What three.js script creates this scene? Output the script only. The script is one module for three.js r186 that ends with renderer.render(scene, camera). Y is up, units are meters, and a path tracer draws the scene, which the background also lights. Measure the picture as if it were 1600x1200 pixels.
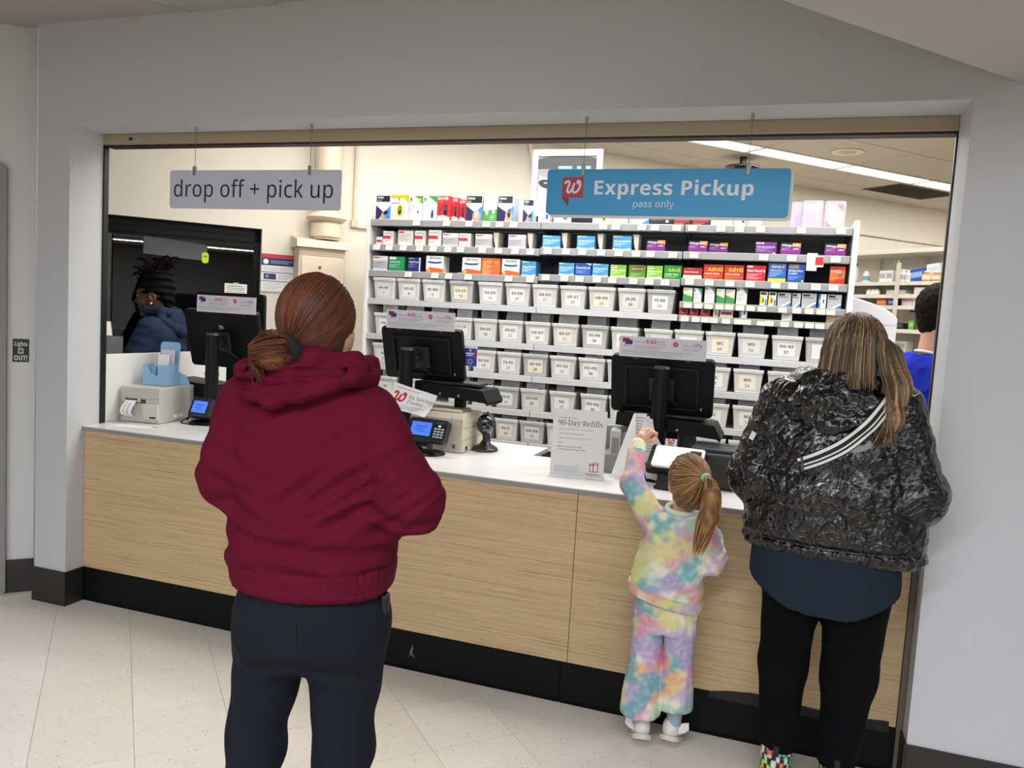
import * as THREE from 'three';
import { RectAreaLightUniformsLib } from 'three/addons/lights/RectAreaLightUniformsLib.js';
import { RoundedBoxGeometry } from 'three/addons/geometries/RoundedBoxGeometry.js';
import { mergeGeometries } from 'three/addons/utils/BufferGeometryUtils.js';
import { ImprovedNoise } from 'three/addons/math/ImprovedNoise.js';

// ------------------------------------------------------------ camera, light rows, exposure
RectAreaLightUniformsLib.init();
const scene = new THREE.Scene();
scene.background = new THREE.Color(0x000000);            // night outside the drive-through window
const camera = new THREE.PerspectiveCamera(2 * Math.atan(600 / 1237.3) * 180 / Math.PI, 4 / 3, 0.05, 60);
camera.position.set(3.3077, 1.5832, 3.0984);
camera.rotation.set(-0.0837, 0.3213, 0.0585, 'YXZ');
camera.updateMatrixWorld(true);
scene.add(camera);
const renderer = new THREE.WebGLRenderer({ antialias: true });
renderer.toneMapping = THREE.LinearToneMapping;
renderer.toneMappingExposure = 1.0;
renderer.shadowMap.enabled = true;
const SHOP_LIGHT = 46, PHARMACY_LIGHT = 19, PHARMACY_AISLE = 34;               // radiance of the two kinds of ceiling strips
const SHOP_TINT = 0xf6f8ff, PHARMACY_TINT = 0xfffaf3;

// ------------------------------------------------------------ helpers
const S = Math.SQRT1_2, PI = Math.PI;
let seed = 7;
const rnd = () => { seed = (seed * 1664525 + 1013904223) >>> 0; return seed / 4294967296; };
const rr = (a, b) => a + (b - a) * rnd();
const V = (x, y, z) => new THREE.Vector3(x, y, z);
const noise = new ImprovedNoise();
// store axes: the shop grid runs at 45 degrees to the service counter (a along, n across)
const st = (a, n, y = 0) => V((a + n) * S, y, (n - a) * S);
// where the photograph's pixel meets a vertical plane z = const, a level y = const, or the plane n = const
const ray = (px, py) => V((px - 800) / 1237.3, -(py - 600) / 1237.3, -1).applyQuaternion(camera.quaternion);
const onZ = (px, py, z) => { const d = ray(px, py); return camera.position.clone().addScaledVector(d, (z - camera.position.z) / d.z); };
const onY = (px, py, y) => { const d = ray(px, py); return camera.position.clone().addScaledVector(d, (y - camera.position.y) / d.y); };
const onN = (px, py, n) => { const d = ray(px, py), c = camera.position; return c.clone().addScaledVector(d, (n - (c.x + c.z) * S) / ((d.x + d.z) * S)); };
const onA = (px, py, a) => { const d = ray(px, py), c = camera.position; return c.clone().addScaledVector(d, (a - (c.x - c.z) * S) / ((d.x - d.z) * S)); };

const counts = {};
const numbered = n => { const k = counts[n] = (counts[n] ?? -1) + 1; return k ? n + '_' + String(k).padStart(3, '0') : n; };
const tag = (o, label, category, group, kind) => { if (label) o.userData.label = label; if (category) o.userData.category = category; if (group) o.userData.group = group; if (kind) o.userData.kind = kind; return o; };
function part(name, geo, mat, parent = scene) {
  const m = new THREE.Mesh(geo, mat); m.name = parent === scene ? numbered(name) : name;
  m.castShadow = m.receiveShadow = true; parent.add(m); return m;
}
function thing(name, label, category, pos = [0, 0, 0], ry = 0, group) {
  const o = new THREE.Group(); o.name = numbered(name); o.position.set(...(pos.isVector3 ? pos.toArray() : pos)); o.rotation.y = ry; scene.add(o);
  return tag(o, label, category, group);
}
const structure = (name, geo, mat, parent = scene) => { const m = part(name, geo, mat, parent); if (parent === scene) { m.name = name; m.userData.kind = 'structure'; } return m; };
function at(g, x = 0, y = 0, z = 0, rx = 0, ry = 0, rz = 0) { g.applyMatrix4(new THREE.Matrix4().compose(V(x, y, z), new THREE.Quaternion().setFromEuler(new THREE.Euler(rx, ry, rz, 'YXZ')), V(1, 1, 1))); return g; }
const box = (w, h, d, x = 0, y = 0, z = 0) => at(new THREE.BoxGeometry(w, h, d), x, y, z);
const rbox = (w, h, d, r = 0.006, x = 0, y = 0, z = 0, s = 2) => at(new RoundedBoxGeometry(w, h, d, s, Math.min(r, w * .49, h * .49, d * .49)), x, y, z);
const cyl = (r0, r1, h, x = 0, y = 0, z = 0, n = 24) => at(new THREE.CylinderGeometry(r1, r0, h, n), x, y, z);
const lathe = (pts, n = 28) => new THREE.LatheGeometry(pts.map(p => new THREE.Vector2(p[0], p[1])), n);
const tube = (pts, r, n = 24, k = 6, closed = false) => new THREE.TubeGeometry(new THREE.CatmullRomCurve3(pts.map(p => p.isVector3 ? p : V(...p)), closed), n, r, k, closed);
function merge(gs) { return mergeGeometries(gs.map(g => { g = g.index ? g.toNonIndexed() : g; for (const k of Object.keys(g.attributes)) if (!['position', 'normal', 'uv'].includes(k)) g.deleteAttribute(k); return g; })); }
function poly(pts) { const s = new THREE.Shape(); pts.forEach((p, i) => i ? s.lineTo(p[0], p[1]) : s.moveTo(p[0], p[1])); s.closePath(); return s; }
const ext = (shape, depth, bevel = 0, seg = 2) => new THREE.ExtrudeGeometry(shape, { depth, bevelEnabled: bevel > 0, bevelSize: bevel, bevelThickness: bevel, bevelSegments: seg, curveSegments: 10 });
function rrect(w, h, r) { const s = new THREE.Shape(), x = -w / 2, y = -h / 2; s.moveTo(x + r, y); s.lineTo(x + w - r, y); s.absarc(x + w - r, y + r, r, -PI / 2, 0); s.lineTo(x + w, y + h - r); s.absarc(x + w - r, y + h - r, r, 0, PI / 2); s.lineTo(x + r, y + h); s.absarc(x + r, y + h - r, r, PI / 2, PI); s.lineTo(x, y + r); s.absarc(x + r, y + r, r, PI, PI * 1.5); return s; }
// uv in metres from the dominant normal
function metreUV(g, k = 1) {
  const p = g.attributes.position, n = g.attributes.normal, uv = new Float32Array(p.count * 2);
  for (let i = 0; i < p.count; i++) {
    const ax = Math.abs(n.getX(i)), ay = Math.abs(n.getY(i)), az = Math.abs(n.getZ(i));
    const [u, v] = ay >= ax && ay >= az ? [p.getX(i), p.getZ(i)] : ax >= az ? [p.getZ(i), p.getY(i)] : [p.getX(i), p.getY(i)];
    uv[i * 2] = u * k; uv[i * 2 + 1] = v * k;
  }
  g.setAttribute('uv', new THREE.BufferAttribute(uv, 2)); return g;
}
function canvas(w, h, draw) { const c = document.createElement('canvas'); c.width = w; c.height = h; const x = c.getContext('2d'); draw(x, w, h); return c; }
function tex(c, srgb = true, wrap = false) { const t = new THREE.CanvasTexture(c); if (srgb) t.colorSpace = THREE.SRGBColorSpace; t.magFilter = THREE.LinearFilter; if (wrap) t.wrapS = t.wrapT = THREE.RepeatWrapping; t.anisotropy = 8; return t; }
function noiseTex(w, h, f) { const d = new Uint8Array(w * h * 4); for (let j = 0; j < h; j++) for (let i = 0; i < w; i++) { const v = f(i / w, j / h); const o = (j * w + i) * 4; d[o] = d[o + 1] = d[o + 2] = Math.max(0, Math.min(255, v * 255)); d[o + 3] = 255; } const t = new THREE.DataTexture(d, w, h); t.magFilter = THREE.LinearFilter; t.minFilter = THREE.LinearFilter; t.wrapS = t.wrapT = THREE.RepeatWrapping; t.needsUpdate = true; return t; }
const M = (c, roughness = 0.6, o = {}) => new THREE.MeshStandardMaterial({ color: c, roughness, ...o });
const MP = (c, roughness = 0.6, o = {}) => new THREE.MeshPhysicalMaterial({ color: c, roughness, ...o });
// a flat print (quad, uv 0..1) of size w x h facing +z
const print = (w, h, x = 0, y = 0, z = 0) => at(new THREE.PlaneGeometry(w, h), x, y, z);
// ------------------------------------------------------------ the room
const grain = noiseTex(256, 256, (u, v) => 0.5 + 0.35 * noise.noise(u * 40, v * 40, 1) + 0.3 * noise.noise(u * 110, v * 110, 4));
grain.repeat.set(2, 2);
const wallMat = M(0xc6c9cd, 0.55, { bumpMap: grain, bumpScale: 0.0006 });
const revealMat = M(0xd9d8d4, 0.55, { bumpMap: grain, bumpScale: 0.0006 });
const creamMat = M(0xe8e2d6, 0.7, { bumpMap: grain, bumpScale: 0.0006 });
const vinylMat = M(0x262523, 0.42);
const blackMat = M(0x111214, 0.4);
const ceilTexture = tex(canvas(512, 512, (x, w, h) => { x.fillStyle = '#d6d4cf'; x.fillRect(0, 0, w, h); for (let i = 0; i < 5200; i++) { const g = 150 + rnd() * 80; x.fillStyle = `rgba(${g},${g},${g - 4},.28)`; x.fillRect(rnd() * w, rnd() * h, 1 + rnd() * 2.5, 1 + rnd() * 1.5); } }), true, true);
const ceilMat = M(0xd2d2d2, 0.9, { map: ceilTexture });
const CW = 3.846, ZF = 0.1035, SOF = 2.383, SHOP_H = 2.87, PH_H = 3.15, BACK = -1.87;
const wallBox = (x0, x1, y0, y1, z0, z1) => metreUV(box(x1 - x0, y1 - y0, z1 - z0, (x0 + x1) / 2, (y0 + y1) / 2, (z0 + z1) / 2));

// service wall with its wide opening
structure('wall_counter_left', wallBox(-0.205, 0, 0, SOF, -0.118, ZF), wallMat);
structure('wall_counter_right', wallBox(CW, 13.4, 0, SOF, -0.118, ZF), wallMat);
structure('wall_counter_header', wallBox(-0.205, 13.4, SOF, 3.3, -0.2, ZF), wallMat);
// walls of the shop and of the pharmacy (store axes)
function storeWall(name, a0, a1, n0, n1, y0, y1, mat) {
  const g = metreUV(box(a1 - a0, y1 - y0, n1 - n0)); const c = st((a0 + a1) / 2, (n0 + n1) / 2, (y0 + y1) / 2);
  const m = structure(name, g, mat); m.position.copy(c); m.rotation.y = PI / 4; return m;
}
const LW = -0.2136;
storeWall('wall_left', -8, -0.233, LW - 0.12, LW, 0, 3.3, M(0xd6d8d8, 0.55, { bumpMap: grain, bumpScale: 0.0006 }));
storeWall('wall_shop_far', -8.1, -8, -0.4, 14.2, 0, 3.3, wallMat);
storeWall('wall_shop_back', -8, 5.3, 14, 14.1, 0, 3.3, M(0x6d6d6c, 0.7));
storeWall('wall_shop_right', 5.2, 5.3, 5.4, 14.1, 0, 3.3, M(0x8a8988, 0.7));
storeWall('wall_pharmacy_right', 9.6, 9.7, -2, 9.4, 0, 3.3, creamMat);
storeWall('wall_pharmacy_left', -2.1, -2, -2, LW - 0.12, 0, 3.3, creamMat);
// back wall with the drive-through window opening: a from -1.0 to 1.125, y from 1.0 to 2.145
const WA0 = -0.95, WA1 = 1.128, WY0 = 0.98, WY1 = 2.148, WT = 0.14;
storeWall('wall_back', -2, WA0, BACK - WT, BACK, 0, 3.3, creamMat);
storeWall('wall_back_right', WA1, 9.7, BACK - WT, BACK, 0, 3.3, creamMat);
storeWall('wall_back_sill', WA0, WA1, BACK - WT, BACK, 0, WY0, creamMat);
storeWall('wall_back_lintel', WA0, WA1, BACK - WT, BACK, WY1, 3.3, creamMat);

// floor: a screed and speckled vinyl tiles in the store's grid
const speck = (tint, n) => tex(canvas(256, 256, (x, w, h) => {
  x.fillStyle = tint; x.fillRect(0, 0, w, h);
  for (let i = 0; i < n * 3; i++) { x.strokeStyle = `rgba(${rr(165, 200)},${rr(160, 190)},${rr(150, 180)},.35)`; x.lineWidth = rr(.5, 1.6); const px = rnd() * w, py = rnd() * h; x.beginPath(); x.moveTo(px, py); x.lineTo(px + rr(2, 9), py + rr(-2, 2)); x.stroke(); }
  for (let i = 0; i < n * .34; i++) { x.fillStyle = `rgba(${rr(70, 120)},${rr(65, 110)},${rr(58, 100)},.95)`; x.beginPath(); x.ellipse(rnd() * w, rnd() * h, rr(.7, 2.6), rr(.6, 1.3), rnd() * .7 - .3, 0, 7); x.fill(); }
}), true, true);
const tileMats = ['#efe9e1', '#ece7e0', '#f0eae3', '#ebe5db'].map((c, i) => M(0xffffff, 0.34 + i * .02, { map: speck(c, 120 + i * 12) }));
const floorTex = speck('#d8d2c8', 120);
{
  const g = metreUV(box(20, 0.12, 20, 0, -0.063, 0), 3.1);
  const f = structure('floor', g, M(0xcfc8bd, 0.4, { map: floorTex })); f.position.set(4, 0, 3); f.rotation.y = PI / 4;
  const TA = 0.325, TN = 0.32, tg = new THREE.BoxGeometry(TA - 0.0016, 0.008, TN - 0.0016); tg.translate(0, -0.004, 0);
  const inv = new THREE.Matrix4().copy(new THREE.Matrix4().compose(f.position, f.quaternion, V(1, 1, 1))).invert();
  for (let i = -9; i < 14; i++) for (let j = -2; j < 16; j++) {
    const c = st(0.22 + (i + .5) * TA, 0.37 + (j + .5) * TN);
    if (c.z < -0.3 || c.z > 2.6 || c.x < -1.4 || c.x > 5) continue;
    const v = c.clone().project(camera); const q = c.clone().sub(camera.position); if (q.dot(camera.getWorldDirection(V(0, 0, 0))) < 0.3) continue;
    if (Math.abs(v.x) > 1.45 || v.y < -1.75) continue;
    const t = part('tile', tg, tileMats[Math.floor(rnd() * 4)], f); t.position.copy(c.applyMatrix4(inv)); t.rotation.y = Math.floor(rnd() * 2) * PI; t.castShadow = false;
  }
}
// ceilings: soffit slab of the shop, tile grid of the pharmacy
{
  const sh = poly([[-0.4, -8], [14.2, -8], [14.2, 5.4], [5.47, 5.4], [-0.4, -0.47]].map(([n, a]) => { const p = st(a, n); return [p.x, -p.z]; }));
  const g = at(ext(sh, 0.1), 0, SHOP_H, 0, -PI / 2); // plan drawn in x, -z
  const c = structure('ceiling', metreUV(g, 1.2), ceilMat);
  // lay-in tiles in the part of the shop ceiling that the photo shows
  const tg = metreUV(box(1.268, 0.012, 0.632), 1.5);
  for (let i = -3; i < 3; i++) for (let j = 0; j < 7; j++) { const p = st(-0.55 + (i + .5) * 1.28, LW + 0.02 + (j + .5) * .64 - .5, SHOP_H - 0.004); if (p.z < ZF - .3) continue; const t = part('ceiling_tile', tg, ceilMat, c); t.position.copy(p); t.rotation.y = PI / 4; }
  const p2 = poly([[-2.1, -2], [9.7, -2], [9.7, 9.6], [0.15, -.05], [-2.1, -0.25]].map(([a, n]) => { const p = st(a, n); return [p.x, -p.z]; }));
  const c2 = structure('ceiling_pharmacy', metreUV(at(ext(p2, 0.12), 0, PH_H + 0.02, 0, -PI / 2), 1.2), M(0xb9b3a8, .9));
  const lay = metreUV(box(1.074, 0.016, 0.664), 1.3), layMat = M(0xf2ece2, 0.9, { map: ceilTexture });
  for (let i = 0; i < 9; i++) for (let j = 0; j < 7; j++) {
    const a = 0.73 + (i + .5) * 1.08, n = -2.107 + (j + .5) * 0.6695;
    if (j === 1 || j === 2 || (n - a) * S > -.6) continue;   // strip lights and return grille take these bays
    const q = st(a, n, PH_H + 0.009); const t = part('ceiling_tile', lay, layMat, c2); t.position.copy(q); t.rotation.y = PI / 4;
  }
  // solid runs either side of the strip lights
  for (let i = 0; i < 9; i++) for (const [n, w] of [[-0.408, 0.6], [-1.2, 0.46]]) { const q = st(0.73 + (i + .5) * 1.08, n - .0, PH_H + 0.009); if ((n - (0.73 + i * 1.08)) * S > -.2) continue; const t = part('ceiling_tile', metreUV(box(1.074, 0.016, w), 1.3), layMat, c2); t.position.copy(q); t.rotation.y = PI / 4; }
  // dropped soffit over the right of the shop
  const A = V(3.243, 0, 0.906), B = V(4.02, 0, 0.06), d = A.clone().sub(B).normalize();
  const far = A.clone().addScaledVector(d, .6);
  const sp = poly([[B.x, -B.z], [far.x, -far.z], [far.x + 3, -far.z], [8.5, -ZF], [B.x - .03, -ZF]]);
  structure('wall_soffit', metreUV(at(ext(sp, SHOP_H - 2.43), 0, 2.43, 0, -PI / 2)), M(0xbdbbb5, 0.7));
}
// baseboards
{
  const g = (w, x, y, z, d = 0.008) => box(w, 0.175, d, x, 0.0875, z);
  const b = structure('baseboard_counter_left', merge([g(0.205 + 0.014, -0.1025, 0, ZF + 0.004), box(0.008, 0.175, ZF, 0.004, 0.0875, ZF / 2 + .004), box(0.012, 0.175, 0.12, -0.209, .0875, 0.05), ]), vinylMat);
  structure('baseboard_counter_right', merge([g(3, CW + 1.5, 0, ZF + 0.004), box(0.008, 0.175, ZF, CW - 0.004, 0.0875, ZF / 2 + .004)]), vinylMat);
  const l = structure('baseboard_left', box(0.125, 0.175, 0.008), vinylMat); l.position.copy(st(-0.296, LW + 0.004, 0.0875)); l.rotation.y = PI / 4;
}
// grey door leaf and frame at the photo's left border
{
  const d = structure('door_1', at(ext(rrect(0.96, 2.2, 0.03), 0.03, 0.003), 0, 1.095, 0), M(0x8d8c88, 0.5)); d.position.copy(st(-0.356 - 0.483, LW - 0.004)); d.rotation.y = PI / 4;
  part('door_handle', merge([cyl(0.028, 0.028, 0.012).rotateX(PI / 2), tube([[0, 0, 0.005], [0, 0, 0.05], [0.1, 0, 0.055]], 0.009)]), M(0xa8a8a6, .3, { metalness: 1 }), d).position.set(-0.36, 1.0, 0.036);
}
// grille housing and guide channels in the opening
{
  const h = structure('trim_1', rbox(CW, 0.052, 0.1, 0.004, CW / 2, SOF - 0.026, -0.147), M(0xa89a80, 0.55));
  part('bottom_bar', box(CW, 0.009, 0.06, CW / 2, SOF - 0.056, -0.14), M(0x2c1a1a, 0.5), h);
  const st_ = part('maker_sticker', print(0.07, 0.028, 0.19, SOF - 0.026, -0.0965), M(0xffffff, .5, { map: tex(canvas(128, 48, (x, w, hh) => { x.fillStyle = '#a9a79f'; x.fillRect(0, 0, w, hh); x.fillStyle = '#202428'; x.fillRect(8, 10, 44, 28); x.fillStyle = '#6d6d6a'; x.fillRect(64, 14, 40, 5); x.fillRect(64, 25, 28, 5); })) }), h);
  for (const [i, x, w] of [[2, 0.005, .01], [3, CW - 0.003, .006]]) structure('trim_' + i, merge([box(w, SOF - 0.055 - 0.912, 0.01, x, (SOF - 0.055 + 0.912) / 2, -0.1), box(w * .6, SOF - 0.055 - 0.912, 0.02, x, (SOF - 0.055 + 0.912) / 2, -0.115)]), blackMat);
}
// ------------------------------------------------------------ strip lights
const stripFrame = M(0xe9e7e2, 0.5);
function stripLight(a, n, y, len, w, tint, power, label, glow, group) {
  const t = thing('strip_light', label, 'ceiling light', st(a, n, y), PI / 4, group);
  part('housing', merge([box(len, 0.03, 0.012, 0, 0.012, w / 2), box(len, 0.03, 0.012, 0, 0.012, -w / 2), box(0.012, 0.03, w, len / 2 - 0.006, 0.012, 0), box(0.012, 0.03, w, -len / 2 + 0.006, 0.012, 0), box(len, 0.006, w, 0, 0.024, 0)]), stripFrame, t);
  part('diffuser', box(len - 0.03, 0.006, w - 0.02, 0, 0.006, 0), M(0xffffff, 0.5, { emissive: tint, emissiveIntensity: glow }), t);
  const l = new THREE.RectAreaLight(tint, power, len - 0.03, w - 0.02); l.position.set(0, -0.004, 0); l.rotation.x = -PI / 2; t.add(l); l.castShadow = true;
}
const ordinals = ['nearest', 'second', 'third', 'fourth', 'fifth', 'sixth', 'seventh', 'eighth', 'farthest'];
for (let i = 0; i < 8; i++) stripLight(0.73 + (i + .5) * 1.08, -0.838, PH_H - 0.006, 1.07, 0.235, PHARMACY_TINT, PHARMACY_LIGHT, i < 3 ? 'ceiling strip light hidden behind the header of the pharmacy opening, ' + ordinals[i] + ' of the row' : `lit ceiling strip light beyond the blue hanging sign, ${['nearest the sign', 'second along the row', 'third along the row', 'fourth along the row', 'at the right jamb'][i - 3]}`, 2.2);
[[1.35, .5], [2.5, .5], [2.6, 1.85], [3.75, 1.85], [4.9, 1.85], [4.1, 3.2], [5.2, 3.2]].forEach(([a, n], i) => stripLight(a, n, PH_H - 0.006, 1.07, 0.235, PHARMACY_TINT, PHARMACY_AISLE, `ceiling strip light over the pharmacy aisle between counter and shelving, ${ordinals[i]} from the left`, 2.2));
for (const [j, n] of [[0, 4.6], [1, 8.05], [2, 11.6]]) for (let i = 0; i < 5; i++) { if (n === 4.6 && i > 2 || i > 3) continue;
  stripLight(-5.2 + i * 2.4, n, SHOP_H - 0.06, 2.2, 0.24, SHOP_TINT, SHOP_LIGHT, `long shop ceiling strip light, ${['first', 'second', 'third', 'fourth', 'fifth'][i]} in the ${['near', 'middle', 'far'][j]} row`, 1.6); }
// ------------------------------------------------------------ gondola shelving behind the counter
const GZ = -1.82;                                           // plane of the shelf fronts
const gx = (px, py) => onZ(px, py, GZ).x;
const metalMat = M(0xc9cacb, 0.42, { metalness: 0.15 }), shelfMat = M(0xbfc1c4, 0.4, { metalness: 0.2 }), darkBack = M(0x74777c, 0.6), whiteMetal = M(0xe9e9e6, 0.45), lipMat = M(0xdcdde0, 0.28, { metalness: 0.35 }), railMat = M(0x9a9ca0, 0.35);
// price tags: one sheet of small prints
const prices = ['19⁹⁹', '24⁹⁹', '9⁷⁹', '34⁹⁹', '12⁴⁹', '7⁹⁹', '28⁹⁹', '16⁴⁹'];
const tagMats = prices.map((p, i) => M(0xffffff, 0.5, { map: tex(canvas(96, 72, (x, w, h) => { x.fillStyle = '#f3f2ee'; x.fillRect(0, 0, w, h); x.fillStyle = i === 7 ? '#ef8a3c' : '#e9dc7c'; x.fillRect(0, 0, w, 15); x.fillStyle = '#33343a'; x.font = 'bold 30px sans-serif'; x.textAlign = 'center'; x.fillText(p, w / 2, 48); x.fillStyle = '#8d8e93'; x.fillRect(8, 56, 52, 4); x.fillRect(8, 64, 34, 3); })) }));
const tagGeo = at(new THREE.BoxGeometry(0.05, 0.036, 0.0012), 0, 0, 0), tagGeoSmall = at(new THREE.BoxGeometry(0.046, 0.03, 0.0012), 0, 0, 0);
const SX = [0.578, 1.806, 2.71, 3.655];
const tiers = [
  [2.20, 2.03, 1.853, 1.66, 1.418, 1.21, 0.982, 0.77],
  [2.20, 2.038, 1.87, 1.66, 1.418, 1.21, 0.982, 0.77],
  [2.20, 2.04, 1.88, 1.738, 1.656, 1.424, 1.212, 0.992, 0.78]];
const unitLabels = ['wide left shelving unit of meter boxes above letter-marked bins', 'middle shelving unit of medicine boxes above bins, under the blue sign', 'right shelving unit with two narrow rails of small cartons, behind the black jacket'];
const shelfParts = [[], [], []];
const units = tiers.map((ys, u) => {
  const x0 = SX[u], x1 = SX[u + 1], w = x1 - x0, cx = (x0 + x1) / 2;
  const t = thing('shelving_unit', unitLabels[u], 'shelf', [cx, 0, GZ], 0, 'gondola shelving units facing the counter');
  part('back_panel', box(w - 0.004, 2.19, 0.02, 0, 1.095, -0.44), darkBack, t);
  part('base', box(w - 0.004, 0.16, 0.4, 0, 0.08, -0.22), metalMat, t);
  const post = x => part('upright', merge([box(0.028, 2.16, 0.04, x, 1.08, -0.415), ...Array.from({ length: 40 }, (_, i) => box(0.006, 0.02, 0.004, x, 0.3 + i * 0.045, -0.394))]), M(0x55585c, .5), t);
  post(-w / 2 + 0.016); post(w / 2 - 0.016);
  if (u === 0) part('end_panel', rbox(0.028, 2.235, 0.45, 0.006, -w / 2 - 0.014, 1.1175, -0.215), whiteMetal, t);
  if (u === 2) part('end_panel', rbox(0.03, 2.24, 0.47, 0.006, w / 2 + 0.015, 1.12, -0.205), whiteMetal, t);
  ys.forEach((y, k) => {
    const rail = u === 2 && (k === 3 || k === 4), tilt = k < 3 || rail;
    const lipH = rail ? 0.036 : k < 3 ? 0.042 : 0.036, sw = w - (u === 2 ? .008 : 0.004);
    const sh = part('shelf', box(sw, 0.014, 0.42, 0, y - 0.008, -0.215), k < 3 ? M(0xb4b6b9, .45) : shelfMat, t);
    // front lip: a tilted price channel above, a rounded nose below
    const prof = tilt ? [[0, 0.004], [0.006, 0.004], [0.02, -lipH + 0.004], [0.014, -lipH], [-0.004, -lipH + .004], [-0.004, 0]] : [[0, 0.002], [0.01, 0.002], [0.017, -0.006], [0.018, -lipH + 0.01], [0.01, -lipH], [-0.004, -lipH], [-0.004, 0]];
    part('front_lip', at(ext(poly(prof), sw - 0.002, 0.0006, 1), -(sw - 0.002) / 2, y - 0.002, 0, 0, PI / 2).applyMatrix4(new THREE.Matrix4().makeTranslation(0, 0, 0)), k < 3 ? railMat : rail ? railMat : lipMat, sh);
    for (const s of [-1, 1]) part('bracket', at(ext(poly([[0, 0], [0.36, 0], [0.36, -0.02], [0.02, -0.06], [0, -0.06]]), 0.004), s * (w / 2 - 0.012), y - 0.016, -0.4, 0, -PI / 2), M(0x6c6f74, .5), sh);
    sh.userData.y = undefined; shelfParts[u][k] = sh;
  });
  return t;
});
function priceTags(tier, y0, list, small) {
  list.forEach(([px, py], i) => {
    const p = onZ(px, py, GZ + 0.012); const u = p.x < SX[1] ? 0 : p.x < SX[2] ? 1 : 2; const sh = shelfParts[u][tier]; if (!sh) return;
    const y = tiers[u][tier];
    const m = part('price_tag', small ? tagGeoSmall : tagGeo, tagMats[px === 1190 ? 7 : i % 7], sh);
    m.position.set(Math.max(SX[u] + .03, Math.min(SX[u + 1] - .03, p.x)) - (SX[u] + SX[u + 1]) / 2, y - 0.02, 0.0145); m.rotation.x = -0.33;
  });
}
const L = (y, xs) => xs.map(x => [x, y]);
priceTags(0, 0, L(350, [651, 698, 733, 760, 781, 803, 943, 963, 1003.5, 1024, 1058, 1082.5, 1127, 1156, 1189, 1253, 1315]));
priceTags(1, 0, L(392, [588.6, 608, 630, 655.6, 677, 700, 719.6, 753.6, 779, 805, 829, 856, 884.6, 910, 939.6, 967, 994.5, 1017, 1052, 1085, 1194, 1238, 1307]));
priceTags(2, 0, L(433, [638, 679.6, 701, 731.6, 795, 828.6, 853, 882, 906, 933, 957, 990, 1015, 1040, 1078, 1109, 1141, 1173, 1213, 1240, 1276, 1304]));
priceTags(3, 0, L(472, [1075, 1091.5, 1107.6, 1125, 1140, 1157, 1173.6, 1191.6, 1223.6, 1246, 1265.6, 1284, 1299.6]), true);
priceTags(4, 0, L(495, [1070, 1087.6, 1102, 1115.6, 1135, 1154, 1167.6, 1190, 1203, 1227, 1249, 1266, 1282]), true);
// folded red-and-white talker hanging from the second shelf on the right
{
  const sh = shelfParts[2][1], p = onZ(1269, 405, GZ + .03);
  const tk = part('shelf_talker', merge([box(0.056, 0.1, 0.001), box(0.05, 0.06, 0.001, 0.045, 0.0, 0.0).applyMatrix4(new THREE.Matrix4().makeRotationY(-0.5))]), M(0xf2f0ee, .5), sh); tk.position.set(p.x - (SX[2] + SX[3]) / 2, 2.0, 0.03); tk.userData.label = 'white and red shelf talker';
  part('red_flap', at(print(0.048, 0.045, 0.045, 0.004, 0.0016), 0, 0, 0, 0, -0.5), M(0xc8283c, .5), tk);
}
// cream pusher fins between the boxes of the second shelf
for (const [px, py] of [[775.5, 373], [828.5, 376], [882, 377], [938, 378], [994, 380]]) {
  const p = onZ(px, py, GZ - .03), u = p.x < SX[1] ? 0 : 1; const f = part('divider', at(ext(poly([[0, 0], [0.012, 0], [0.016, 0.1], [-0.02, 0.1], [-0.014, 0.05]]), 0.1, 0.001, 1), 0, 0, -0.11), M(0xd8d2c0, .5), shelfParts[u][1]); f.position.set(p.x - (SX[u] + SX[u + 1]) / 2, tiers[u][1] + 0.001, -0.02);
}

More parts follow.
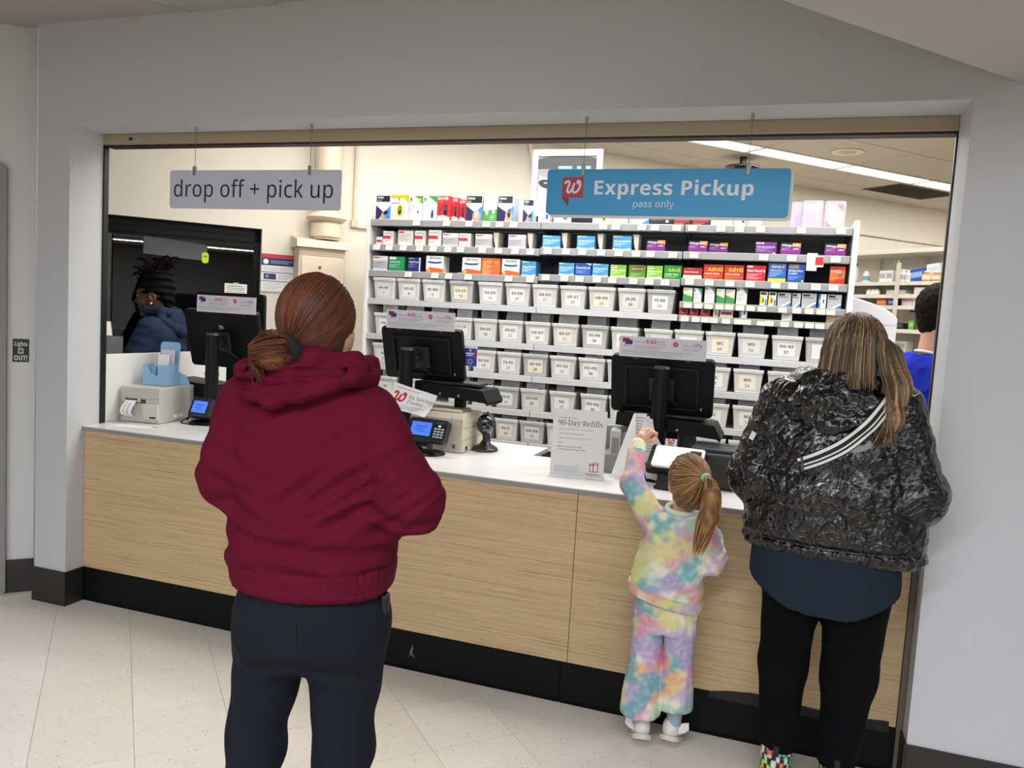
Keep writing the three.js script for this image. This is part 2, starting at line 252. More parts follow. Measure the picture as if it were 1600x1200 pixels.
// ------------------------------------------------------------ cartons: one printed sheet, a cell per design
const CELL = {};
const cartonTex = tex(canvas(2048, 1280, (x) => {
  x.fillStyle = '#888'; x.fillRect(0, 0, 2048, 1280);
  let k = 0;
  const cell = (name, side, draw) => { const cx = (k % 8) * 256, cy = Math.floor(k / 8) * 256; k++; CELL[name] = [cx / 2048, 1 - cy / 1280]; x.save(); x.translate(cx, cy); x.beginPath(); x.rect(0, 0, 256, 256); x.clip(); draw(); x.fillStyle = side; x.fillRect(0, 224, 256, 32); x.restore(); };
  const R = (c, a, b, w, h) => { x.fillStyle = c; x.fillRect(a, b, w, h); };
  const P = (c, ...p) => { x.fillStyle = c; x.beginPath(); p.forEach((q, i) => i ? x.lineTo(q[0], q[1]) : x.moveTo(q[0], q[1])); x.fill(); };
  const E = (c, a, b, w, h, r = 0) => { x.fillStyle = c; x.beginPath(); x.ellipse(a, b, w, h, r, 0, 7); x.fill(); };
  const T = (c, s, a, b, f = 'bold 40px sans-serif') => { x.fillStyle = c; x.font = f; x.fillText(s, a, b); };
  const lines = (c, a, b, w, n, d = 14, h = 5) => { for (let i = 0; i < n; i++) R(c, a, b + i * d, w * (1 - .25 * (i % 3)), h); };
  const meter = (a, b, c = '#1d2230', sc = '#9fb3ad') => { E(c, a, b, 24, 38, .1); R(sc, a - 13, b - 24, 26, 24); };
  cell('contour_small', '#dfe3ea', () => { R('#f1f3f6', 0, 0, 256, 224); R('#1a2137', 10, 6, 232, 56); T('#fff', 'Contour', 26, 32, 'bold 28px sans-serif'); T('#7fd0d0', 'next EZ', 26, 56, 'bold 22px sans-serif'); P('#2c2a5a', [0, 92], [130, 150], [60, 224], [0, 224]); P('#3f8fe0', [256, 96], [150, 150], [110, 224], [256, 224]); E('#1a1e28', 170, 160, 46, 18, -.2); E('#d59a80', 130, 196, 38, 26); });
  cell('freestyle', '#f0eee6', () => { R('#f6f3ea', 0, 0, 256, 224); R('#f2c21a', 0, 0, 256, 36); P('#f2c21a', [256, 0], [256, 80], [180, 36]); P('#4a3a10', [100, 22], [130, 50], [112, 56]); R('#c04a2c', 10, 74, 120, 7); E('#f0d21e', 128, 140, 46, 56); meter(128, 140, '#2c3440', '#8fa0a0'); lines('#c9b9a0', 14, 180, 60, 3); });
  cell('green_meter', '#dfe6e2', () => { R('#f4f6f3', 0, 0, 256, 224); P('#39a04a', [90, 0], [256, 0], [256, 80]); P('#f0c838', [140, 20], [230, 30], [190, 66]); E('#2d9a4e', 34, 34, 20, 20); lines('#98a39c', 16, 84, 120, 4); meter(166, 160, '#e6e8ea', '#3a3d44'); });
  cell('green_meter2', '#e6ebe8', () => { R('#f6f7f5', 0, 0, 256, 224); P('#39a04a', [80, 0], [256, 0], [256, 70]); E('#2d9a4e', 34, 34, 18, 18); lines('#9aa49e', 16, 74, 130, 4); meter(170, 165, '#20242c', '#565b64'); });
  cell('accu', '#c92a36', () => { R('#cf2c38', 0, 0, 256, 224); T('#fff', 'ACCU-CHEK', 10, 38, 'bold 38px sans-serif'); R('#e98', 14, 52, 90, 5); x.strokeStyle = '#15161a'; x.lineWidth = 12; x.beginPath(); x.moveTo(30, 160); x.lineTo(110, 90); x.stroke(); R('#15161a', 130, 84, 70, 86); R('#4e5560', 142, 92, 46, 36); P('#f4f4f2', [0, 180], [120, 172], [256, 190], [256, 224], [0, 224]); });
  cell('contour_meter', '#d3d8e2', () => { R('#e9edf2', 0, 0, 256, 224); R('#1a2137', 8, 4, 236, 60); T('#fff', 'Contour', 22, 34, 'bold 30px sans-serif'); T('#c2dc3c', 'next', 22, 60, 'bold 26px sans-serif'); P('#28295a', [0, 84], [150, 150], [90, 224], [0, 224]); P('#3a8ade', [256, 84], [120, 160], [140, 224], [256, 224]); E('#d8a08a', 170, 176, 62, 46); meter(170, 150, '#eceef0', '#8aa'); });
  cell('true_green', '#3d9b3e', () => { R('#eef2ea', 0, 0, 256, 130); P('#46a345', [0, 130], [256, 110], [256, 224], [0, 224]); T('#5a9a5e', '(true)', 24, 36, '32px sans-serif'); meter(70, 130, '#e4ebe4', '#c4d0c6'); E('#fff', 190, 130, 26, 26); lines('#cfe6cc', 130, 170, 100, 3); });
  cell('contour_navy', '#aab6cc', () => { R('#dfe5ee', 0, 0, 256, 224); R('#1a2137', 12, 6, 220, 58); T('#fff', 'Contour', 26, 34, 'bold 28px sans-serif'); T('#6ad0d8', 'plus', 26, 58, 'bold 22px sans-serif'); P('#25275e', [0, 90], [140, 140], [120, 224], [0, 224]); P('#3f95e6', [256, 80], [120, 150], [256, 224]); E('#d8a08a', 184, 172, 56, 48); meter(184, 150, '#14161c', '#6c7f90'); });
  cell('grey_lilac', '#a9a7b4', () => { R('#b9b7c2', 0, 0, 256, 224); R('#e9e8ea', 0, 0, 256, 74); R('#c43a40', 14, 18, 90, 20); P('#c43a40', [110, 18], [134, 18], [122, 40]); T('#4b4a58', 'Allergy Relief', 14, 116, '30px sans-serif'); lines('#7f7d8c', 14, 132, 190, 3, 16); R('#efeff0', 0, 196, 256, 28); });
  cell('white_red', '#d3d2d0', () => { R('#e9e8e6', 0, 0, 256, 224); T('#7c7c80', 'Sudafed', 20, 52, 'bold 44px sans-serif'); R('#c8343a', 0, 76, 200, 50); lines('#9a9a9e', 20, 146, 170, 3); E('#c9c9cc', 210, 60, 40, 50); });
  cell('grey_box', '#c2c1bf', () => { R('#d6d5d2', 0, 0, 256, 224); R('#c8343a', 14, 16, 90, 24); lines('#8b8b8d', 16, 66, 200, 5, 20); R('#f4f3f0', 30, 180, 190, 44); });
  cell('light_blue', '#3f86c0', () => { R('#4b9ad4', 0, 0, 256, 224); R('#b7d8a0', 0, 0, 130, 20); R('#d6e6ef', 0, 0, 60, 16); T('#fff', 'Allergy Relief D', 18, 94, 'bold 31px sans-serif'); lines('#cfe6f6', 18, 112, 190, 3, 17, 6); P('#d8ecf8', [0, 190], [150, 206], [256, 186], [256, 224], [0, 224]); });
  cell('allegra', '#3a2350', () => { R('#2e1f45', 0, 0, 256, 224); E('#efa23a', 240, 40, 90, 130); E('#7d2a86', 150, 150, 150, 90); T('#fff', 'Allegra-D', 16, 62, 'bold 46px sans-serif'); T('#fff', '24hr', 160, 122, 'bold 34px sans-serif'); lines('#b9a2c8', 16, 90, 110, 4); });
  cell('purple', '#54206e', () => { R('#6d2b88', 0, 0, 256, 224); R('#f0e6ee', 6, 8, 96, 30); R('#d0404a', 14, 14, 70, 16); T('#fff', 'Allergy Relief-D', 18, 100, 'bold 29px sans-serif'); lines('#c9a6d8', 18, 120, 190, 4, 16); E('#fff', 226, 200, 16, 12); });
  cell('green_plain', '#1f7a4a', () => { R('#23925a', 0, 0, 256, 224); R('#e9efe8', 10, 10, 110, 36); T('#e9f6ea', 'Cold & Flu', 14, 96, 'bold 36px sans-serif'); lines('#bfe2c8', 14, 120, 170, 4); });
  cell('navy', '#20265e', () => { R('#252c74', 0, 0, 256, 224); R('#8f98d8', 10, 12, 120, 18); T('#dfe3ff', 'NightTime', 14, 86, 'bold 40px sans-serif'); lines('#8fa0e0', 14, 108, 150, 4); R('#dfe0ee', 226, 0, 30, 224); });
  cell('mucinex', '#e6e3de', () => { R('#f0eeea', 0, 0, 256, 224); T('#2f3f7a', 'Mucinex', 56, 44, 'bold 38px sans-serif'); E('#2f4a98', 128, 84, 100, 20); E('#f0f0f6', 128, 66, 90, 14); P('#e8672a', [0, 190], [60, 150], [256, 172], [256, 224], [0, 224]); E('#f0a070', 40, 190, 28, 22); T('#fff', 'D', 32, 206, 'bold 34px sans-serif'); });
  cell('orange', '#d2601c', () => { R('#e8702a', 0, 0, 256, 224); lines('#f6c8a0', 20, 40, 150, 9, 20, 7); R('#d85818', 150, 0, 10, 224); E('#f2a878', 204, 60, 26, 26); });
  cell('claritin', '#1d3f9a', () => { R('#2450b4', 0, 0, 256, 224); P('#eef2fa', [150, 0], [256, 0], [256, 36]); T('#fff', 'Claritin-D', 14, 98, 'bold 48px sans-serif'); lines('#a9c0f0', 20, 126, 200, 4); });
  cell('lime', '#6aa32a', () => { R('#86c43c', 0, 0, 256, 224); R('#e8efd8', 12, 18, 90, 40); R('#c43a3a', 16, 24, 70, 16); T('#fff', 'Allergy Relief', 14, 108, 'bold 36px sans-serif'); lines('#dff0c0', 14, 128, 180, 3); P('#e4f2d0', [0, 196], [256, 186], [256, 224], [0, 224]); });
  cell('green_brown', '#4a7a2a', () => { R('#4f8a34', 0, 0, 256, 224); P('#7c4a30', [30, 30], [226, 24], [200, 100], [50, 106]); T('#f0d8b0', 'Zyrtec-D', 46, 78, 'bold 40px sans-serif'); lines('#cfe0a0', 30, 140, 180, 3, 20); R('#8ab04a', 0, 190, 256, 34); });
  cell('advil_green', '#1a6e32', () => { R('#1f8a3c', 0, 0, 256, 224); T('#f4d62a', 'Advil', 56, 96, 'bold 66px serif'); T('#fff', 'ALLERGY SINUS', 16, 150, 'bold 26px sans-serif'); lines('#bfe0a0', 16, 168, 190, 2); });
  cell('red_low', '#8c1f28', () => { R('#a8242e', 0, 0, 256, 224); R('#7a6a40', 60, 20, 60, 20); R('#e8d8d2', 0, 150, 256, 74); T('#fff', 'SINUS RELIEF', 14, 100, 'bold 30px sans-serif'); });
  cell('advil_red', '#8e2016', () => { R('#bf3a1c', 0, 0, 256, 224); R('#9a2414', 0, 0, 256, 40); T('#f6d23a', 'Advil', 50, 96, 'bold 72px serif'); T('#fff', 'COLD & SINUS', 14, 146, 'bold 28px sans-serif'); lines('#e87848', 14, 166, 220, 3, 16, 8); });
  cell('red_wal', '#a01828', () => { R('#c22034', 0, 0, 256, 224); R('#e9d8da', 16, 6, 70, 24); T('#fff', 'Wal-Phed D', 16, 92, 'bold 42px sans-serif'); lines('#f0b8c0', 18, 118, 190, 5, 17, 7); });
  cell('aleve', '#1f4f9c', () => { R('#2564b8', 0, 0, 256, 180); R('#f2d63a', 0, 180, 256, 44); T('#f2c84a', 'Aleve-D', 34, 60, 'italic bold 52px sans-serif'); T('#dfeaff', 'SINUS & COLD', 30, 96, 'bold 24px sans-serif'); lines('#a6c8f2', 20, 112, 190, 3, 18, 7); });
  cell('blue_cold', '#1d448c', () => { R('#2458aa', 0, 0, 256, 224); R('#a89a78', 20, 8, 140, 44); T('#eaf2ff', 'All Day Sinus', 16, 92, 'bold 34px sans-serif'); T('#eaf2ff', '& Cold D', 16, 126, 'bold 32px sans-serif'); lines('#8fb2e6', 16, 146, 190, 3, 16, 6); E('#f2e27a', 226, 200, 16, 12); });
  cell('red_orange', '#a82a1e', () => { R('#c4351f', 0, 0, 256, 224); P('#e8722c', [0, 70], [256, 50], [256, 150], [0, 170]); T('#ffe9d8', 'EXPRESS', 10, 80, 'bold 44px sans-serif'); R('#5d6e8a', 150, 90, 60, 44); lines('#f0a070', 16, 140, 120, 3, 16, 6); });
  cell('strip_green', '#cfd8d0', () => { R('#eef0ec', 0, 0, 256, 224); P('#3f9a56', [0, 90], [256, 140], [256, 224], [0, 224]); P('#d6e8a0', [0, 70], [256, 110], [256, 140], [0, 96]); lines('#9aa69c', 20, 24, 150, 3); });
  cell('strip_teal', '#d9dedb', () => { R('#eceeec', 0, 0, 256, 224); P('#4a9a70', [110, 0], [256, 0], [256, 100]); E('#6fae86', 40, 40, 22, 22); lines('#9aa2a0', 20, 90, 180, 6, 18); });
  cell('strip_yellow', '#e6e6e2', () => { R('#f1f1ee', 0, 0, 256, 224); R('#3c3f48', 20, 10, 200, 44); R('#f2d21e', 10, 80, 150, 110); E('#20242c', 110, 140, 22, 36); R('#4a8ac8', 180, 120, 60, 104); });
  cell('grey_swoosh', '#9fa8b2', () => { R('#b9bdc3', 0, 0, 256, 224); R('#23262d', 20, 20, 120, 30); R('#4a4e58', 20, 64, 170, 12); P('#3a86c6', [90, 224], [256, 110], [256, 224]); P('#dfe6ee', [40, 224], [256, 120], [256, 150], [120, 224]); });
  cell('red_small', '#7e1f2a', () => { R('#a02434', 0, 0, 256, 224); E('#4a0e18', 150, 110, 60, 50); x.strokeStyle = '#e8b0b0'; x.lineWidth = 8; x.beginPath(); x.arc(100, 120, 50, .5, 4); x.stroke(); lines('#d88a90', 20, 24, 130, 2); });
  cell('white_band', '#d9d6d2', () => { R('#e6e3df', 0, 0, 256, 224); R('#b0303a', 20, 86, 216, 66); lines('#9a9894', 20, 30, 150, 2); });
  cell('blue_white', '#cfd6df', () => { R('#eef0f4', 0, 0, 256, 224); R('#3a6fb8', 0, 0, 70, 224); T('#fff', 'F', 14, 140, 'bold 70px serif'); E('#23262d', 170, 110, 24, 34); lines('#a6aeb8', 100, 30, 130, 2); });
  cell('white_yellow', '#dcd8ca', () => { R('#ece8de', 0, 0, 256, 224); R('#e8cf4a', 0, 0, 256, 56); R('#b8463c', 40, 110, 150, 14); lines('#a09c92', 30, 150, 170, 3); });
  cell('tan', '#b59a74', () => { R('#c0a680', 0, 0, 256, 224); R('#a88c66', 0, 104, 256, 6); });
  cell('white_plain', '#e8e6e2', () => { R('#f3f1ec', 0, 0, 256, 224); lines('#b8b8ba', 40, 70, 150, 5, 22); R('#3f57b0', 168, 120, 60, 60); });
  cell('dark_box', '#22252b', () => { R('#2b2f36', 0, 0, 256, 224); E('#e8e8e8', 196, 176, 18, 18); lines('#7c828c', 20, 120, 120, 4); });
  cell('maroon', '#4a1a20', () => { R('#51202a', 0, 0, 256, 224); R('#b03a48', 14, 120, 220, 60); lines('#d8a0a0', 20, 190, 160, 2); });
}));
const cartonMat = M(0xffffff, 0.42, { map: cartonTex });
const cartonGeos = {};
function cartonGeo(design) {
  if (cartonGeos[design]) return cartonGeos[design];
  const g = new RoundedBoxGeometry(1, 1, 1, 1, 0.012), [u0, v1] = CELL[design], p = g.attributes.position, n = g.attributes.normal, uv = g.attributes.uv;
  const cw = 256 / 2048, ch = 256 / 1280;
  for (let i = 0; i < p.count; i++) {
    if (n.getZ(i) > 0.7) uv.setXY(i, u0 + cw * (.01 + .98 * (p.getX(i) + .5)), v1 - ch * 0.875 * (.01 + .98 * (.5 - p.getY(i))));
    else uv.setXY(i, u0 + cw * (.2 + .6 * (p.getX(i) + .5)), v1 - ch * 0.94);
  }
  return cartonGeos[design] = g;
}
const ord = i => ['first', 'second', 'third', 'fourth', 'fifth', 'sixth', 'seventh', 'eighth', 'ninth', 'tenth', 'eleventh', 'twelfth', 'thirteenth', 'fourteenth', 'fifteenth', 'sixteenth', 'seventeenth', 'eighteenth', 'nineteenth', 'twentieth', 'twenty-first', 'twenty-second'][i];
// one carton between two pixels columns, its top at pixel row pt (measured at its left), standing on the tier
function cartonRow(tier, rowName, items) {
  items.forEach(([design, a, b, pt, desc, turn = 0, depth = 0.07, back = 0.012], i) => {
    const zf = GZ - back, yS = tiers[onZ(a, pt, zf).x < SX[1] - .02 ? 0 : onZ(a, pt, zf).x < SX[2] - .02 ? 1 : 2][tier];
    const A = onZ(a, pt, zf), B = onZ(b, pt, zf), w = Math.max(0.02, B.x - A.x - 0.002), h = Math.max(0.03, A.y - yS), d = depth;
    const m = part('carton', cartonGeo(design), cartonMat); m.scale.set(w, h, d); m.position.set((A.x + B.x) / 2, yS + h / 2 + 0.0005, zf - d / 2); m.rotation.y = turn;
    tag(m, `${desc}, ${ord(i)} from left on the ${rowName}`, 'box', 'cartons on the ' + rowName);
  });
}
cartonRow(0, 'top shelf', [
  ['contour_small', 588, 611, 305, 'blue and white meter carton'], ['freestyle', 611.5, 640, 304, 'yellow-topped white carton'], ['green_meter', 640.5, 661.5, 306, 'white carton with green corner'], ['green_meter2', 662, 684, 306, 'white carton with green top'], ['accu', 684.5, 704, 306, 'red meter carton', 0, .06], ['accu', 705, 717, 309, 'red carton set a little back', 0, .06, .05], ['accu', 718, 728, 312, 'red carton at the row end', 0, .06, .07],
  ['contour_meter', 729, 755, 306, 'navy and blue meter carton'], ['true_green', 756, 778, 307, 'green and white meter carton'], ['contour_navy', 778.5, 804, 306, 'navy-headed carton with meter picture', 0, .12], ['contour_small', 818, 835, 312, 'small blue carton standing alone'],
  ['white_plain', 842, 860, 320, 'plain white carton'], ['white_plain', 866, 890, 322, 'wide plain white carton'], ['freestyle', 936, 954, 325, 'yellow carton'], ['white_band', 961, 982, 324, 'white carton with a red band'], ['grey_swoosh', 989, 1016, 324, 'grey and blue carton'], ['dark_box', 1017, 1052, 325, 'dark carton with white dot'], ['maroon', 1053.5, 1081, 325, 'maroon carton'], ['maroon', 1082.5, 1111, 325, 'maroon carton'], ['white_yellow', 1112.5, 1147, 326, 'white and yellow carton'], ['white_plain', 1149, 1167, 326, 'white carton with blue square'], ['strip_teal', 1172, 1192, 326, 'white carton with teal corner']]);
cartonRow(1, 'second shelf', [
  ['white_band', 588, 597.5, 370, 'tiny white carton'], ['white_red', 599, 615, 361, 'white and red carton'], ['grey_box', 622, 646, 360, 'grey carton with white window'], ['white_red', 648.5, 665, 360.5, 'white and red carton'], ['white_red', 670, 690, 359.5, 'white carton with red band', 0, .09], ['grey_lilac', 692, 717, 364, 'grey-lilac carton'], ['white_red', 717.5, 736, 364.5, 'white and red carton'], ['grey_lilac', 743, 769, 365.5, 'grey-lilac carton'], ['grey_lilac', 794.5, 822, 366.5, 'grey-lilac carton between cream dividers'],
  ['light_blue', 848, 876, 368, 'light blue carton'], ['light_blue', 902, 930, 368.5, 'light blue carton'], ['light_blue', 958, 987.5, 368.5, 'light blue carton'], ['allegra', 1010.5, 1040, 375, 'purple carton with orange corner'], ['allegra', 1076, 1106, 376.5, 'purple-orange carton'], ['allegra', 1107.5, 1138, 379, 'purple carton pushed back', 0, .07, .06], ['purple', 1181, 1214.5, 378, 'plain purple carton'], ['allegra', 1220, 1252, 379.5, 'purple-orange carton'], ['allegra', 1289, 1323, 381, 'purple carton at the right end']]);
cartonRow(2, 'third shelf', [
  ['grey_lilac', 583, 606, 399.5, 'grey carton'], ['green_plain', 608, 632.5, 400.5, 'green carton'], ['navy', 638, 657.5, 402, 'navy carton'], ['mucinex', 666, 694, 399.5, 'white carton with orange foot', 0, .1], ['mucinex', 722.5, 752, 402, 'white carton with orange foot'], ['orange', 753, 782.5, 403, 'orange carton'], ['mucinex', 784.5, 812.5, 404.5, 'white and orange carton'], ['light_blue', 815.5, 838, 408, 'light blue carton', 0, .11], ['light_blue', 873.5, 898, 410.5, 'light blue carton'], ['claritin', 899, 924.5, 411, 'deep blue carton'], ['light_blue', 926, 951, 412, 'light blue carton'], ['lime', 954, 979, 413.5, 'lime green carton'], ['green_brown', 983, 1009.5, 414, 'green carton with brown patch'], ['lime', 1011, 1036, 415, 'lime green carton'], ['advil_green', 1038, 1066, 414.5, 'dark green carton with yellow lettering'],
  ['red_low', 1068, 1098, 418, 'low red carton'], ['advil_red', 1100, 1131.5, 413, 'rust red carton with yellow lettering'], ['advil_red', 1132.5, 1163.5, 414, 'rust red carton with yellow lettering'], ['red_wal', 1166.5, 1197.5, 414.5, 'crimson carton'], ['aleve', 1201.5, 1230, 411, 'blue carton with yellow foot'], ['blue_cold', 1231.5, 1259, 412.5, 'blue carton with tan patch'], ['red_orange', 1297.5, 1322, 416, 'red and orange carton at the right end']]);
cartonRow(3, 'upper narrow rail', [
  ['strip_green', 1068, 1083, 449, 'small white and green carton'], ['strip_teal', 1084.5, 1097, 450, 'small white carton'], ['strip_teal', 1102, 1118, 446, 'tall white carton with green corner'], ['strip_green', 1120, 1133.5, 451, 'small green carton'], ['strip_green', 1134.5, 1149, 452, 'small green carton'], ['strip_teal', 1151.5, 1168.5, 448, 'tall white carton with teal corner'], ['strip_yellow', 1188, 1200, 455.5, 'small yellow and white carton'], ['strip_yellow', 1201.5, 1214, 456, 'small yellow and white carton'], ['grey_swoosh', 1215.5, 1237, 457, 'grey carton'], ['grey_swoosh', 1238.5, 1252, 458, 'narrow grey carton'], ['grey_swoosh', 1253.5, 1277, 458, 'wide grey carton'], ['blue_white', 1279.5, 1292, 459.5, 'blue and white carton'], ['grey_swoosh', 1293.5, 1316, 460, 'grey carton with blue sweep at the end']]);
cartonRow(4, 'lower narrow rail', [
  ['red_small', 1061.5, 1076, 476.5, 'small dark red carton'], ['red_small', 1077.5, 1092, 477, 'small dark red carton'], ['red_small', 1094.5, 1110.5, 478, 'small dark red carton'], ['strip_yellow', 1115, 1124, 480, 'tiny grey carton'], ['white_band', 1125.5, 1146, 481.5, 'white carton with red band'], ['blue_white', 1155.5, 1168.5, 480, 'blue and white carton'], ['white_yellow', 1222, 1239, 482, 'white and yellow carton'], ['tan', 1292, 1315, 486, 'plain tan carton']]);

// ------------------------------------------------------------ labelled bins and the paper bags standing in them
function loft(loops, capA, capB) {
  const pos = [], idx = [], n = loops[0].length;
  loops.forEach(l => l.forEach(p => pos.push(...p)));
  for (let i = 0; i + 1 < loops.length; i++) for (let j = 0; j < n; j++) { const a = i * n + j, b = i * n + (j + 1) % n; idx.push(a, b, a + n, b, b + n, a + n); }
  if (capA) for (let j = 1; j + 1 < n; j++) idx.push(0, j + 1, j);
  if (capB) { const o = (loops.length - 1) * n; for (let j = 1; j + 1 < n; j++) idx.push(o, o + j, o + j + 1); }
  let g = new THREE.BufferGeometry(); g.setAttribute('position', new THREE.Float32BufferAttribute(pos, 3)); g.setIndex(idx); g = g.toNonIndexed(); g.computeVertexNormals(); g.setAttribute('uv', new THREE.Float32BufferAttribute(new Float32Array(g.attributes.position.count * 2), 2)); return g;
}
function ringXZ(w, d, r, y, k = 3) { const o = []; for (const [sx, sz, a0] of [[1, 1, 0], [-1, 1, 1], [-1, -1, 2], [1, -1, 3]]) for (let i = 0; i <= k; i++) { const a = (a0 + i / k) * PI / 2; o.push([sx * (w / 2 - r) + Math.cos(a) * r, y, sz * (d / 2 - r) + Math.sin(a) * r]); } return o.reverse(); }
const BW = 0.172, BH = 0.142, BD = 0.33;
const binTub = loft([ringXZ(BW * .84, BD * .9, .012, 0), ringXZ(BW * .965, BD * .985, .014, BH - .02)], true);
const binInner = loft([ringXZ(BW * .95, BD * .97, .012, BH - .001), ringXZ(BW * .81, BD * .88, .01, .006)], false, true);
const binRim = merge([loft([ringXZ(BW * .965, BD * .985, .014, BH - .02), ringXZ(BW * 1.0, BD * 1.02, .014, BH - .02), ringXZ(BW * 1.01, BD * 1.03, .014, BH - .004), ringXZ(BW * 1.0, BD * 1.02, .012, BH), ringXZ(BW * .95, BD * .97, .012, BH), ringXZ(BW * .95, BD * .97, .012, BH - .01)]), ...[-.36, .36].map(k => box(.006, .022, .006, k * BW, BH - .012, BD * .51))]);
const binMat = M(0xd2d3d2, 0.42), binGrey = M(0xb9bbbc, 0.45);
const LCELL = {};
const binNames = [];
const BINS = [ // row, tier per unit, [text, number, left px, right px, py, grey?]
  ['top', 1.66, [['AA-AK', '1', 581.6, 617.5], ['AO-AZ', '6', 619, 656], ['BL-BN', '8', 656.8, 697], ['CA-CD', '12', 699, 741], ['DA-DO', '16', 744.7, 786.5], ['EA-EM', '21', 788, 829.5], ['GA-GO', '27', 830, 872.5], ['GR-GT', '31', 873.5, 917.5], ['HB-HH', '34', 918.5, 963], ['JA-JN', '39', 965, 1010], ['KI-KK', '44', 1011, 1056]], 445],
  ['second', 1.42, [['AA-AK', '1', 581.6, 620], ['AO-AZ', '6', 622, 658], ['BL-BN', '9', 660, 699], ['CH-CN', '13', 701, 737.5], ['DA-DO', '16', 738.4, 776.6], ['EN-EZ', '22', 777.5, 817.5], ['GA-GO', '27', 818.5, 860], ['GR-GT', '31', 861, 905.5], ['HI-HN', '35', 907, 952], ['JA-JN', '40', 954, 999], ['KL-KZ', '45', 1006.6, 1052.5], ['LI-LN', '48', 1053.5, 1102], ['MC', '51', 1103, 1151], ['MO', '54', 1153, 1203], ['NG-NZ', '57', 1207.5, 1258], ['', '', 1260.5, 1310]], 505],
  ['third', 1.21, [['AL', '2', 579, 617], ['BA-BE', '7', 619, 655], ['BO-BR', '10', 657, 694], ['CO-CR', '14', 696, 733], ['DE-DG', '17', 735, 774], ['FA-FD', '23', 775, 814], ['GE-GG', '28', 815, 856], ['GU-GZ', '32', 856.8, 901.6], ['HO-HQ', '36', 902.6, 946.6], ['JO-JZ', '41', 947.6, 992], ['MC', '51', 1095, 1144], ['MO', '54', 1146.6, 1196], ['OA-OO', '58', 1200, 1252]], 560],
  ['fourth', 0.985, [['AL', '3', 579, 620.5], ['BE-BI', '7', 622, 657], ['CR-CZ', '15', 696, 731], ['DI-DZ', '18', 733, 769], ['FE-FI', '24', 771, 810], ['GH-GN', '29', 811, 852.5], ['HA', '33', 856.8, 899], ['HO-HQ', '36', 905, 949.5], ['KA-KE', '42', 950.5, 995], ['MC', '51', 1092, 1142], ['MO', '54', 1145.6, 1194], ['OP-OZ', '59', 1197, 1245]], 620],
  ['lowest', 0.775, [['EA-EM', '19', 733, 768], ['FE-FI', '14', 771, 808], ['GH-GN', '29', 809, 850.5], ['HA-HE', '33', 851.5, 893], ['ME-MI', '52', 1088, 1135], ['MP-MZ', '55', 1138, 1188]], 675]];
let ln = 0;
const labelTex = tex(canvas(1024, 1024, (x) => {
  x.fillStyle = '#e9e9e6'; x.fillRect(0, 0, 1024, 1024);
  for (const [row, , list] of BINS) for (const [t, n] of list) {
    const cx = (ln % 8) * 128, cy = Math.floor(ln / 8) * 112; LCELL[row + t + n] = [cx / 1024, 1 - cy / 1024]; 
    x.fillStyle = ln % 5 === 3 ? '#efe9d6' : ln % 3 ? '#eeeeec' : '#e2e2df'; x.fillRect(cx, cy, 128, 112);
    x.fillStyle = '#24252a'; x.textAlign = 'center'; x.font = 'bold 34px sans-serif'; x.fillText(t, cx + 64, cy + 48); x.font = (ln % 2 ? 'bold ' : '') + '32px sans-serif'; x.fillText(n, cx + 64, cy + 94); ln++;
  }
}));
const binLabelMat = M(0xffffff, 0.5, { map: labelTex });
const bagGeos = [0, 1, 2, 3].map(k => { const g = new THREE.BoxGeometry(0.13, 0.19, 0.022, 6, 8, 1), p = g.attributes.position; for (let i = 0; i < p.count; i++) { const X = p.getX(i), Y = p.getY(i); p.setZ(i, p.getZ(i) * (1 - .5 * Math.max(0, Y / .095)) + 0.012 * noise.noise(X * 18 + k * 7, Y * 14, k)); p.setY(i, Y + 0.006 * noise.noise(X * 30, k * 3, Y * 9)); } g.computeVertexNormals(); return g; });
const bagTexs = [0, 1, 2].map(k => tex(canvas(128, 192, (x, w, h) => { x.fillStyle = ['#e6e6e4', '#d3d4d4', '#bfc1c3'][k]; x.fillRect(0, 0, w, h); x.fillStyle = 'rgba(90,92,98,.5)'; for (let i = 0; i < 5; i++) x.fillRect(14, 20 + i * 9, 60 + 34 * ((i * 7 + k) % 3) / 2, 2.5); if (k === 0) { x.fillStyle = '#b8404a'; x.fillRect(80, 70, 30, 9); } })));
const bagMats = bagTexs.map(t => M(0xffffff, 0.7, { map: t }));
let binProto;
function makeBin() { const t = thing('storage_bin', 'x', 'bin'); part('tub', merge([binTub, binInner]), binMat, t); part('rim', binRim, binMat, t); part('label', print(0.096, 0.084), binLabelMat, t); return t; }
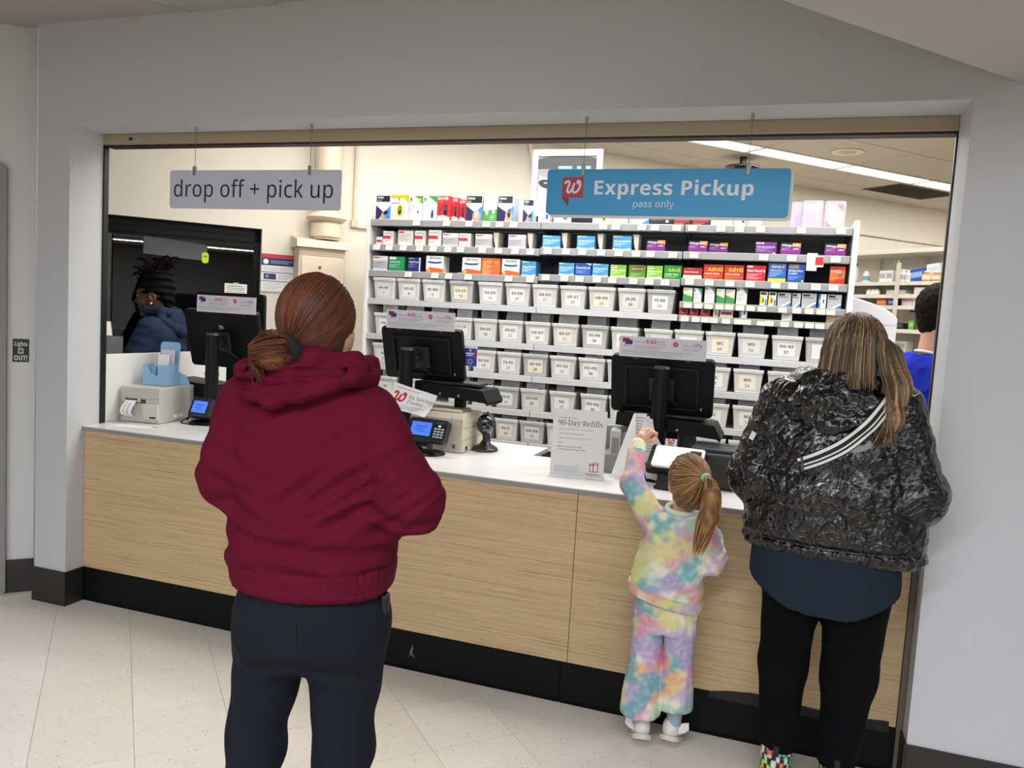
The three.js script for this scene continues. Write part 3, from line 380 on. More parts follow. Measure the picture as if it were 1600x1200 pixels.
BINS.forEach(([row, y0, list, py], ri) => list.forEach(([text, num, a, b], i) => {
  const A = onZ(a, py, GZ + .004), B = onZ(b, py, GZ + .004), cx = (A.x + B.x) / 2, w = B.x - A.x;
  const u = cx < SX[1] ? 0 : cx < SX[2] ? 1 : 2, ty = tiers[u].reduce((m, y) => Math.abs(y - y0) < Math.abs(m - y0) ? y : m, 9);
  let t; if (!binProto) { t = binProto = makeBin(); } else { t = binProto.clone(); t.name = numbered('storage_bin'); scene.add(t); }
  const sx = Math.min(1.02, w / BW / 1.012); t.scale.set(sx, 1, 1); t.position.set(cx, ty + 0.003, GZ - BD / 2 + .004);
  t.userData = {}; tag(t, text ? `white plastic bin marked ${text} ${num} on the ${row} bin shelf` : 'white plastic bin half hidden by long brown hair on the second bin shelf', 'bin', `letter-marked bins on the ${row} bin shelf`);
  const grey = (i * 5 + ri * 3) % 7 === 1; t.children.forEach(c => { if (c.name !== 'label' && grey) c.material = binGrey; });
  const lab = t.children[2], g = print(0.096, 0.084), [u0, v1] = LCELL[row + text + num], uv = g.attributes.uv;
  for (let k = 0; k < uv.count; k++) uv.setXY(k, u0 + uv.getX(k) * 128 / 1024, v1 - (1 - uv.getY(k)) * 112 / 1024);
  lab.geometry = g; lab.position.set(rr(-.006, .006), 0.062 + rr(-.004, .004), BD * .4735 ); lab.rotation.set(0.107, 0, rr(-.02, .02)); lab.name = 'label';
  const nb = 1 + ((i * 7 + ri * 5) % 3 > 0 ? 1 : 0);
  for (let k = 0; k < nb; k++) {
    const m = part('paper_bag', bagGeos[Math.floor(rnd() * 4)], bagMats[Math.floor(rnd() * 3)]);
    const s = Math.min(1, (w - .045) / .13); m.scale.set(s * rr(.86, 1), 1, 1);
    m.position.set(cx + (w - .045 - .13 * s) * rr(-.4, .4), ty + rr(.11, .122), GZ - .075 - k * 0.085); m.rotation.set(rr(-.22, -.02), rr(-.05, .05), rr(-.05, .05));
    tag(m, `${k ? 'rear' : 'front'} paper prescription bag standing in ${text ? `bin ${text} ${num} of the ${row} bin shelf` : 'the bin half hidden by long brown hair'}`, 'paper bag', 'prescription bags in the bins');
  }
}));
// clear hanging packs on the top right, framed picture standing on the unit
{
  const clear = MP(0xf2eef8, 0.15, { transmission: 0.75, thickness: 0, ior: 1.45 });
  [[1238, 1256, 315, 'lilac', '#c9c4e8', 'narrow clear pack with lilac insert at left of the clear packs', .035], [1255.5, 1288, 312.5, 'lilac', '#d5cfee', 'wide clear pack with lilac insert between two clear packs', .014], [1290, 1323.5, 313.5, 'red', '#f1e4e8', 'clear pack with red corners at the right end', .014]].forEach(([a, b, pt, k, col, label, back]) => {
    const A = onZ(a, pt, GZ - back), B = onZ(b, pt, GZ - back), w = B.x - A.x, h = A.y - 2.2;
    const t = thing('clear_pack', label, 'package', [(A.x + B.x) / 2, 2.2, GZ - back - .02], 0, 'clear packs at the right end of the top shelf');
    part('shell', at(ext(rrect(w - .004, h - .004, .012), .026, .002), 0, h / 2 + .0005, -.013), clear, t);
    part('insert', rbox(w * .8, h * .84, .01, .004, 0, h * .46, 0), M(0xffffff, .5, { map: tex(canvas(128, 160, (x, W, H) => { x.fillStyle = col; x.fillRect(0, 0, W, H); x.fillStyle = k === 'red' ? '#c8324c' : '#8a82cc'; if (k === 'red') { x.beginPath(); x.moveTo(70, 0); x.lineTo(128, 0); x.lineTo(128, 60); x.fill(); x.beginPath(); x.moveTo(0, 160); x.lineTo(50, 160); x.lineTo(0, 120); x.fill(); } else { for (let i = 0; i < 5; i++) x.fillRect(20, 60 + i * 16, 60 + (i % 2) * 24, 5); x.fillStyle = '#d89ac8'; x.fillRect(16, 140, 96, 8); } x.strokeStyle = '#fff'; x.lineWidth = 5; x.beginPath(); x.moveTo(10, 40); x.lineTo(64, 66); x.lineTo(118, 40); x.stroke(); })) }), t);
  });
  const A = onZ(835, 235, -2.1), B = onZ(943, 235, -2.1), w = B.x - A.x, h = A.y - 2.2, t = thing('framed_picture', 'white framed grey street photograph standing on the shelving behind the blue sign', 'picture', [(A.x + B.x) / 2, 2.2, -2.1]);
  const fr = rrect(w, h, .004), ho = new THREE.Path(); const iw = w / 2 - .035, i0 = -h / 2 + .11, i1 = h / 2 - .04; ho.moveTo(-iw, i0); ho.lineTo(iw, i0); ho.lineTo(iw, i1); ho.lineTo(-iw, i1); ho.closePath(); fr.holes.push(ho);
  part('frame', at(ext(fr, .018, .001, 1), 0, h / 2, 0), M(0xe6e5e1, .4), t);
  part('dark_strip', print(w * .84, .045, 0, .052, .0205), M(0x15171b, .3), t);
  part('photograph', print(iw * 2, i1 - i0, 0, (i0 + i1) / 2 + h / 2, .006), M(0xffffff, .35, { map: tex(canvas(256, 256, (x, W, H) => { x.fillStyle = '#8e9297'; x.fillRect(0, 0, W, H); x.fillStyle = '#3a3d42'; x.beginPath(); x.ellipse(130, 30, 140, 34, 0, PI, 0); x.lineTo(W, 60); x.lineTo(0, 60); x.fill(); x.fillStyle = '#7fa9ab'; x.fillRect(90, 46, 60, 40); x.fillRect(170, 46, 60, 40); x.fillStyle = '#d3d6d8'; x.beginPath(); x.moveTo(10, 90); x.lineTo(110, 130); x.lineTo(60, 250); x.lineTo(0, 250); x.fill(); x.fillStyle = '#23262a'; for (let i = 0; i < 5; i++) { x.beginPath(); x.ellipse(40 + i * 40, 130 + i * 24, 34, 20, .3, 0, 7); x.fill(); } x.fillStyle = '#b8bcbf'; for (let i = 0; i < 4; i++) x.fillRect(30 + i * 44, 122 + i * 25, 30, 6); })) }), t);
  part('backing', box(w - .01, h - .01, .006, 0, h / 2, -.004), M(0x50525a, .6), t);
}
// ------------------------------------------------------------ service counter
const woodTex = tex(canvas(1024, 1024, (x, w, h) => {
  x.fillStyle = '#ccb188'; x.fillRect(0, 0, w, h);
  for (let i = 0; i < 2600; i++) { const y = rnd() * h, l = rr(60, 420), px = rnd() * w; const d = rnd(); x.strokeStyle = d < .5 ? `rgba(150,118,72,${rr(.08, .26)})` : d < .8 ? `rgba(226,204,162,${rr(.1, .3)})` : `rgba(112,84,48,${rr(.08, .3)})`; x.lineWidth = rr(.6, 2.6); x.beginPath(); x.moveTo(px, y); x.bezierCurveTo(px + l * .3, y + rr(-4, 4), px + l * .7, y + rr(-4, 4), px + l, y + rr(-3, 3)); x.stroke(); if (px + l > w) { x.beginPath(); x.moveTo(px - w, y); x.lineTo(px - w + l, y); x.stroke(); } }
}), true, true);
const woodMat = M(0xffffff, 0.45, { map: woodTex });
const topMat = M(0xdadada, 0.3), edgeMat = M(0x8e8f90, 0.45);
{
  const c = thing('service_counter', 'long pharmacy service counter clad in pale oak laminate with black kick plate', 'counter');
  const seam = 2.586, yk = 0.175, yt = 0.888;
  for (const [x0, x1] of [[0.002, seam - .001], [seam + .001, CW - .022]]) part('front_panel', metreUV(rbox(x1 - x0, yt - yk - .002, 0.02, 0.002, (x0 + x1) / 2, (yk + yt) / 2 + .001, -0.01, 1), 0.9), woodMat, c);
  part('end_strip', box(0.018, yt - .01, 0.026, CW - .011, yt / 2 + .005, -0.008), M(0x6d6356, 0.5), c);
  for (const [x0, x1] of [[0.002, 2.559], [2.562, CW - .022]]) { const k = part('kick_plate', merge([box(x1 - x0, yk - .002, 0.01, (x0 + x1) / 2, yk / 2, -0.006), at(ext(poly([[0, 0], [0.012, 0], [0.008, 0.01], [0, 0.018]]), x1 - x0), x0, 0.0005, -0.001, 0, PI / 2).applyMatrix4(new THREE.Matrix4().makeTranslation(0, 0, 0))]), MP(0x0b0d10, 0.5, { specularIntensity: .35 }), c); }
  // torn, lifted edge of the kick plate towards the right end
  const torn = []; for (let i = 0; i <= 30; i++) { const u = i / 30; torn.push([3.16 + u * 0.64, yk + .001 + 0.028 * Math.sin(u * 5.2) * (1 - u) + 0.02 * u + 0.005 * noise.noise(u * 14, 2, 3)]); }
  part('torn_edge', at(ext(poly([[3.16, yk - .02], [3.8, yk - .02], ...torn.reverse()]), 0.004), 0, 0, 0.0005), M(0x1d1b19, 0.7), c);
  part('scuff_mark', at(ext(poly([[0, 0], [.01, .004], [.013, .02], [.01, .03], [.02, .05], [.022, .064], [.027, .05], [.024, .03], [.03, .02], [.036, .004], [.028, .008], [.022, .018], [.012, .01]]), 0.0006), onZ(636, 1028, 0).x, 0.055, 0.0), M(0x6f6a60, 0.9), c);
  part('carcass', merge([box(CW - .03, 0.86, 0.02, CW / 2, 0.44, -0.58), box(0.02, 0.86, 0.54, 0.02, 0.44, -0.3), box(0.02, 0.86, 0.54, CW - .03, 0.44, -0.3), box(2.16, .86, .02, 1.09, .44, -.87), box(.02, .86, .28, 2.16, .44, -.73)]), M(0xc8c7c3, 0.5), c);
  const t = thing('countertop', 'white laminate countertop with grey edge running the whole opening', 'countertop', [0, 0.888, 0]);
  for (const [x0, x1, d, n] of [[0.001, 2.2, .9], [2.2, seam - .0005, .63], [seam + .0005, CW - .002, .63]]) {
    part('slab', metreUV(box(x1 - x0, 0.004, d, (x0 + x1) / 2, 0.02, 0.012 - d / 2)), topMat, t);
    part('edge_band', box(x1 - x0, 0.018, d - .001, (x0 + x1) / 2, 0.009, 0.0115 - d / 2), edgeMat, t);
  }
  const w = thing('work_shelf', 'lower grey work shelf behind the counter beside the cut-out', 'shelf', [3.03, 0.72, -0.74]);
  part('board', rbox(1.6, 0.02, 0.24, .004, 0, 0.01, 0), M(0x9fa1a3, .5), w); for (const s of [-1, 1]) part('leg', box(.03, .72, .2, s * .78, -.36, 0), M(0x6d6e70, .5), w);
}
// white side partition at the left end of the counter
{
  const p = thing('side_partition', 'plain white partition panel at the left end of the counter', 'partition', [-0.021, 0, 0]);
  part('panel', rbox(0.02, 1.268, 1.07, 0.003, 0, 0.634, -0.665), M(0xe4e4e0, 0.5), p); part('foot_rail', box(.03, .04, 1.0, -.0, .02, -.705), M(0x77787a, .5), p);
}
// ------------------------------------------------------------ hanging signs
function fitText(x, s, cx, y, width, font, colour, sy = 1) { x.save(); x.font = font; const w = x.measureText(s).width; x.translate(cx, y); x.scale(width / w, sy); x.textAlign = 'center'; x.fillStyle = colour; x.fillText(s, 0, 0); x.restore(); }
function scriptW(x, cx, cy, s, colour, lw) { x.save(); x.translate(cx, cy); x.scale(s, s); x.strokeStyle = colour; x.lineWidth = lw; x.lineCap = 'round'; x.lineJoin = 'round'; x.beginPath(); x.moveTo(-52, -26); x.bezierCurveTo(-40, -44, -18, -40, -24, -20); x.bezierCurveTo(-30, 0, -42, 26, -28, 32); x.bezierCurveTo(-12, 36, 2, -4, 8, -22); x.bezierCurveTo(0, 4, -6, 34, 14, 32); x.bezierCurveTo(38, 28, 56, -14, 44, -36); x.bezierCurveTo(34, -50, 20, -30, 34, -24); x.stroke(); x.restore(); }
function hangingSign(x0, x1, y0, y1, draw, label, boardCol, cables, backing) {
  const w = x1 - x0, h = y1 - y0, t = thing('hanging_sign', label, 'sign', [(x0 + x1) / 2, (y0 + y1) / 2, 0]);
  part('board', at(ext(rrect(w, h, .014), .005, .0006), 0, 0, -.005), M(boardCol, .4), t);
  const g = new THREE.ShapeGeometry(rrect(w - .004, h - .004, .013), 8), uv = g.attributes.uv, p = g.attributes.position; for (let i = 0; i < uv.count; i++) uv.setXY(i, p.getX(i) / w + .5, p.getY(i) / h + .5); g.translate(0, 0, .0011);
  part('print', g, M(0xffffff, .4, { map: tex(canvas(1848, 352, draw)) }), t);
  if (backing) part('backing', at(ext(rrect(w, h, .014), .004, .0006), .012, -.012, -.014), M(0xe8e8e6, .4), t);
  cables.forEach((cx) => { const X = cx - (x0 + x1) / 2; part('cable', cyl(.0013, .0013, SOF - y1, X, h / 2 + (SOF - y1) / 2, -.002, 6), M(0x6b6c6e, .4, { metalness: .6 }), t); part('clip', merge([rbox(.017, .042, .014, .003, X, h / 2 - .002, -.001)]), M(0x9b9c9c, .4, { metalness: .5 }), t); part('ceiling_plug', cyl(.007, .006, .024, X, h / 2 + SOF - y1 - .012, -.002, 12), M(0xa9abae, .4, { metalness: .5 }), t); });
}
hangingSign(0.507, 1.434, 2.007, 2.183, (x, w, h) => { x.fillStyle = '#cfd5df'; x.fillRect(0, 0, w, h); fitText(x, 'drop off + pick up', w * .492, 244, w * .945, '180px sans-serif', '#20263a', 1.18); }, 'grey hanging sign reading drop off + pick up', 0xcfd5df, [0.648, 1.273]);
hangingSign(2.376, 3.298, 2.006, 2.182, (x, w, h) => {
  x.fillStyle = '#33a0d8'; x.fillRect(0, 0, w, h); x.fillStyle = '#b43340'; x.fillRect(126, 62, 176, 160); x.beginPath(); x.fillStyle = '#84242f'; x.moveTo(126, 222); x.lineTo(186, 222); x.lineTo(186, 292); x.fill(); scriptW(x, 214, 142, 1.25, '#e6e8ec', 14); x.fillStyle = '#1f5f86'; x.fillRect(310, 210, 8, 8);
  fitText(x, 'Express Pickup', 990, 196, 1230, 'bold 150px sans-serif', '#eef2f8'); fitText(x, 'pass only', 860, 290, 320, '72px sans-serif', '#e0ecf6');
}, 'blue hanging sign reading Express Pickup pass only', 0x33a0d8, [2.521, 3.148], true);

// ------------------------------------------------------------ drive-through window and things on the back wall
const onWall = (a, y, out = 0) => st(a, BACK + out, y);
{
  const w = WA1 - WA0, h = WY1 - WY0, t = structure('window_1', new THREE.BufferGeometry().copy(merge([box(w, .105, .05, 0, h / 2 - .0525, 0), box(w, .05, .05, 0, -h / 2 + .025, 0), box(.045, h, .05, w / 2 - .0225, 0, 0), box(.045, h, .05, -w / 2 + .0225, 0, 0), box(w - .1, .014, .066, 0, h / 2 - .05, 0), box(w - .1, .02, .03, 0, h / 2 - .115, 0)])), MP(0x07080a, .45, { specularIntensity: .4 }));
  t.position.copy(st((WA0 + WA1) / 2, BACK - .085, (WY0 + WY1) / 2)); t.rotation.y = PI / 4;
  part('pane', box(w - .09, h - .155, .006, 0, -.0275, -.004), MP(0xffffff, 0.01, { transmission: 1, thickness: 0, ior: 1.75 }), t);
  const sill = part('window_sill', box(w, .02, .13, 0, -h / 2 + .01, .085), M(0x9a9b9b, .4), t); sill.userData.label = 'grey window sill';
  const y = thing('glass_tag', 'bright yellow-green tag stuck on the dark window', 'sticker', st(.73, BACK - .074, 1.898), PI / 4); part('tag', at(ext(rrect(.05, .082, .022), .002), 0, 0, 0), M(0xc6e02a, .5), y); part('print', print(.03, .012, 0, .01, .003), M(0x7f9a1a, .5), y);
  const n = thing('paper_notice', 'small white printed notice in the lower right corner of the dark window', 'notice', st(.957, BACK - .072, 1.675), PI / 4); part('sheet', box(.165, .085, .001), M(0xffffff, .6, { map: tex(canvas(256, 128, (x, W, H) => { x.fillStyle = '#f1f1ee'; x.fillRect(0, 0, W, H); x.fillStyle = '#4a4b50'; x.fillRect(24, 26, 180, 7); x.fillRect(24, 50, 205, 5); x.fillRect(24, 68, 190, 5); x.fillRect(24, 92, 205, 5); })) }), n); part('tape', print(.04, .016, 0, .042, .001), M(0xdedfdc, .3), n);
  // small things on the sill at the left
  const c = thing('paper_cup', 'white paper cup upside down on the window ledge at far left', 'cup', st(.065, BACK - .005, 1.185 + .1), PI / 4); part('cup', lathe([[.0, 0], [.042, 0], [.045, .008], [.034, .1], [.0, .1]]), M(0xf2f1ee, .6), c); part('rim', at(new THREE.TorusGeometry(.043, .003, 8, 24), 0, .004, 0, PI / 2), M(0xf7f6f3, .5), c);
  const bx = thing('clear_box', 'clear plastic box on the window ledge below the paper cup', 'box', st(.08, BACK + .02, 1.0), PI / 4); part('shell', box(.2, .284, .1, 0, .142, 0), MP(0xe6ecec, .1, { transmission: .8, thickness: 0 }), bx); part('contents', rbox(.14, .1, .06, .01, 0, .06, 0), M(0xc9c2b4, .7), bx);
  const gb = thing('green_bottle', 'green plastic bottle on the window ledge left of the navy hoodie', 'bottle', st(.235, BACK + .03, 1.0), PI / 4); part('bottle', lathe([[0, 0], [.03, 0], [.032, .01], [.032, .17], [.014, .2], [.014, .225], [0, .225]]), M(0x2f8a4e, .35), gb); part('cap', cyl(.016, .016, .02, 0, .235, 0, 16), M(0x24683c, .4), gb);
  const lg = thing('window_ledge', 'white ledge under the drive-through window behind the side partition', 'ledge', st(.09, BACK + .06, .96), PI / 4); part('board', rbox(2.0, .03, .26, .004, 0, .02, .0), M(0xd6d5d0, .5), lg); for (const s of [-1, 1]) part('bracket', ext(poly([[0, 0], [.2, 0], [0, -.2]]), .02).rotateY(-PI / 2).translate(s * .7, 0, -.1), M(0xb0b0ae, .5), lg);
}
{
  const p = thing('wall_poster', 'red-headed navy and white notice on the cream wall right of the window', 'poster', onWall(1.262, 1.822, .004), PI / 4);
  part('sheet', box(.265, .285, .003), M(0xffffff, .5, { map: tex(canvas(256, 276, (x, W, H) => {
    x.fillStyle = '#eceef2'; x.fillRect(0, 0, W, H); x.fillStyle = '#c8343a'; x.fillRect(0, 0, W, 30); x.fillStyle = '#22305e'; x.fillRect(0, 30, W, 56); x.fillStyle = '#e9eaf0'; x.beginPath(); x.arc(32, 58, 20, 0, 7); x.fill(); x.fillStyle = '#8fa0cc'; x.fillRect(66, 48, 160, 7); x.fillRect(66, 62, 130, 6); x.fillStyle = '#b9bcc8'; for (let i = 0; i < 3; i++) x.fillRect(16, 98 + i * 11, 220 - i * 30, 4); x.fillStyle = '#22305e'; x.fillRect(0, 134, W, 5); x.fillRect(18, 146, 90, 44); x.fillStyle = '#8a93b8'; x.fillRect(30, 156, 26, 22); x.fillStyle = '#b0b4c4'; for (let i = 0; i < 3; i++) x.fillRect(122, 150 + i * 14, 110 - i * 18, 5); x.fillStyle = '#22305e'; x.fillRect(0, 200, W, 5); x.fillStyle = '#b9bcc8'; for (let i = 0; i < 4; i++) x.fillRect(16, 216 + i * 14, 130 - (i % 2) * 20, 4); x.fillStyle = '#5f6474'; x.fillRect(178, 214, 3, 50); x.fillRect(190, 224, 40, 30);
  })) }), p); part('holder', box(.275, .012, .008, 0, -.146, .002), M(0xcfd3d8, .3), p);
  const pm = M(0xe2d3bd, .5), d = thing('drain_pipe', 'thick cream drain pipe with a collar beside the hanging grey sign', 'pipe', onWall(1.59, 0, .13), PI / 4);
  part('pipe', cyl(.1, .1, PH_H - 2.1, 0, (PH_H + 2.1) / 2, 0, 32), pm, d);
  part('collar', lathe([[.1, 2.235], [.13, 2.24], [.155, 2.262], [.155, 2.272], [.12, 2.3], [.1, 2.305]].map(q => q), 32), pm, d); part('socket', cyl(.118, .118, .1, 0, 2.17, 0, 32), pm, d);
  const u = thing('utility_cabinet', 'cream wall cabinet with vent slots and lock under the drain pipe', 'cabinet', onWall(1.55, 0, .0), PI / 4);
  part('body', rbox(.36, 1.1, .2, .012, 0, 1.48, .105), pm, u); part('hood', at(ext(poly([[0, 0], [-.25, 0], [-.235, .05], [0, .09]]), .4, .004), -.2, 2.03, .0, 0, PI / 2), pm, u);
  part('door', rbox(.3, .98, .014, .006, -.01, 1.47, .212), pm, u); part('lock', cyl(.01, .01, .008).rotateX(PI / 2).translate(-.02, 1.88, .222), M(0x4a4640, .4), u);
  part('vent_slots', merge([0, 1, 2, 3].map(i => box(.09, .008, .004, -.09, 1.62 - i * .018, .22))), M(0x9a8d78, .7), u);
  const c = thing('cable_conduit', 'thin cream conduit with an elbow box running down the cream wall', 'conduit', onWall(1.834, 0, .02), PI / 4);
  part('riser', cyl(.012, .012, .88, 0, 2.72, 0, 10), M(0xd3c8b4, .5), c); part('elbow_box', rbox(.05, .06, .04, .006, 0, 2.26, 0), M(0xc9bda8, .5), c); part('branch', cyl(.01, .01, .6).rotateZ(PI / 2).translate(.3, 2.235, 0), M(0xd3c8b4, .5), c);
}
// storage shelf glimpsed left of the gondola
{
  const t = thing('storage_shelf', 'narrow white storage shelf glimpsed left of the shelving units', 'shelf', [0.66, 0, -2.56], 0);
  const pm = M(0xe8e6e0, .45); for (const [x, z] of [[-.24, .17], [.24, .17], [-.24, -.17], [.24, -.17]]) part('post', box(.03, 2.28, .03, x, 1.14, z), pm, t);
  [.5, .95, 1.3, 1.62, 1.98, 2.26].forEach(y => part('board', box(.46, .02, .36, 0, y, 0), pm, t)); part('side_panel', box(.012, 2.2, .31, -.236, 1.12, 0), M(0xdcd8ce, .5), t);
  const add = (n, lab, cat, x, y, z, w, h, d, col) => { const m = part(n, rbox(w, h, d, .006), M(col, .6)); m.position.set(.66 + x, y + h / 2 + .0105, -2.56 + z); tag(m, lab, cat); };
  add('brown_carton', 'brown cardboard carton on the narrow storage shelf', 'box', -.05, .95, .02, .3, .24, .24, 0x8a6a48); add('paper_stack', 'white paper stack on the narrow storage shelf below the brown carton', 'paper', -.04, .5, .02, .26, .16, .22, 0xd8d8d6);
  add('file_box', 'pale blue file box on the narrow storage shelf', 'box', -.05, 1.3, .03, .3, .17, .24, 0xa9bac8); add('parcel', 'white soft parcel on the narrow storage shelf, upper level', 'parcel', -.04, 1.62, .03, .3, .2, .24, 0xc9d2da); add('grey_carton', 'grey carton on the top level of the narrow storage shelf', 'box', 0, 1.98, .02, .28, .14, .22, 0xb6b2a6);
}
// ceiling fittings and leaning pole
{
  const d = thing('dome_camera', 'black dome camera on the ceiling above the blue hanging sign', 'camera', st(5.2, -1.15, PH_H)); part('base', cyl(.03, .03, .09, 0, -.045, 0, 16), blackMat, d); part('bowl', lathe([[0, -.2], [.05, -.196], [.1, -.17], [.135, -.125], [.155, -.1], [.155, -.085], [0, -.085]], 28), MP(0x0d0e10, .15, { clearcoat: 1 }), d);
  const s = thing('ceiling_speaker', 'round cream ceiling speaker grille beyond the strip lights', 'speaker', st(5.665, -.4, PH_H)); part('ring', lathe([[.06, -.004], [.12, -.012], [.13, -.006], [.13, .0], [.06, .0]], 32), M(0xe6dccb, .5), s); part('grille', cyl(.075, .08, .006, 0, -.004, 0, 28), M(0xc4b8a4, .7), s);
  const k = thing('sprinkler_head', 'small dark sprinkler head on the ceiling near the opening header', 'sprinkler', onY(1201, 206, PH_H)); part('flange', cyl(.03, .022, .01, 0, -.005, 0, 16), M(0x8a8680, .4), k); part('deflector', merge([cyl(.005, .005, .05, 0, -.03, 0, 8), cyl(.016, .016, .004, 0, -.055, 0, 12)]), M(0x3a3835, .4), k);
  const v = thing('return_grille', 'dark square return-air grille in the ceiling beyond the strip lights', 'vent', st(7.62, -1.27, PH_H - .001), PI / 4); part('frame', merge([box(.92, .01, .02, 0, 0, .22), box(.92, .01, .02, 0, 0, -.22), box(.02, .01, .46, .45, 0, 0), box(.02, .01, .46, -.45, 0, 0)]), M(0x4c4a47, .5), v); part('backing', box(.9, .004, .44, 0, .006, 0), M(0x2b2a29, .8), v); for (let i = 0; i < 14; i++) part('slat', at(box(.88, .004, .03), 0, 0, -.2 + i * .031, .6), M(0x57544f, .5), v);
  const A = onN(827, 213, BACK + .04), B = onN(838, 290, BACK + .04), dir = B.clone().sub(A); const top = A.clone().addScaledVector(dir, (PH_H - .02 - A.y) / dir.y), bot = A.clone().addScaledVector(dir, -A.y / dir.y);
  const q = thing('leaning_pole', 'thin white pole leaning on the back wall left of the framed picture', 'pole', bot); part('shaft', tube([V(0, 0.004, 0), top.clone().sub(bot)], .016, 2, 8), M(0xf0eee8, .5), q); part('tip', new THREE.SphereGeometry(.017, 10, 8).translate(top.x - bot.x, top.y - bot.y, top.z - bot.z), M(0xdedcd6, .5), q);
}
// sticker on the left wall
{
  const p = thing('light_switch_sign', 'small black sticker reading Lights OUT! on the left wall', 'sticker', st(-.2965, LW + .002, 1.2685), PI / 4);
  part('plate', rbox(.072, .118, .003, .002), M(0x17181a, .4), p); part('print', print(.07, .116, 0, 0, .0018), M(0xffffff, .4, { map: tex(canvas(128, 208, (x, w, h) => { x.fillStyle = '#17181a'; x.fillRect(0, 0, w, h); fitText(x, 'Lights', 64, 62, 108, 'bold 44px serif', '#e9e9e6', 1.2); x.fillStyle = '#bdbdb8'; x.fillRect(42, 82, 44, 52); x.fillStyle = '#3a3b3d'; x.fillRect(54, 94, 20, 28); fitText(x, 'OUT!', 64, 194, 112, 'bold 56px sans-serif', '#e9e9e6', 1.1); })) }), p);
}
// ------------------------------------------------------------ equipment on the counter
const TOP = 0.9105;                                         // counter surface
const blackPlastic = MP(0x07090d, 0.45, { specularIntensity: .4 }), darkGrey = M(0x2c3138, 0.5), beige = M(0xc4beab, 0.5), beigeDark = M(0xa59f8d, 0.5), paleGrey = M(0xc2c1b8, 0.5);
const screenMat = tx => M(0x9fb6dd, 0.25, { emissive: 0x6f9be8, emissiveIntensity: 0.75, map: tx, emissiveMap: tx });
const blueScreen = tex(canvas(128, 80, (x, w, h) => { x.fillStyle = '#86aef0'; x.fillRect(0, 0, w, h); x.fillStyle = '#4a6fb4'; x.fillRect(30, 24, 70, 6); x.fillRect(26, 40, 60, 5); x.fillRect(40, 54, 50, 5); }));
const promoTex = tex(canvas(720, 176, (x, w, h) => {
  x.fillStyle = '#d3d0da'; x.fillRect(0, 0, w, h); x.fillStyle = '#8c2344'; x.fillRect(22, 14, 60, 38); x.fillStyle = '#37296e'; x.fillRect(46, 30, 62, 40); x.fillStyle = '#b83a5a'; x.font = 'bold 16px sans-serif'; x.fillText('rewards', 28, 88);
  x.fillStyle = '#55505f'; x.font = '22px serif'; x.fillText('Earn up to', 126, 52); x.fillStyle = '#b02844'; x.font = 'bold 50px serif'; x.fillText('$40', 222, 56); x.fillStyle = '#55505f'; x.font = '20px serif'; x.fillText('in cash', 306, 38); x.fillText('rewards', 306, 60); x.fillStyle = '#8f8a9c'; for (let i = 0; i < 3; i++) x.fillRect(126, 74 + i * 14, 270 - i * 30, 4); for (let i = 0; i < 3; i++) x.fillRect(22, 120 + i * 15, 600 - i * 90, 4);
  x.fillStyle = '#b3243c'; x.beginPath(); x.arc(468, 48, 22, 0, 7); x.fill(); x.fillStyle = '#e9c4cc'; x.fillRect(456, 40, 24, 5); x.fillRect(458, 52, 20, 4); x.fillStyle = '#55505f'; x.font = '20px serif'; x.fillText('Plus, earn', 530, 60); x.fillStyle = '#b02844'; x.font = 'bold 44px serif'; x.fillText('5%', 620, 62); x.fillStyle = '#8f8a9c'; x.fillRect(530, 78, 160, 4); x.fillRect(530, 92, 130, 4);
}));
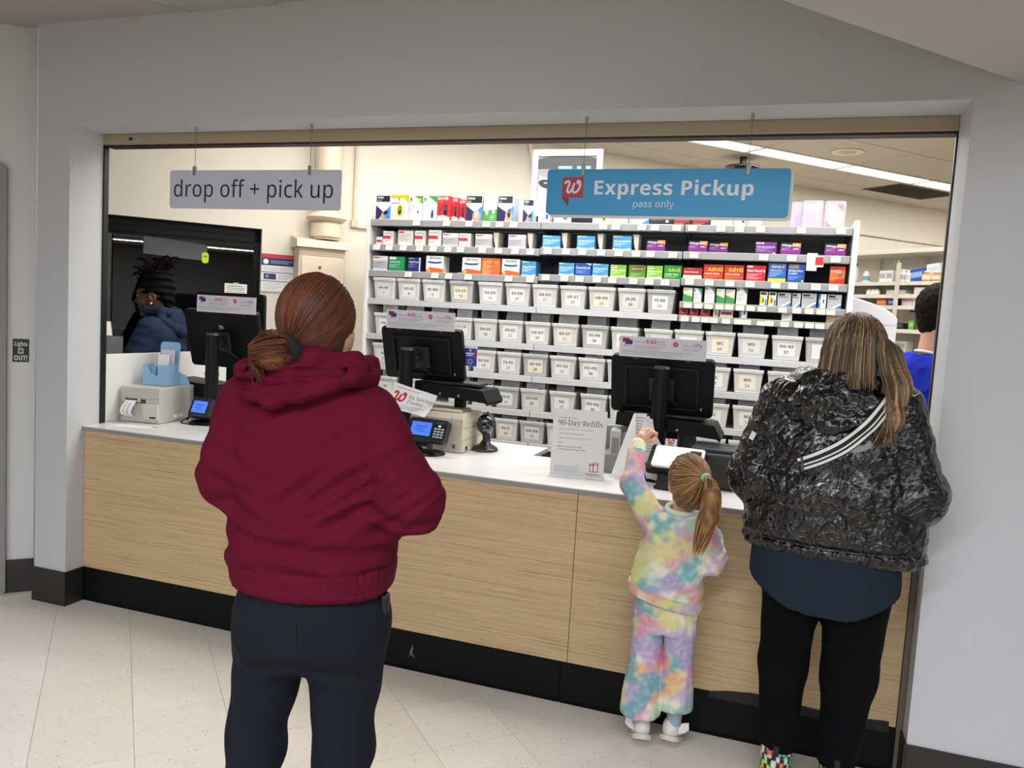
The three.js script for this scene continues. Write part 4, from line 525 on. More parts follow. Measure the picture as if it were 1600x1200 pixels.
// monitor seen from behind: tilted slab with ridge and vents, pole in front, foot on the counter
function monitor(label, x, yc, z, w, h, tilt, o) {
  const t = thing('monitor', label, 'monitor', [x, TOP, z], 0, 'black monitors on the counter seen from behind');
  const g = new THREE.Group(); g.name = 'display'; g.position.set(0, yc - TOP, 0); g.rotation.x = tilt; t.add(g);
  part('rear_shell', at(ext(rrect(w - .012, h - .012, .016), .026, .006, 3), 0, 0, -.016), blackPlastic, g);
  const fr = rrect(w * .72, h * .72, .01), hole = new THREE.Path(); const a = w * .335, b = h * .335; hole.moveTo(-a, -b); hole.lineTo(a, -b); hole.lineTo(a, b); hole.lineTo(-a, b); fr.holes.push(hole);
  if (!o.plain) part('rear_ridge', at(ext(fr, .008, .003), 0, -.005, .016), MP(0x0a0d13, .4, { specularIntensity: .5 }), g);
  part('screen', print(w - .03, h - .03, 0, 0, -.0226).rotateY(PI).translate(0, 0, -.046), M(0x31405a, .2, { emissive: 0x5a6f96, emissiveIntensity: .35 }), g);
  part('vent', merge(Array.from({ length: 14 }, (_, i) => box(.004, .02, .002, (i - 7) * .012, -h * .39, .0165))), M(0x05060a, .8), g);
  part('mount_plate', rbox(.11, .11, .02, .005, o.px * .3, -.01, .024), M(0x171a20, .5), g); 
  if (o.logo) part('logo', print(.03, .026, .0, h * .22, .0167), M(0xffffff, .4, { map: tex(canvas(64, 56, (x, W, H) => { x.fillStyle = '#0e1016'; x.fillRect(0, 0, W, H); x.strokeStyle = '#c3c6ca'; x.lineWidth = 7; x.strokeRect(6, 10, 14, 14); x.beginPath(); x.moveTo(6, 26); x.lineTo(6, 44); x.lineTo(22, 44); x.stroke(); x.beginPath(); x.moveTo(31, 8); x.lineTo(31, 46); x.stroke(); x.strokeRect(42, 22, 14, 22); })) }), g);
  part('led', print(.006, .012, w * .39, -h * .34, .0168), M(0xb9bcc0, .4), g);
  // pole, arm and foot
  part('pole', merge([cyl(.036, .034, o.top - TOP - .012, o.px, (o.top - TOP) / 2 - .006, o.pz, 28), cyl(.037, .037, .014, o.px, (o.top - TOP) * .55, o.pz, 28)]), MP(0x080b0f, .4, { specularIntensity: .5 }), t);
  part('pole_cap', cyl(.037, .033, .012, o.px, o.top - TOP - .006, o.pz, 28), M(0x3a4048, .35), t);
  part('arm', merge([tube([[o.px, yc - TOP - .02, o.pz - .02], [o.px * .7, yc - TOP - .03, o.pz * .6], [o.px * .3, yc - TOP - .02, .03]], .016, 10, 8), rbox(.05, .07, .05, .008, o.px * .95, yc - TOP - .03, o.pz - .03)]), M(0x1b1f26, .5), t);
  part('foot', lathe([[0, 0], [.105, 0], [.11, .004], [.1, .012], [.04, .018], [0, .018]], 32).translate(o.px, .0005, o.pz), blackPlastic, t);
  part('cable', tube([[o.px + .03, yc - TOP - .05, o.pz - .04], [o.px + .09, yc - TOP - .12, -.02], [o.px + .05, .14, -.03], [o.px + .07, .02, -.06]], .005, 20, 5), M(0x0b0c0f, .6), t);
  return t;
}
function promoCard(label, x, y, z, w, tilt) { const t = thing('promo_card', label, 'sign', [x, y, z], 0, 'promotional strips on top of the monitors'); t.rotation.x = tilt; part('card', box(w, .092, .0016), M(0xe0dde6, .5), t); part('print', print(w - .002, .09, 0, 0, .0012), M(0xffffff, .5, { map: promoTex }), t); part('clip', merge([box(.02, .03, .006, -w * .3, -.04, -.004), box(.02, .03, .006, w * .3, -.04, -.004)]), M(0x2a2c30, .5), t); }
monitor('large black monitor at the left register with a small pale logo on its back', .40, 1.372, -.56, .48, .325, .25, { px: 0, pz: .1, top: 1.405, logo: true, plain: true });
promoCard('white rewards strip standing on the left logo monitor', .445, 1.562, -.505, .385, -.02);
monitor('black monitor above the rewards paper and beige laser printer', 1.61, 1.375, -.56, .44, .275, .3, { px: -.035, pz: .12, top: 1.405 });
promoCard('white rewards strip standing on the middle monitor', 1.61, 1.542, -.5, .375, .05);
monitor('black monitor above the raised hand of the child', 2.82, 1.315, -.52, .462, .275, .28, { px: .01, pz: .11, top: 1.408 });
promoCard('white rewards strip standing on the right monitor', 2.818, 1.485, -.46, .385, .05);
{
  const d = thing('second_display', 'second black display with dark screen behind the left rewards strip', 'monitor', [.315, TOP, -.72]); const g = part('casing', at(ext(rrect(.46, .33, .012), .02, .004), 0, .55, 0, .02), blackPlastic, d); part('screen', print(.42, .29, 0, .55, .0255), M(0x2c3838, .15), d); part('stand', merge([box(.05, .42, .03, 0, .21, -.012), rbox(.24, .014, .16, .006, 0, .0075, 0)]), blackPlastic, d);
  for (const [lab, x, y, z, w, rot] of [['black keyboard tray behind the beige laser printer', 1.78, 1.19, -.62, .38, -.06], ['black keyboard tray under the right monitor', 2.86, 1.135, -.56, .45, -.05]]) {
    const t = thing('keyboard_tray', lab, 'tray', [x, TOP, z], 0); const tr = part('tray', at(ext(poly([[-w / 2, -.018], [w / 2, -.02], [w / 2 + .012, -.03], [w / 2 + .014, -.018], [w / 2 - .02, .034], [-w / 2, .034]]), .22, .003), 0, y - TOP, -.12, -.0, 0, rot), blackPlastic, t);
    part('keyboard', rbox(w * .8, .014, .15, .004, -.02, y - TOP + .045, -.02), M(0x23262c, .5), t); part('post', merge([box(.05, y - TOP - .03, .04, .02, (y - TOP - .03) / 2, 0), rbox(.12, .014, .1, .004, .02, .0075, 0)]), blackPlastic, t); part('screw', merge([cyl(.006, .006, .006).rotateX(PI / 2).translate(-.05, y - TOP - .005, .104), cyl(.006, .006, .006).rotateX(PI / 2).translate(.05, y - TOP - .008, .104)]), M(0x9a9ea4, .4, { metalness: .6 }), t);
  }
}
// label printer with curling label, card holder on top
{
  const t = thing('label_printer', 'beige label printer with a curling label at the left end of the counter', 'printer', [.0985, TOP, -.405], .14);
  part('housing', rbox(.235, .19, .33, .008, 0, .0955, 0), paleGrey, t);
  part('front_panel', rbox(.09, .085, .01, .004, .066, .062, .1665), M(0xcfcec8, .5), t); part('output_slot', box(.13, .022, .006, -.03, .115, .1635), M(0x3b3a36, .6), t); part('front_seam', merge([box(.23, .002, .002, 0, .13, .165), box(.002, .09, .002, -.0, .085, .165)]), beigeDark, t); part('badge_slot', box(.035, .008, .003, .08, .032, .172), blackPlastic, t);
  part('label_strip', (() => { const g = new THREE.PlaneGeometry(.065, 1, 1, 16), p = g.attributes.position; for (let i = 0; i < p.count; i++) { const v = .5 - p.getY(i), a = v * 2.9; p.setY(i, .118 - .085 * v * 1.0 - .01 * Math.sin(a)); p.setZ(i, .166 + .05 * Math.sin(a) + .004); } g.computeVertexNormals(); g.translate(-.045, 0, 0); return g; })(), M(0xffffff, .5, { side: THREE.DoubleSide, map: tex(canvas(96, 160, (x, w, h) => { x.fillStyle = '#f0efee'; x.fillRect(0, 0, w, h); x.fillStyle = '#d9cf7a'; x.fillRect(20, 10, 14, 100); x.fillStyle = '#c5c2d8'; x.fillRect(48, 20, 24, 100); x.fillStyle = '#a59a50'; for (let i = 0; i < 6; i++) x.fillRect(22, 20 + i * 14, 10, 5); })) }), t);
  part('tear_guides', merge([rbox(.016, .03, .02, .004, -.09, .122, .17), rbox(.016, .03, .02, .004, .0, .124, .17)]), M(0xb9b6aa, .4), t);
  part('side_vents', merge(Array.from({ length: 7 }, (_, i) => box(.002, .004, .04, .1175, .05 + i * .017, -.13)).concat(Array.from({ length: 6 }, (_, i) => box(.02, .003, .002, -.1, .03 + i * .014, .1652)))), M(0x7c796f, .7), t); part('rating_sticker', print(.09, .022).rotateY(PI / 2).translate(.1181, .03, 0), M(0xf0eee8, .5), t);
  const b = thing('card_holder', 'light blue leaflet holder standing on the beige label printer', 'holder', [.11, TOP + .1915, -.4], .2);
  const bl = M(0x8fb9dd, .45);
  part('front_wall', at(ext(poly([[-.072, 0], [.072, 0], [.072, .112], [.02, .112], [.012, .05], [-.03, .07], [-.055, .112], [-.072, .112]]), .003), 0, .001, .05), bl, b);
  part('box', merge([box(.003, .112, .1, -.0715, .057, 0), box(.003, .118, .1, .0715, .06, 0), box(.144, .003, .1, 0, .0025, 0)]), bl, b); part('back_panel', at(ext(rrect(.115, .235, .018), .003), .02, .118, -.052, -.1), bl, b); part('easel_foot', at(ext(poly([[0, 0], [.09, 0], [.07, .05], [.03, .07], [0, .075]]), .003), .04, .001, -.055, 0, .7), bl, b);
  part('divider', box(.003, .1, .09, -.02, .052, 0), M(0x7fb0d8, .5), b);
  const l = thing('leaflet', 'white leaflet with black headline standing in the light blue holder', 'leaflet', [.115, TOP + .2, -.4], .2); part('sheet', at(box(.062, .16, .004), .018, .08, .012, -.06), M(0xf2f1ef, .5), l); part('print', at(print(.06, .156, .018, .08, .0145), 0, 0, 0, -.06), M(0xffffff, .5, { map: tex(canvas(128, 320, (x, w, h) => { x.fillStyle = '#f2f1ef'; x.fillRect(0, 0, w, h); fitText(x, 'Stay', 40, 34, 52, 'bold 28px sans-serif', '#23242a'); fitText(x, 'protected', 62, 66, 104, 'bold 28px sans-serif', '#23242a'); x.fillStyle = '#8d8e94'; x.fillRect(12, 80, 100, 5); x.fillStyle = '#202228'; x.beginPath(); x.moveTo(30, 140); x.lineTo(100, 110); x.lineTo(120, 150); x.fill(); })) }), l);
  const l2 = thing('leaflet', 'pale lilac leaflet behind the white leaflet in the light blue holder', 'leaflet', [.118, TOP + .2, -.425], .2); part('sheet', at(box(.075, .185, .004), .02, .093, .012, -.08), M(0xd9cfe0, .5), l2); part('fold', at(box(.07, .03, .003), .02, .165, .0, -.08), M(0xc9bcd2, .5), l2);
  const s = thing('paper_sheet', 'flat white paper with a red corner lying beside the label printer', 'paper', [.2, TOP, -.12], .1); part('sheet', at(new THREE.BoxGeometry(.22, .0012, .07), 0, .0006, 0, 0, .12), M(0xefefee, .6), s); part('red_corner', box(.03, .0008, .012, .095, .0016, -.035), M(0xb8343c, .5), s);
}
// dark wedge printer and its chrome tabs behind, pin pad, and their cables
{
  const k = thing('receipt_printer', 'black wedge-shaped receipt printer behind the beige label printer', 'printer', [.2, TOP, -.68], .1);
  part('housing', at(ext(poly([[-.17, 0], [.17, 0], [.19, .04], [.1, .18], [-.17, .2]]), .22, .006), 0, .007, -.11), blackPlastic, k); part('lid', at(box(.15, .004, .2), .15, .11, 0, 0, 0, -1.0), M(0x9ea3aa, .35), k); part('card_slots', merge([rbox(.1, .012, .05, .003, .09, .045, .12), rbox(.06, .01, .04, .003, .06, .06, .12)]), M(0xb4b7ba, .35), k);
  function pinPad(label, x, z, ry, w, screenW, pads) {
    const t = thing('payment_terminal', label, 'card terminal', [x, TOP, z], ry, 'customer payment terminals');
    part('foot', lathe([[0, 0], [.075, 0], [.078, .004], [.06, .014], [.02, .02], [0, .02]], 28).translate(0, .0005, -.02), blackPlastic, t); part('stem', merge([cyl(.014, .014, .07, 0, .045, -.02, 14)]), M(0x22262c, .5), t);
    const g = new THREE.Group(); g.name = 'terminal'; g.position.set(0, pads ? .115 : .085, 0); g.rotation.x = -.42; t.add(g);
    part('housing', at(ext(rrect(w, .105, .01), .03, .004), 0, 0, -.02), M(0x191c22, .45), g); part('screen', print(screenW, .066, -w / 2 + screenW / 2 + .014, .002, .0145), screenMat(blueScreen), g);
    if (pads) { const keys = []; for (let r = 0; r < 4; r++) for (let c = 0; c < 3; c++) keys.push(rbox(.015, .008, .006, .002, w / 2 - .055 + c * .019, .008 - r * .013, .016)); part('keypad', merge(keys), M(0xaeb4bc, .4), g); part('key_panel', rbox(.07, .085, .004, .002, w / 2 - .037, 0, .0135), M(0x0a0b0e, .4), g); part('ok_key', rbox(.014, .01, .006, .002, w / 2 - .037, .022, .017), M(0xe8ebee, .3), g); part('card_slot', box(.05, .004, .006, w / 2 - .037, .036, .0145), M(0x4a4e55, .4), g); }
    else part('card_slot', box(w * .5, .005, .006, 0, -.046, .0145), M(0x4a4e55, .4), g);
    return t;
  }
  pinPad('card terminal with lit blue screen at the left register', .37, -.42, -.1, .13, .1, false);
  pinPad('card terminal with blue screen and keypad before the beige laser printer', 1.765, -.32, -.12, .205, .11, true);
  const c = thing('power_cable', 'thin black cables lying on the counter beside the label printer', 'cable', [.25, TOP, -.45]); part('cord', tube([[0, .004, 0], [.04, .03, .03], [.03, .004, .08], [.12, .004, .1]], .0035, 20, 5), blackPlastic, c); part('plug', rbox(.03, .016, .018, .004, .125, .0085, .1), blackPlastic, c);
}
// beige laser printer
{
  const t = thing('laser_printer', 'beige laser printer with rounded rear lid in the middle of the counter', 'printer', [1.715, TOP, -.59], .0);
  part('lower_body', merge([rbox(.36, .062, .3, .006, 0, .032, 0)]), beige, t); part('tray_recess', box(.17, .03, .004, -.075, .03, .1505), M(0x2a2a28, .7), t);
  part('upper_body', at(ext(poly([[-.15, 0], [.15, 0], [.15, .1], [.138, .118], [.02, .132], [-.09, .12], [-.135, .09], [-.15, .04]]), .352, .004, 3), -.176, .064, 0, 0, PI / 2).applyMatrix4(new THREE.Matrix4().makeRotationY(PI)), beige, t);
  part('top_cover', rbox(.3, .012, .16, .005, -.01, .197, .03), M(0xcec8b6, .5), t); part('seams', merge([box(.36, .002, .304, 0, .0632, 0), box(.002, .09, .002, .12, .13, .1545), box(.002, .002, .28, .1808, .12, 0)]), M(0x7d786a, .6), t);
  part('lid_curve', tube([[.1805, .1, -.08], [.1805, .16, -.06], [.1805, .178, -.0], [.1805, .17, .06]], .003, 16, 5), beigeDark, t); part('power_button', rbox(.012, .02, .004, .002, .135, .03, .152), M(0x4b4840, .5), t); part('power_socket', box(.004, .02, .02, .181, .02, .1), M(0x3a3934, .5), t);
}
// curled rewards paper propped behind the terminal
{
  const A = onZ(622, 596, -.36), B = onZ(687, 618, -.36), C = onZ(672, 650, -.36), D0 = onZ(606, 636, -.36);
  const t = thing('folded_flyer', 'white creased flyer headed Rx Savings Finder with red script letter', 'flyer', [A.x, TOP, -.36]);
  const g = new THREE.PlaneGeometry(1, 1, 12, 8), p = g.attributes.position; for (let i = 0; i < p.count; i++) { const u = p.getX(i) + .5, v = .5 - p.getY(i); const top = A.clone().lerp(B, u), bot = D0.clone().lerp(C, u), q = top.lerp(bot, v); const cr = Math.max(0, u + v - 1.45); p.setXYZ(i, q.x - A.x, q.y - TOP, .006 * Math.sin(u * 5) + cr * .09 - v * .01 + .03); } g.computeVertexNormals();
  part('sheet', g, M(0xffffff, .5, { side: THREE.DoubleSide, map: tex(canvas(512, 288, (x, w, h) => { x.fillStyle = '#efeef0'; x.fillRect(0, 0, w, h); x.fillStyle = '#b06a78'; x.fillRect(50, 34, 270, 6); scriptW(x, 118, 138, 1.35, '#c9202e', 17); x.fillStyle = '#2b2b30'; x.font = '58px serif'; x.fillText('Rx Savings', 218, 130); x.fillText('Finder', 218, 190); x.fillStyle = '#8d8c92'; for (let i = 0; i < 3; i++) x.fillRect(60, 220 + i * 18, 380 - i * 60, 5); })) }), t);
  part('prop_stand', merge([tube([[.08, .0, .02], [.08, .15, .015], [.09, D0.y - TOP + .06, .02]], .003, 8, 5), rbox(.06, .006, .05, .002, .08, .0035, .0)]), M(0x16181c, .5), t);
}
// hand scanner on its stand
{
  const t = thing('barcode_scanner', 'black hands-free barcode scanner with round head and oval base', 'scanner', [1.955, TOP, -.6], .25);
  part('base', at(lathe([[0, 0], [.062, 0], [.066, .006], [.06, .018], [.03, .034], [.02, .05], [0, .05]], 32), 0, .0005, 0), MP(0x14161a, .3, { clearcoat: .6 }), t);
  part('neck', tube([[0, .03, 0], [.004, .06, -.004], [-.004, .1, -.004]], .02, 10, 12), M(0x1d2026, .35), t); const hd = part('head', at(new THREE.SphereGeometry(.05, 28, 20).scale(.88, 1.06, .72), -.006, .132, 0, .15), MP(0x15171b, .2, { clearcoat: 1, clearcoatRoughness: .1 }), t); part('scan_window', at(new THREE.SphereGeometry(.036, 20, 12, 0, PI * 2, 0, .95).scale(.9, 1, 1).rotateX(PI / 2), -.006, .118, .0125, .3), MP(0x030304, .05, { clearcoat: 1 }), hd); part('stand_rod', tube([[.0, .03, -.03], [0, .14, -.05], [0, .19, -.03]], .006, 8, 8), M(0x2a2d33, .4), t);
}
// acrylic counter sign
{
  const t = thing('counter_sign', 'white acrylic counter sign headed 90-Day Refills', 'sign', [2.523, TOP, -.215], .2); const w = .232, h = .288;
  const g = new THREE.Group(); g.name = 'holder'; g.rotation.x = -.06; t.add(g);
  part('acrylic', box(w + .006, h + .006, .006, 0, h / 2 + .003, 0), MP(0xffffff, .05, { transmission: 1, thickness: 0 }), g); part('foot', rbox(w + .006, .004, .09, .001, 0, .0025, .0), MP(0xf4f6f6, .08, { transmission: .8, thickness: 0 }), t);
  part('insert', print(w, h, 0, h / 2 + .004, .0034), M(0xffffff, .4, { map: tex(canvas(704, 880, (x, W, H) => {
    x.fillStyle = '#dddddd'; x.fillRect(0, 0, W, H); x.fillStyle = '#a04a58'; x.font = 'bold 24px sans-serif'; x.fillText('3 months all at once', 76, 122); fitText(x, '90-Day Refills', 362, 212, 588, '96px serif', '#2c2c30'); x.fillStyle = '#77777b'; x.font = '27px sans-serif'; x.fillText('• Stay on track with your prescriptions', 76, 272); x.fillText('• See potential copay savings', 76, 332); x.fillText('• Enjoy more convenience in your life', 76, 392); x.fillStyle = '#55555a'; x.fillRect(76, 440, 70, 6); x.font = 'bold 25px sans-serif'; x.fillText('Talk to our pharmacy team', 76, 506); x.fillText('or visit us online to learn more', 76, 542); x.fillStyle = '#a9a9ac'; for (let i = 0; i < 6; i++) x.fillRect(50, 748 + i * 15, 330 - (i % 3) * 24, 5);
    x.strokeStyle = '#b0304a'; x.lineWidth = 9; x.strokeRect(520, 720, 44, 84); x.strokeRect(566, 706, 56, 98); x.strokeRect(512, 704, 50, 20); x.strokeRect(562, 684, 66, 24); fitText(x, 'Walgreens', 556, 856, 180, 'italic bold 40px serif', '#b0304a');
  })) }), g);
}
// grey label printer behind the sign, folded paper tent, tablet, black printer, small card
{
  const t = thing('label_printer', 'open grey label printer between the 90-day sign and the paper tent', 'printer', [2.615, TOP, -.5], .12); const gm = M(0xa9aaa4, .5);
  part('base', rbox(.26, .085, .2, .006, 0, .043, 0), M(0x8f908b, .5), t); part('back_panel', rbox(.26, .19, .03, .006, 0, .1, -.085), gm, t); part('side_cover', rbox(.05, .15, .12, .008, .02, .12, .03), M(0xc2c3be, .5), t); part('arm', at(ext(rrect(.11, .05, .016), .05, .004), .1, .155, -.02), M(0xb4b5b0, .5), t); part('roller', cyl(.014, .014, .14).rotateZ(PI / 2).translate(.07, .1, .0), M(0x2f4f50, .4), t); part('latch', rbox(.014, .04, .008, .003, .1, .05, .104), M(0x6d6e6a, .5), t); part('side_vents', merge([0, 1, 2, 3].map(i => box(.003, .07, .002, .008 + i * .008, .125, .0915))), M(0x55564f, .6), t);
  const f = thing('paper_tent', 'tall white folded paper tent with grey print and red strip', 'paper', [2.79, TOP, -.3], .0);
  part('front_leaf', (() => { const g = new THREE.PlaneGeometry(1, 1, 10, 10), p = g.attributes.position; for (let i = 0; i < p.count; i++) { const u = p.getX(i) + .5, v = p.getY(i) + .5; const x = -.135 + (.085 + .0) * v + u * (.12 * (1 - v * .9)); p.setXYZ(i, x, .29 * v + .001, .02 * u + .012 * Math.sin(v * 3)); } g.computeVertexNormals(); return g; })(), M(0xf0f0ef, .5, { side: THREE.DoubleSide }), f);
  const leafTex = tex(canvas(256, 320, (x, w, h) => { x.fillStyle = '#dcdbd9'; x.fillRect(0, 0, w, h); x.fillStyle = '#8f8e90'; for (let i = 0; i < 12; i++) x.fillRect(20, 20 + i * 14, 210 - (i % 4) * 30, 4); x.fillStyle = '#8f2230'; x.fillRect(30, 232, 170, 26); x.fillStyle = '#a0a0a2'; x.fillRect(30, 276, 160, 5); }));
  [0, .012, .024].forEach((o, k) => part('printed_leaf', (() => { const g = new THREE.PlaneGeometry(1, 1, 12, 12), p = g.attributes.position; for (let i = 0; i < p.count; i++) { const u = p.getX(i) + .5, v = p.getY(i) + .5; const sweep = Math.pow(1 - v, 1.9) * .22; p.setXYZ(i, -.05 + o + u * .05 + sweep * (.35 + .65 * u) + o * (1 - v), (.29 - k * .012) * v + .0012, -.012 - o + .05 * u * (1 - v) - .02 * u); } g.computeVertexNormals(); return g; })(), M(0xffffff, .5, { side: THREE.DoubleSide, map: leafTex }), f));
  // tilted white payment tablet on a black stand
  const tb = thing('payment_tablet', 'white tilted payment tablet with small dark display beside the paper tent', 'card terminal', [2.93, TOP, -.24], -.06);
  part('foot', rbox(.15, .012, .13, .005, .01, .0065, 0), blackPlastic, tb); part('stand', at(ext(poly([[-.075, 0], [.05, 0], [.07, .1], [-.02, .1]]), .11, .004), -.05, .008, .0, 0, PI / 2), M(0x16181d, .45), tb);
  const h = new THREE.Group(); h.name = 'head'; h.position.set(0, .125, 0); h.rotation.x = -1.0; tb.add(h);
  part('black_back', at(ext(rrect(.225, .15, .012), .02, .004), .01, 0, -.026), blackPlastic, h); part('white_face', at(ext(rrect(.2, .125, .01), .008, .003), .018, 0, -.002), M(0xeeeeee, .3), h); part('bright_screen', print(.118, .105, -.018, 0, .0095), M(0xf4f7f8, .15, { emissive: 0xffffff, emissiveIntensity: .45 }), h); part('reader_window', print(.048, .07, .086, .012, .0095), M(0x16171a, .2), h); part('reader_label', print(.03, .006, .086, -.004, .0099), M(0x9aa0a6, .4), h);
  const bp = thing('receipt_printer', 'dark grey receipt printer beside the white tablet', 'printer', [3.085, TOP, -.42], -.05); const dg = M(0x23282f, .45);
  part('housing', rbox(.21, .15, .23, .012, 0, .076, 0, 3), dg, bp); part('top_lid', rbox(.19, .02, .19, .008, 0, .158, -.01), M(0x343a43, .4), bp); part('lid_ridge', rbox(.15, .012, .02, .004, 0, .168, -.06), M(0x5a616b, .4), bp); part('front_door', rbox(.16, .1, .006, .003, .005, .066, .1165), M(0x1c2026, .45), bp); part('badge', rbox(.028, .012, .003, .001, -.05, .125, .117), M(0xc9ccd0, .4), bp); part('side_rail', rbox(.018, .13, .2, .005, .112, .07, .01), M(0x595f68, .45), bp);
  const cd = thing('loyalty_card', 'small red and white card standing below the right monitor', 'card', [2.90, 1.062, -.36]); const cm = part('card', at(box(.05, .034, .003), 0, .02, 0, -.2), M(0xffffff, .4, { map: tex(canvas(64, 44, (x, w, H) => { x.fillStyle = '#f2efee'; x.fillRect(0, 0, w, H); scriptW(x, 30, 18, .34, '#c2202e', 20); x.fillRect(2, 34, 60, 3); })) }), cd); part('clip', merge([rbox(.03, .012, .02, .003, 0, .004, -.004), box(.012, .16, .01, 0, -.075, -.012)]), M(0x6b6e74, .5), cd);
  const br = thing('brochure', 'narrow blue brochure with red edges hanging beside the middle monitor', 'leaflet', onZ(733.5, 572, -.58)); part('sheet', box(.078, .102, .002, 0, .051, 0), M(0xf0eef0, .5), br); part('print', print(.076, .1, 0, .051, .0015), M(0xffffff, .4, { map: tex(canvas(96, 128, (x, w, H) => { x.fillStyle = '#2b3f9a'; x.fillRect(0, 0, w, H); x.fillStyle = '#e8e4ea'; x.fillRect(0, 0, w, 16); x.fillStyle = '#b02a48'; x.fillRect(0, 16, 14, 60); x.fillRect(82, 30, 14, 50); x.fillStyle = '#e9eaf4'; x.fillRect(20, 44, 56, 8); x.fillRect(24, 58, 44, 6); x.fillStyle = '#e2d23a'; x.beginPath(); x.arc(50, 28, 8, 0, 7); x.fill(); x.strokeStyle = '#cfd6f0'; x.lineWidth = 4; x.beginPath(); x.arc(52, 100, 14, 0, 7); x.stroke(); })) }), br); part('clip', box(.012, .02, .012, -.036, .07, -.006), blackPlastic, br);
  const kb = thing('keyboard', 'grey edge of a keyboard lying behind the counter cut-out', 'keyboard', [2.5, .7305, -.74]); part('case', rbox(.42, .022, .15, .005, 0, .0115, 0), M(0x8d8f92, .5), kb); const ks = []; for (let r = 0; r < 4; r++) for (let c = 0; c < 13; c++) ks.push(rbox(.024, .008, .024, .003, -.18 + c * .03, .026, -.048 + r * .031)); part('keys', mergeGeometries(ks), M(0xb0b2b4, .5), kb).userData.kind = 'stuff';
}
// ------------------------------------------------------------ figures: smooth fields meshed by surface nets
const cl = (x, a = 0, b = 1) => x < a ? a : x > b ? b : x, mix = (a, b, t) => a + (b - a) * t;
const smin = (a, b, k) => { const h = Math.max(k - Math.abs(a - b), 0) / k; return Math.min(a, b) - h * h * k * .25; };
const smax = (a, b, k) => -smin(-a, -b, k);
// tapered capsule between two points
function cone(a, b, ra, rb) { const [ax, ay, az] = a, bx = b[0] - ax, by = b[1] - ay, bz = b[2] - az, l2 = bx * bx + by * by + bz * bz || 1e-9; return (x, y, z) => { const px = x - ax, py = y - ay, pz = z - az, t = cl((px * bx + py * by + pz * bz) / l2), dx = px - bx * t, dy = py - by * t, dz = pz - bz * t; return Math.sqrt(dx * dx + dy * dy + dz * dz) - mix(ra, rb, t); }; }
function ell(c, r) { const [cx, cy, cz] = c, [rx, ry, rz] = r; return (x, y, z) => { const px = x - cx, py = y - cy, pz = z - cz, k0 = Math.hypot(px / rx, py / ry, pz / rz), k1 = Math.hypot(px / rx / rx, py / ry / ry, pz / rz / rz); return k1 < 1e-9 ? -Math.min(rx, ry, rz) : k0 * (k0 - 1) / k1; }; }
// stack of ellipses by height: rows of [y, cx, cz, half width, half depth]
function column(rows, round = .02, sq = 2) {
  const n = rows.length, y0 = rows[0][0], y1 = rows[n - 1][0];
  return (x, y, z) => {
    const yy = cl(y, y0, y1); let i = 0; while (i < n - 2 && yy > rows[i + 1][0]) i++;
    const A = rows[i], B = rows[i + 1]; let t = (yy - A[0]) / (B[0] - A[0]); t = mix(t, t * t * (3 - 2 * t), .5);
    const a = mix(A[3], B[3], t), b = mix(A[4], B[4], t), u = Math.abs(x - mix(A[1], B[1], t)) / a, v = Math.abs(z - mix(A[2], B[2], t)) / b;
    const k = sq === 2 ? Math.hypot(u, v) : Math.pow(Math.pow(u, sq) + Math.pow(v, sq), 1 / sq), d = (k - 1) * Math.min(a, b) * (k > 1 ? 1.15 : 1), c = Math.max(y0 - y, y - y1);
    return smax(d, c, round);
  };
}
function chain(pts, rs, k = .02) { const cs = []; for (let i = 0; i + 1 < pts.length; i++) cs.push(cone(pts[i], pts[i + 1], Array.isArray(rs) ? rs[i] : rs, Array.isArray(rs) ? rs[i + 1] : rs)); return (x, y, z) => { let d = 1e9; for (const c of cs) d = d > 1e8 ? c(x, y, z) : smin(d, c(x, y, z), k); return d; }; }
const join = (k, ...fs) => (x, y, z) => { let d = fs[0](x, y, z); for (let i = 1; i < fs.length; i++) d = smin(d, fs[i](x, y, z), k); return d; };
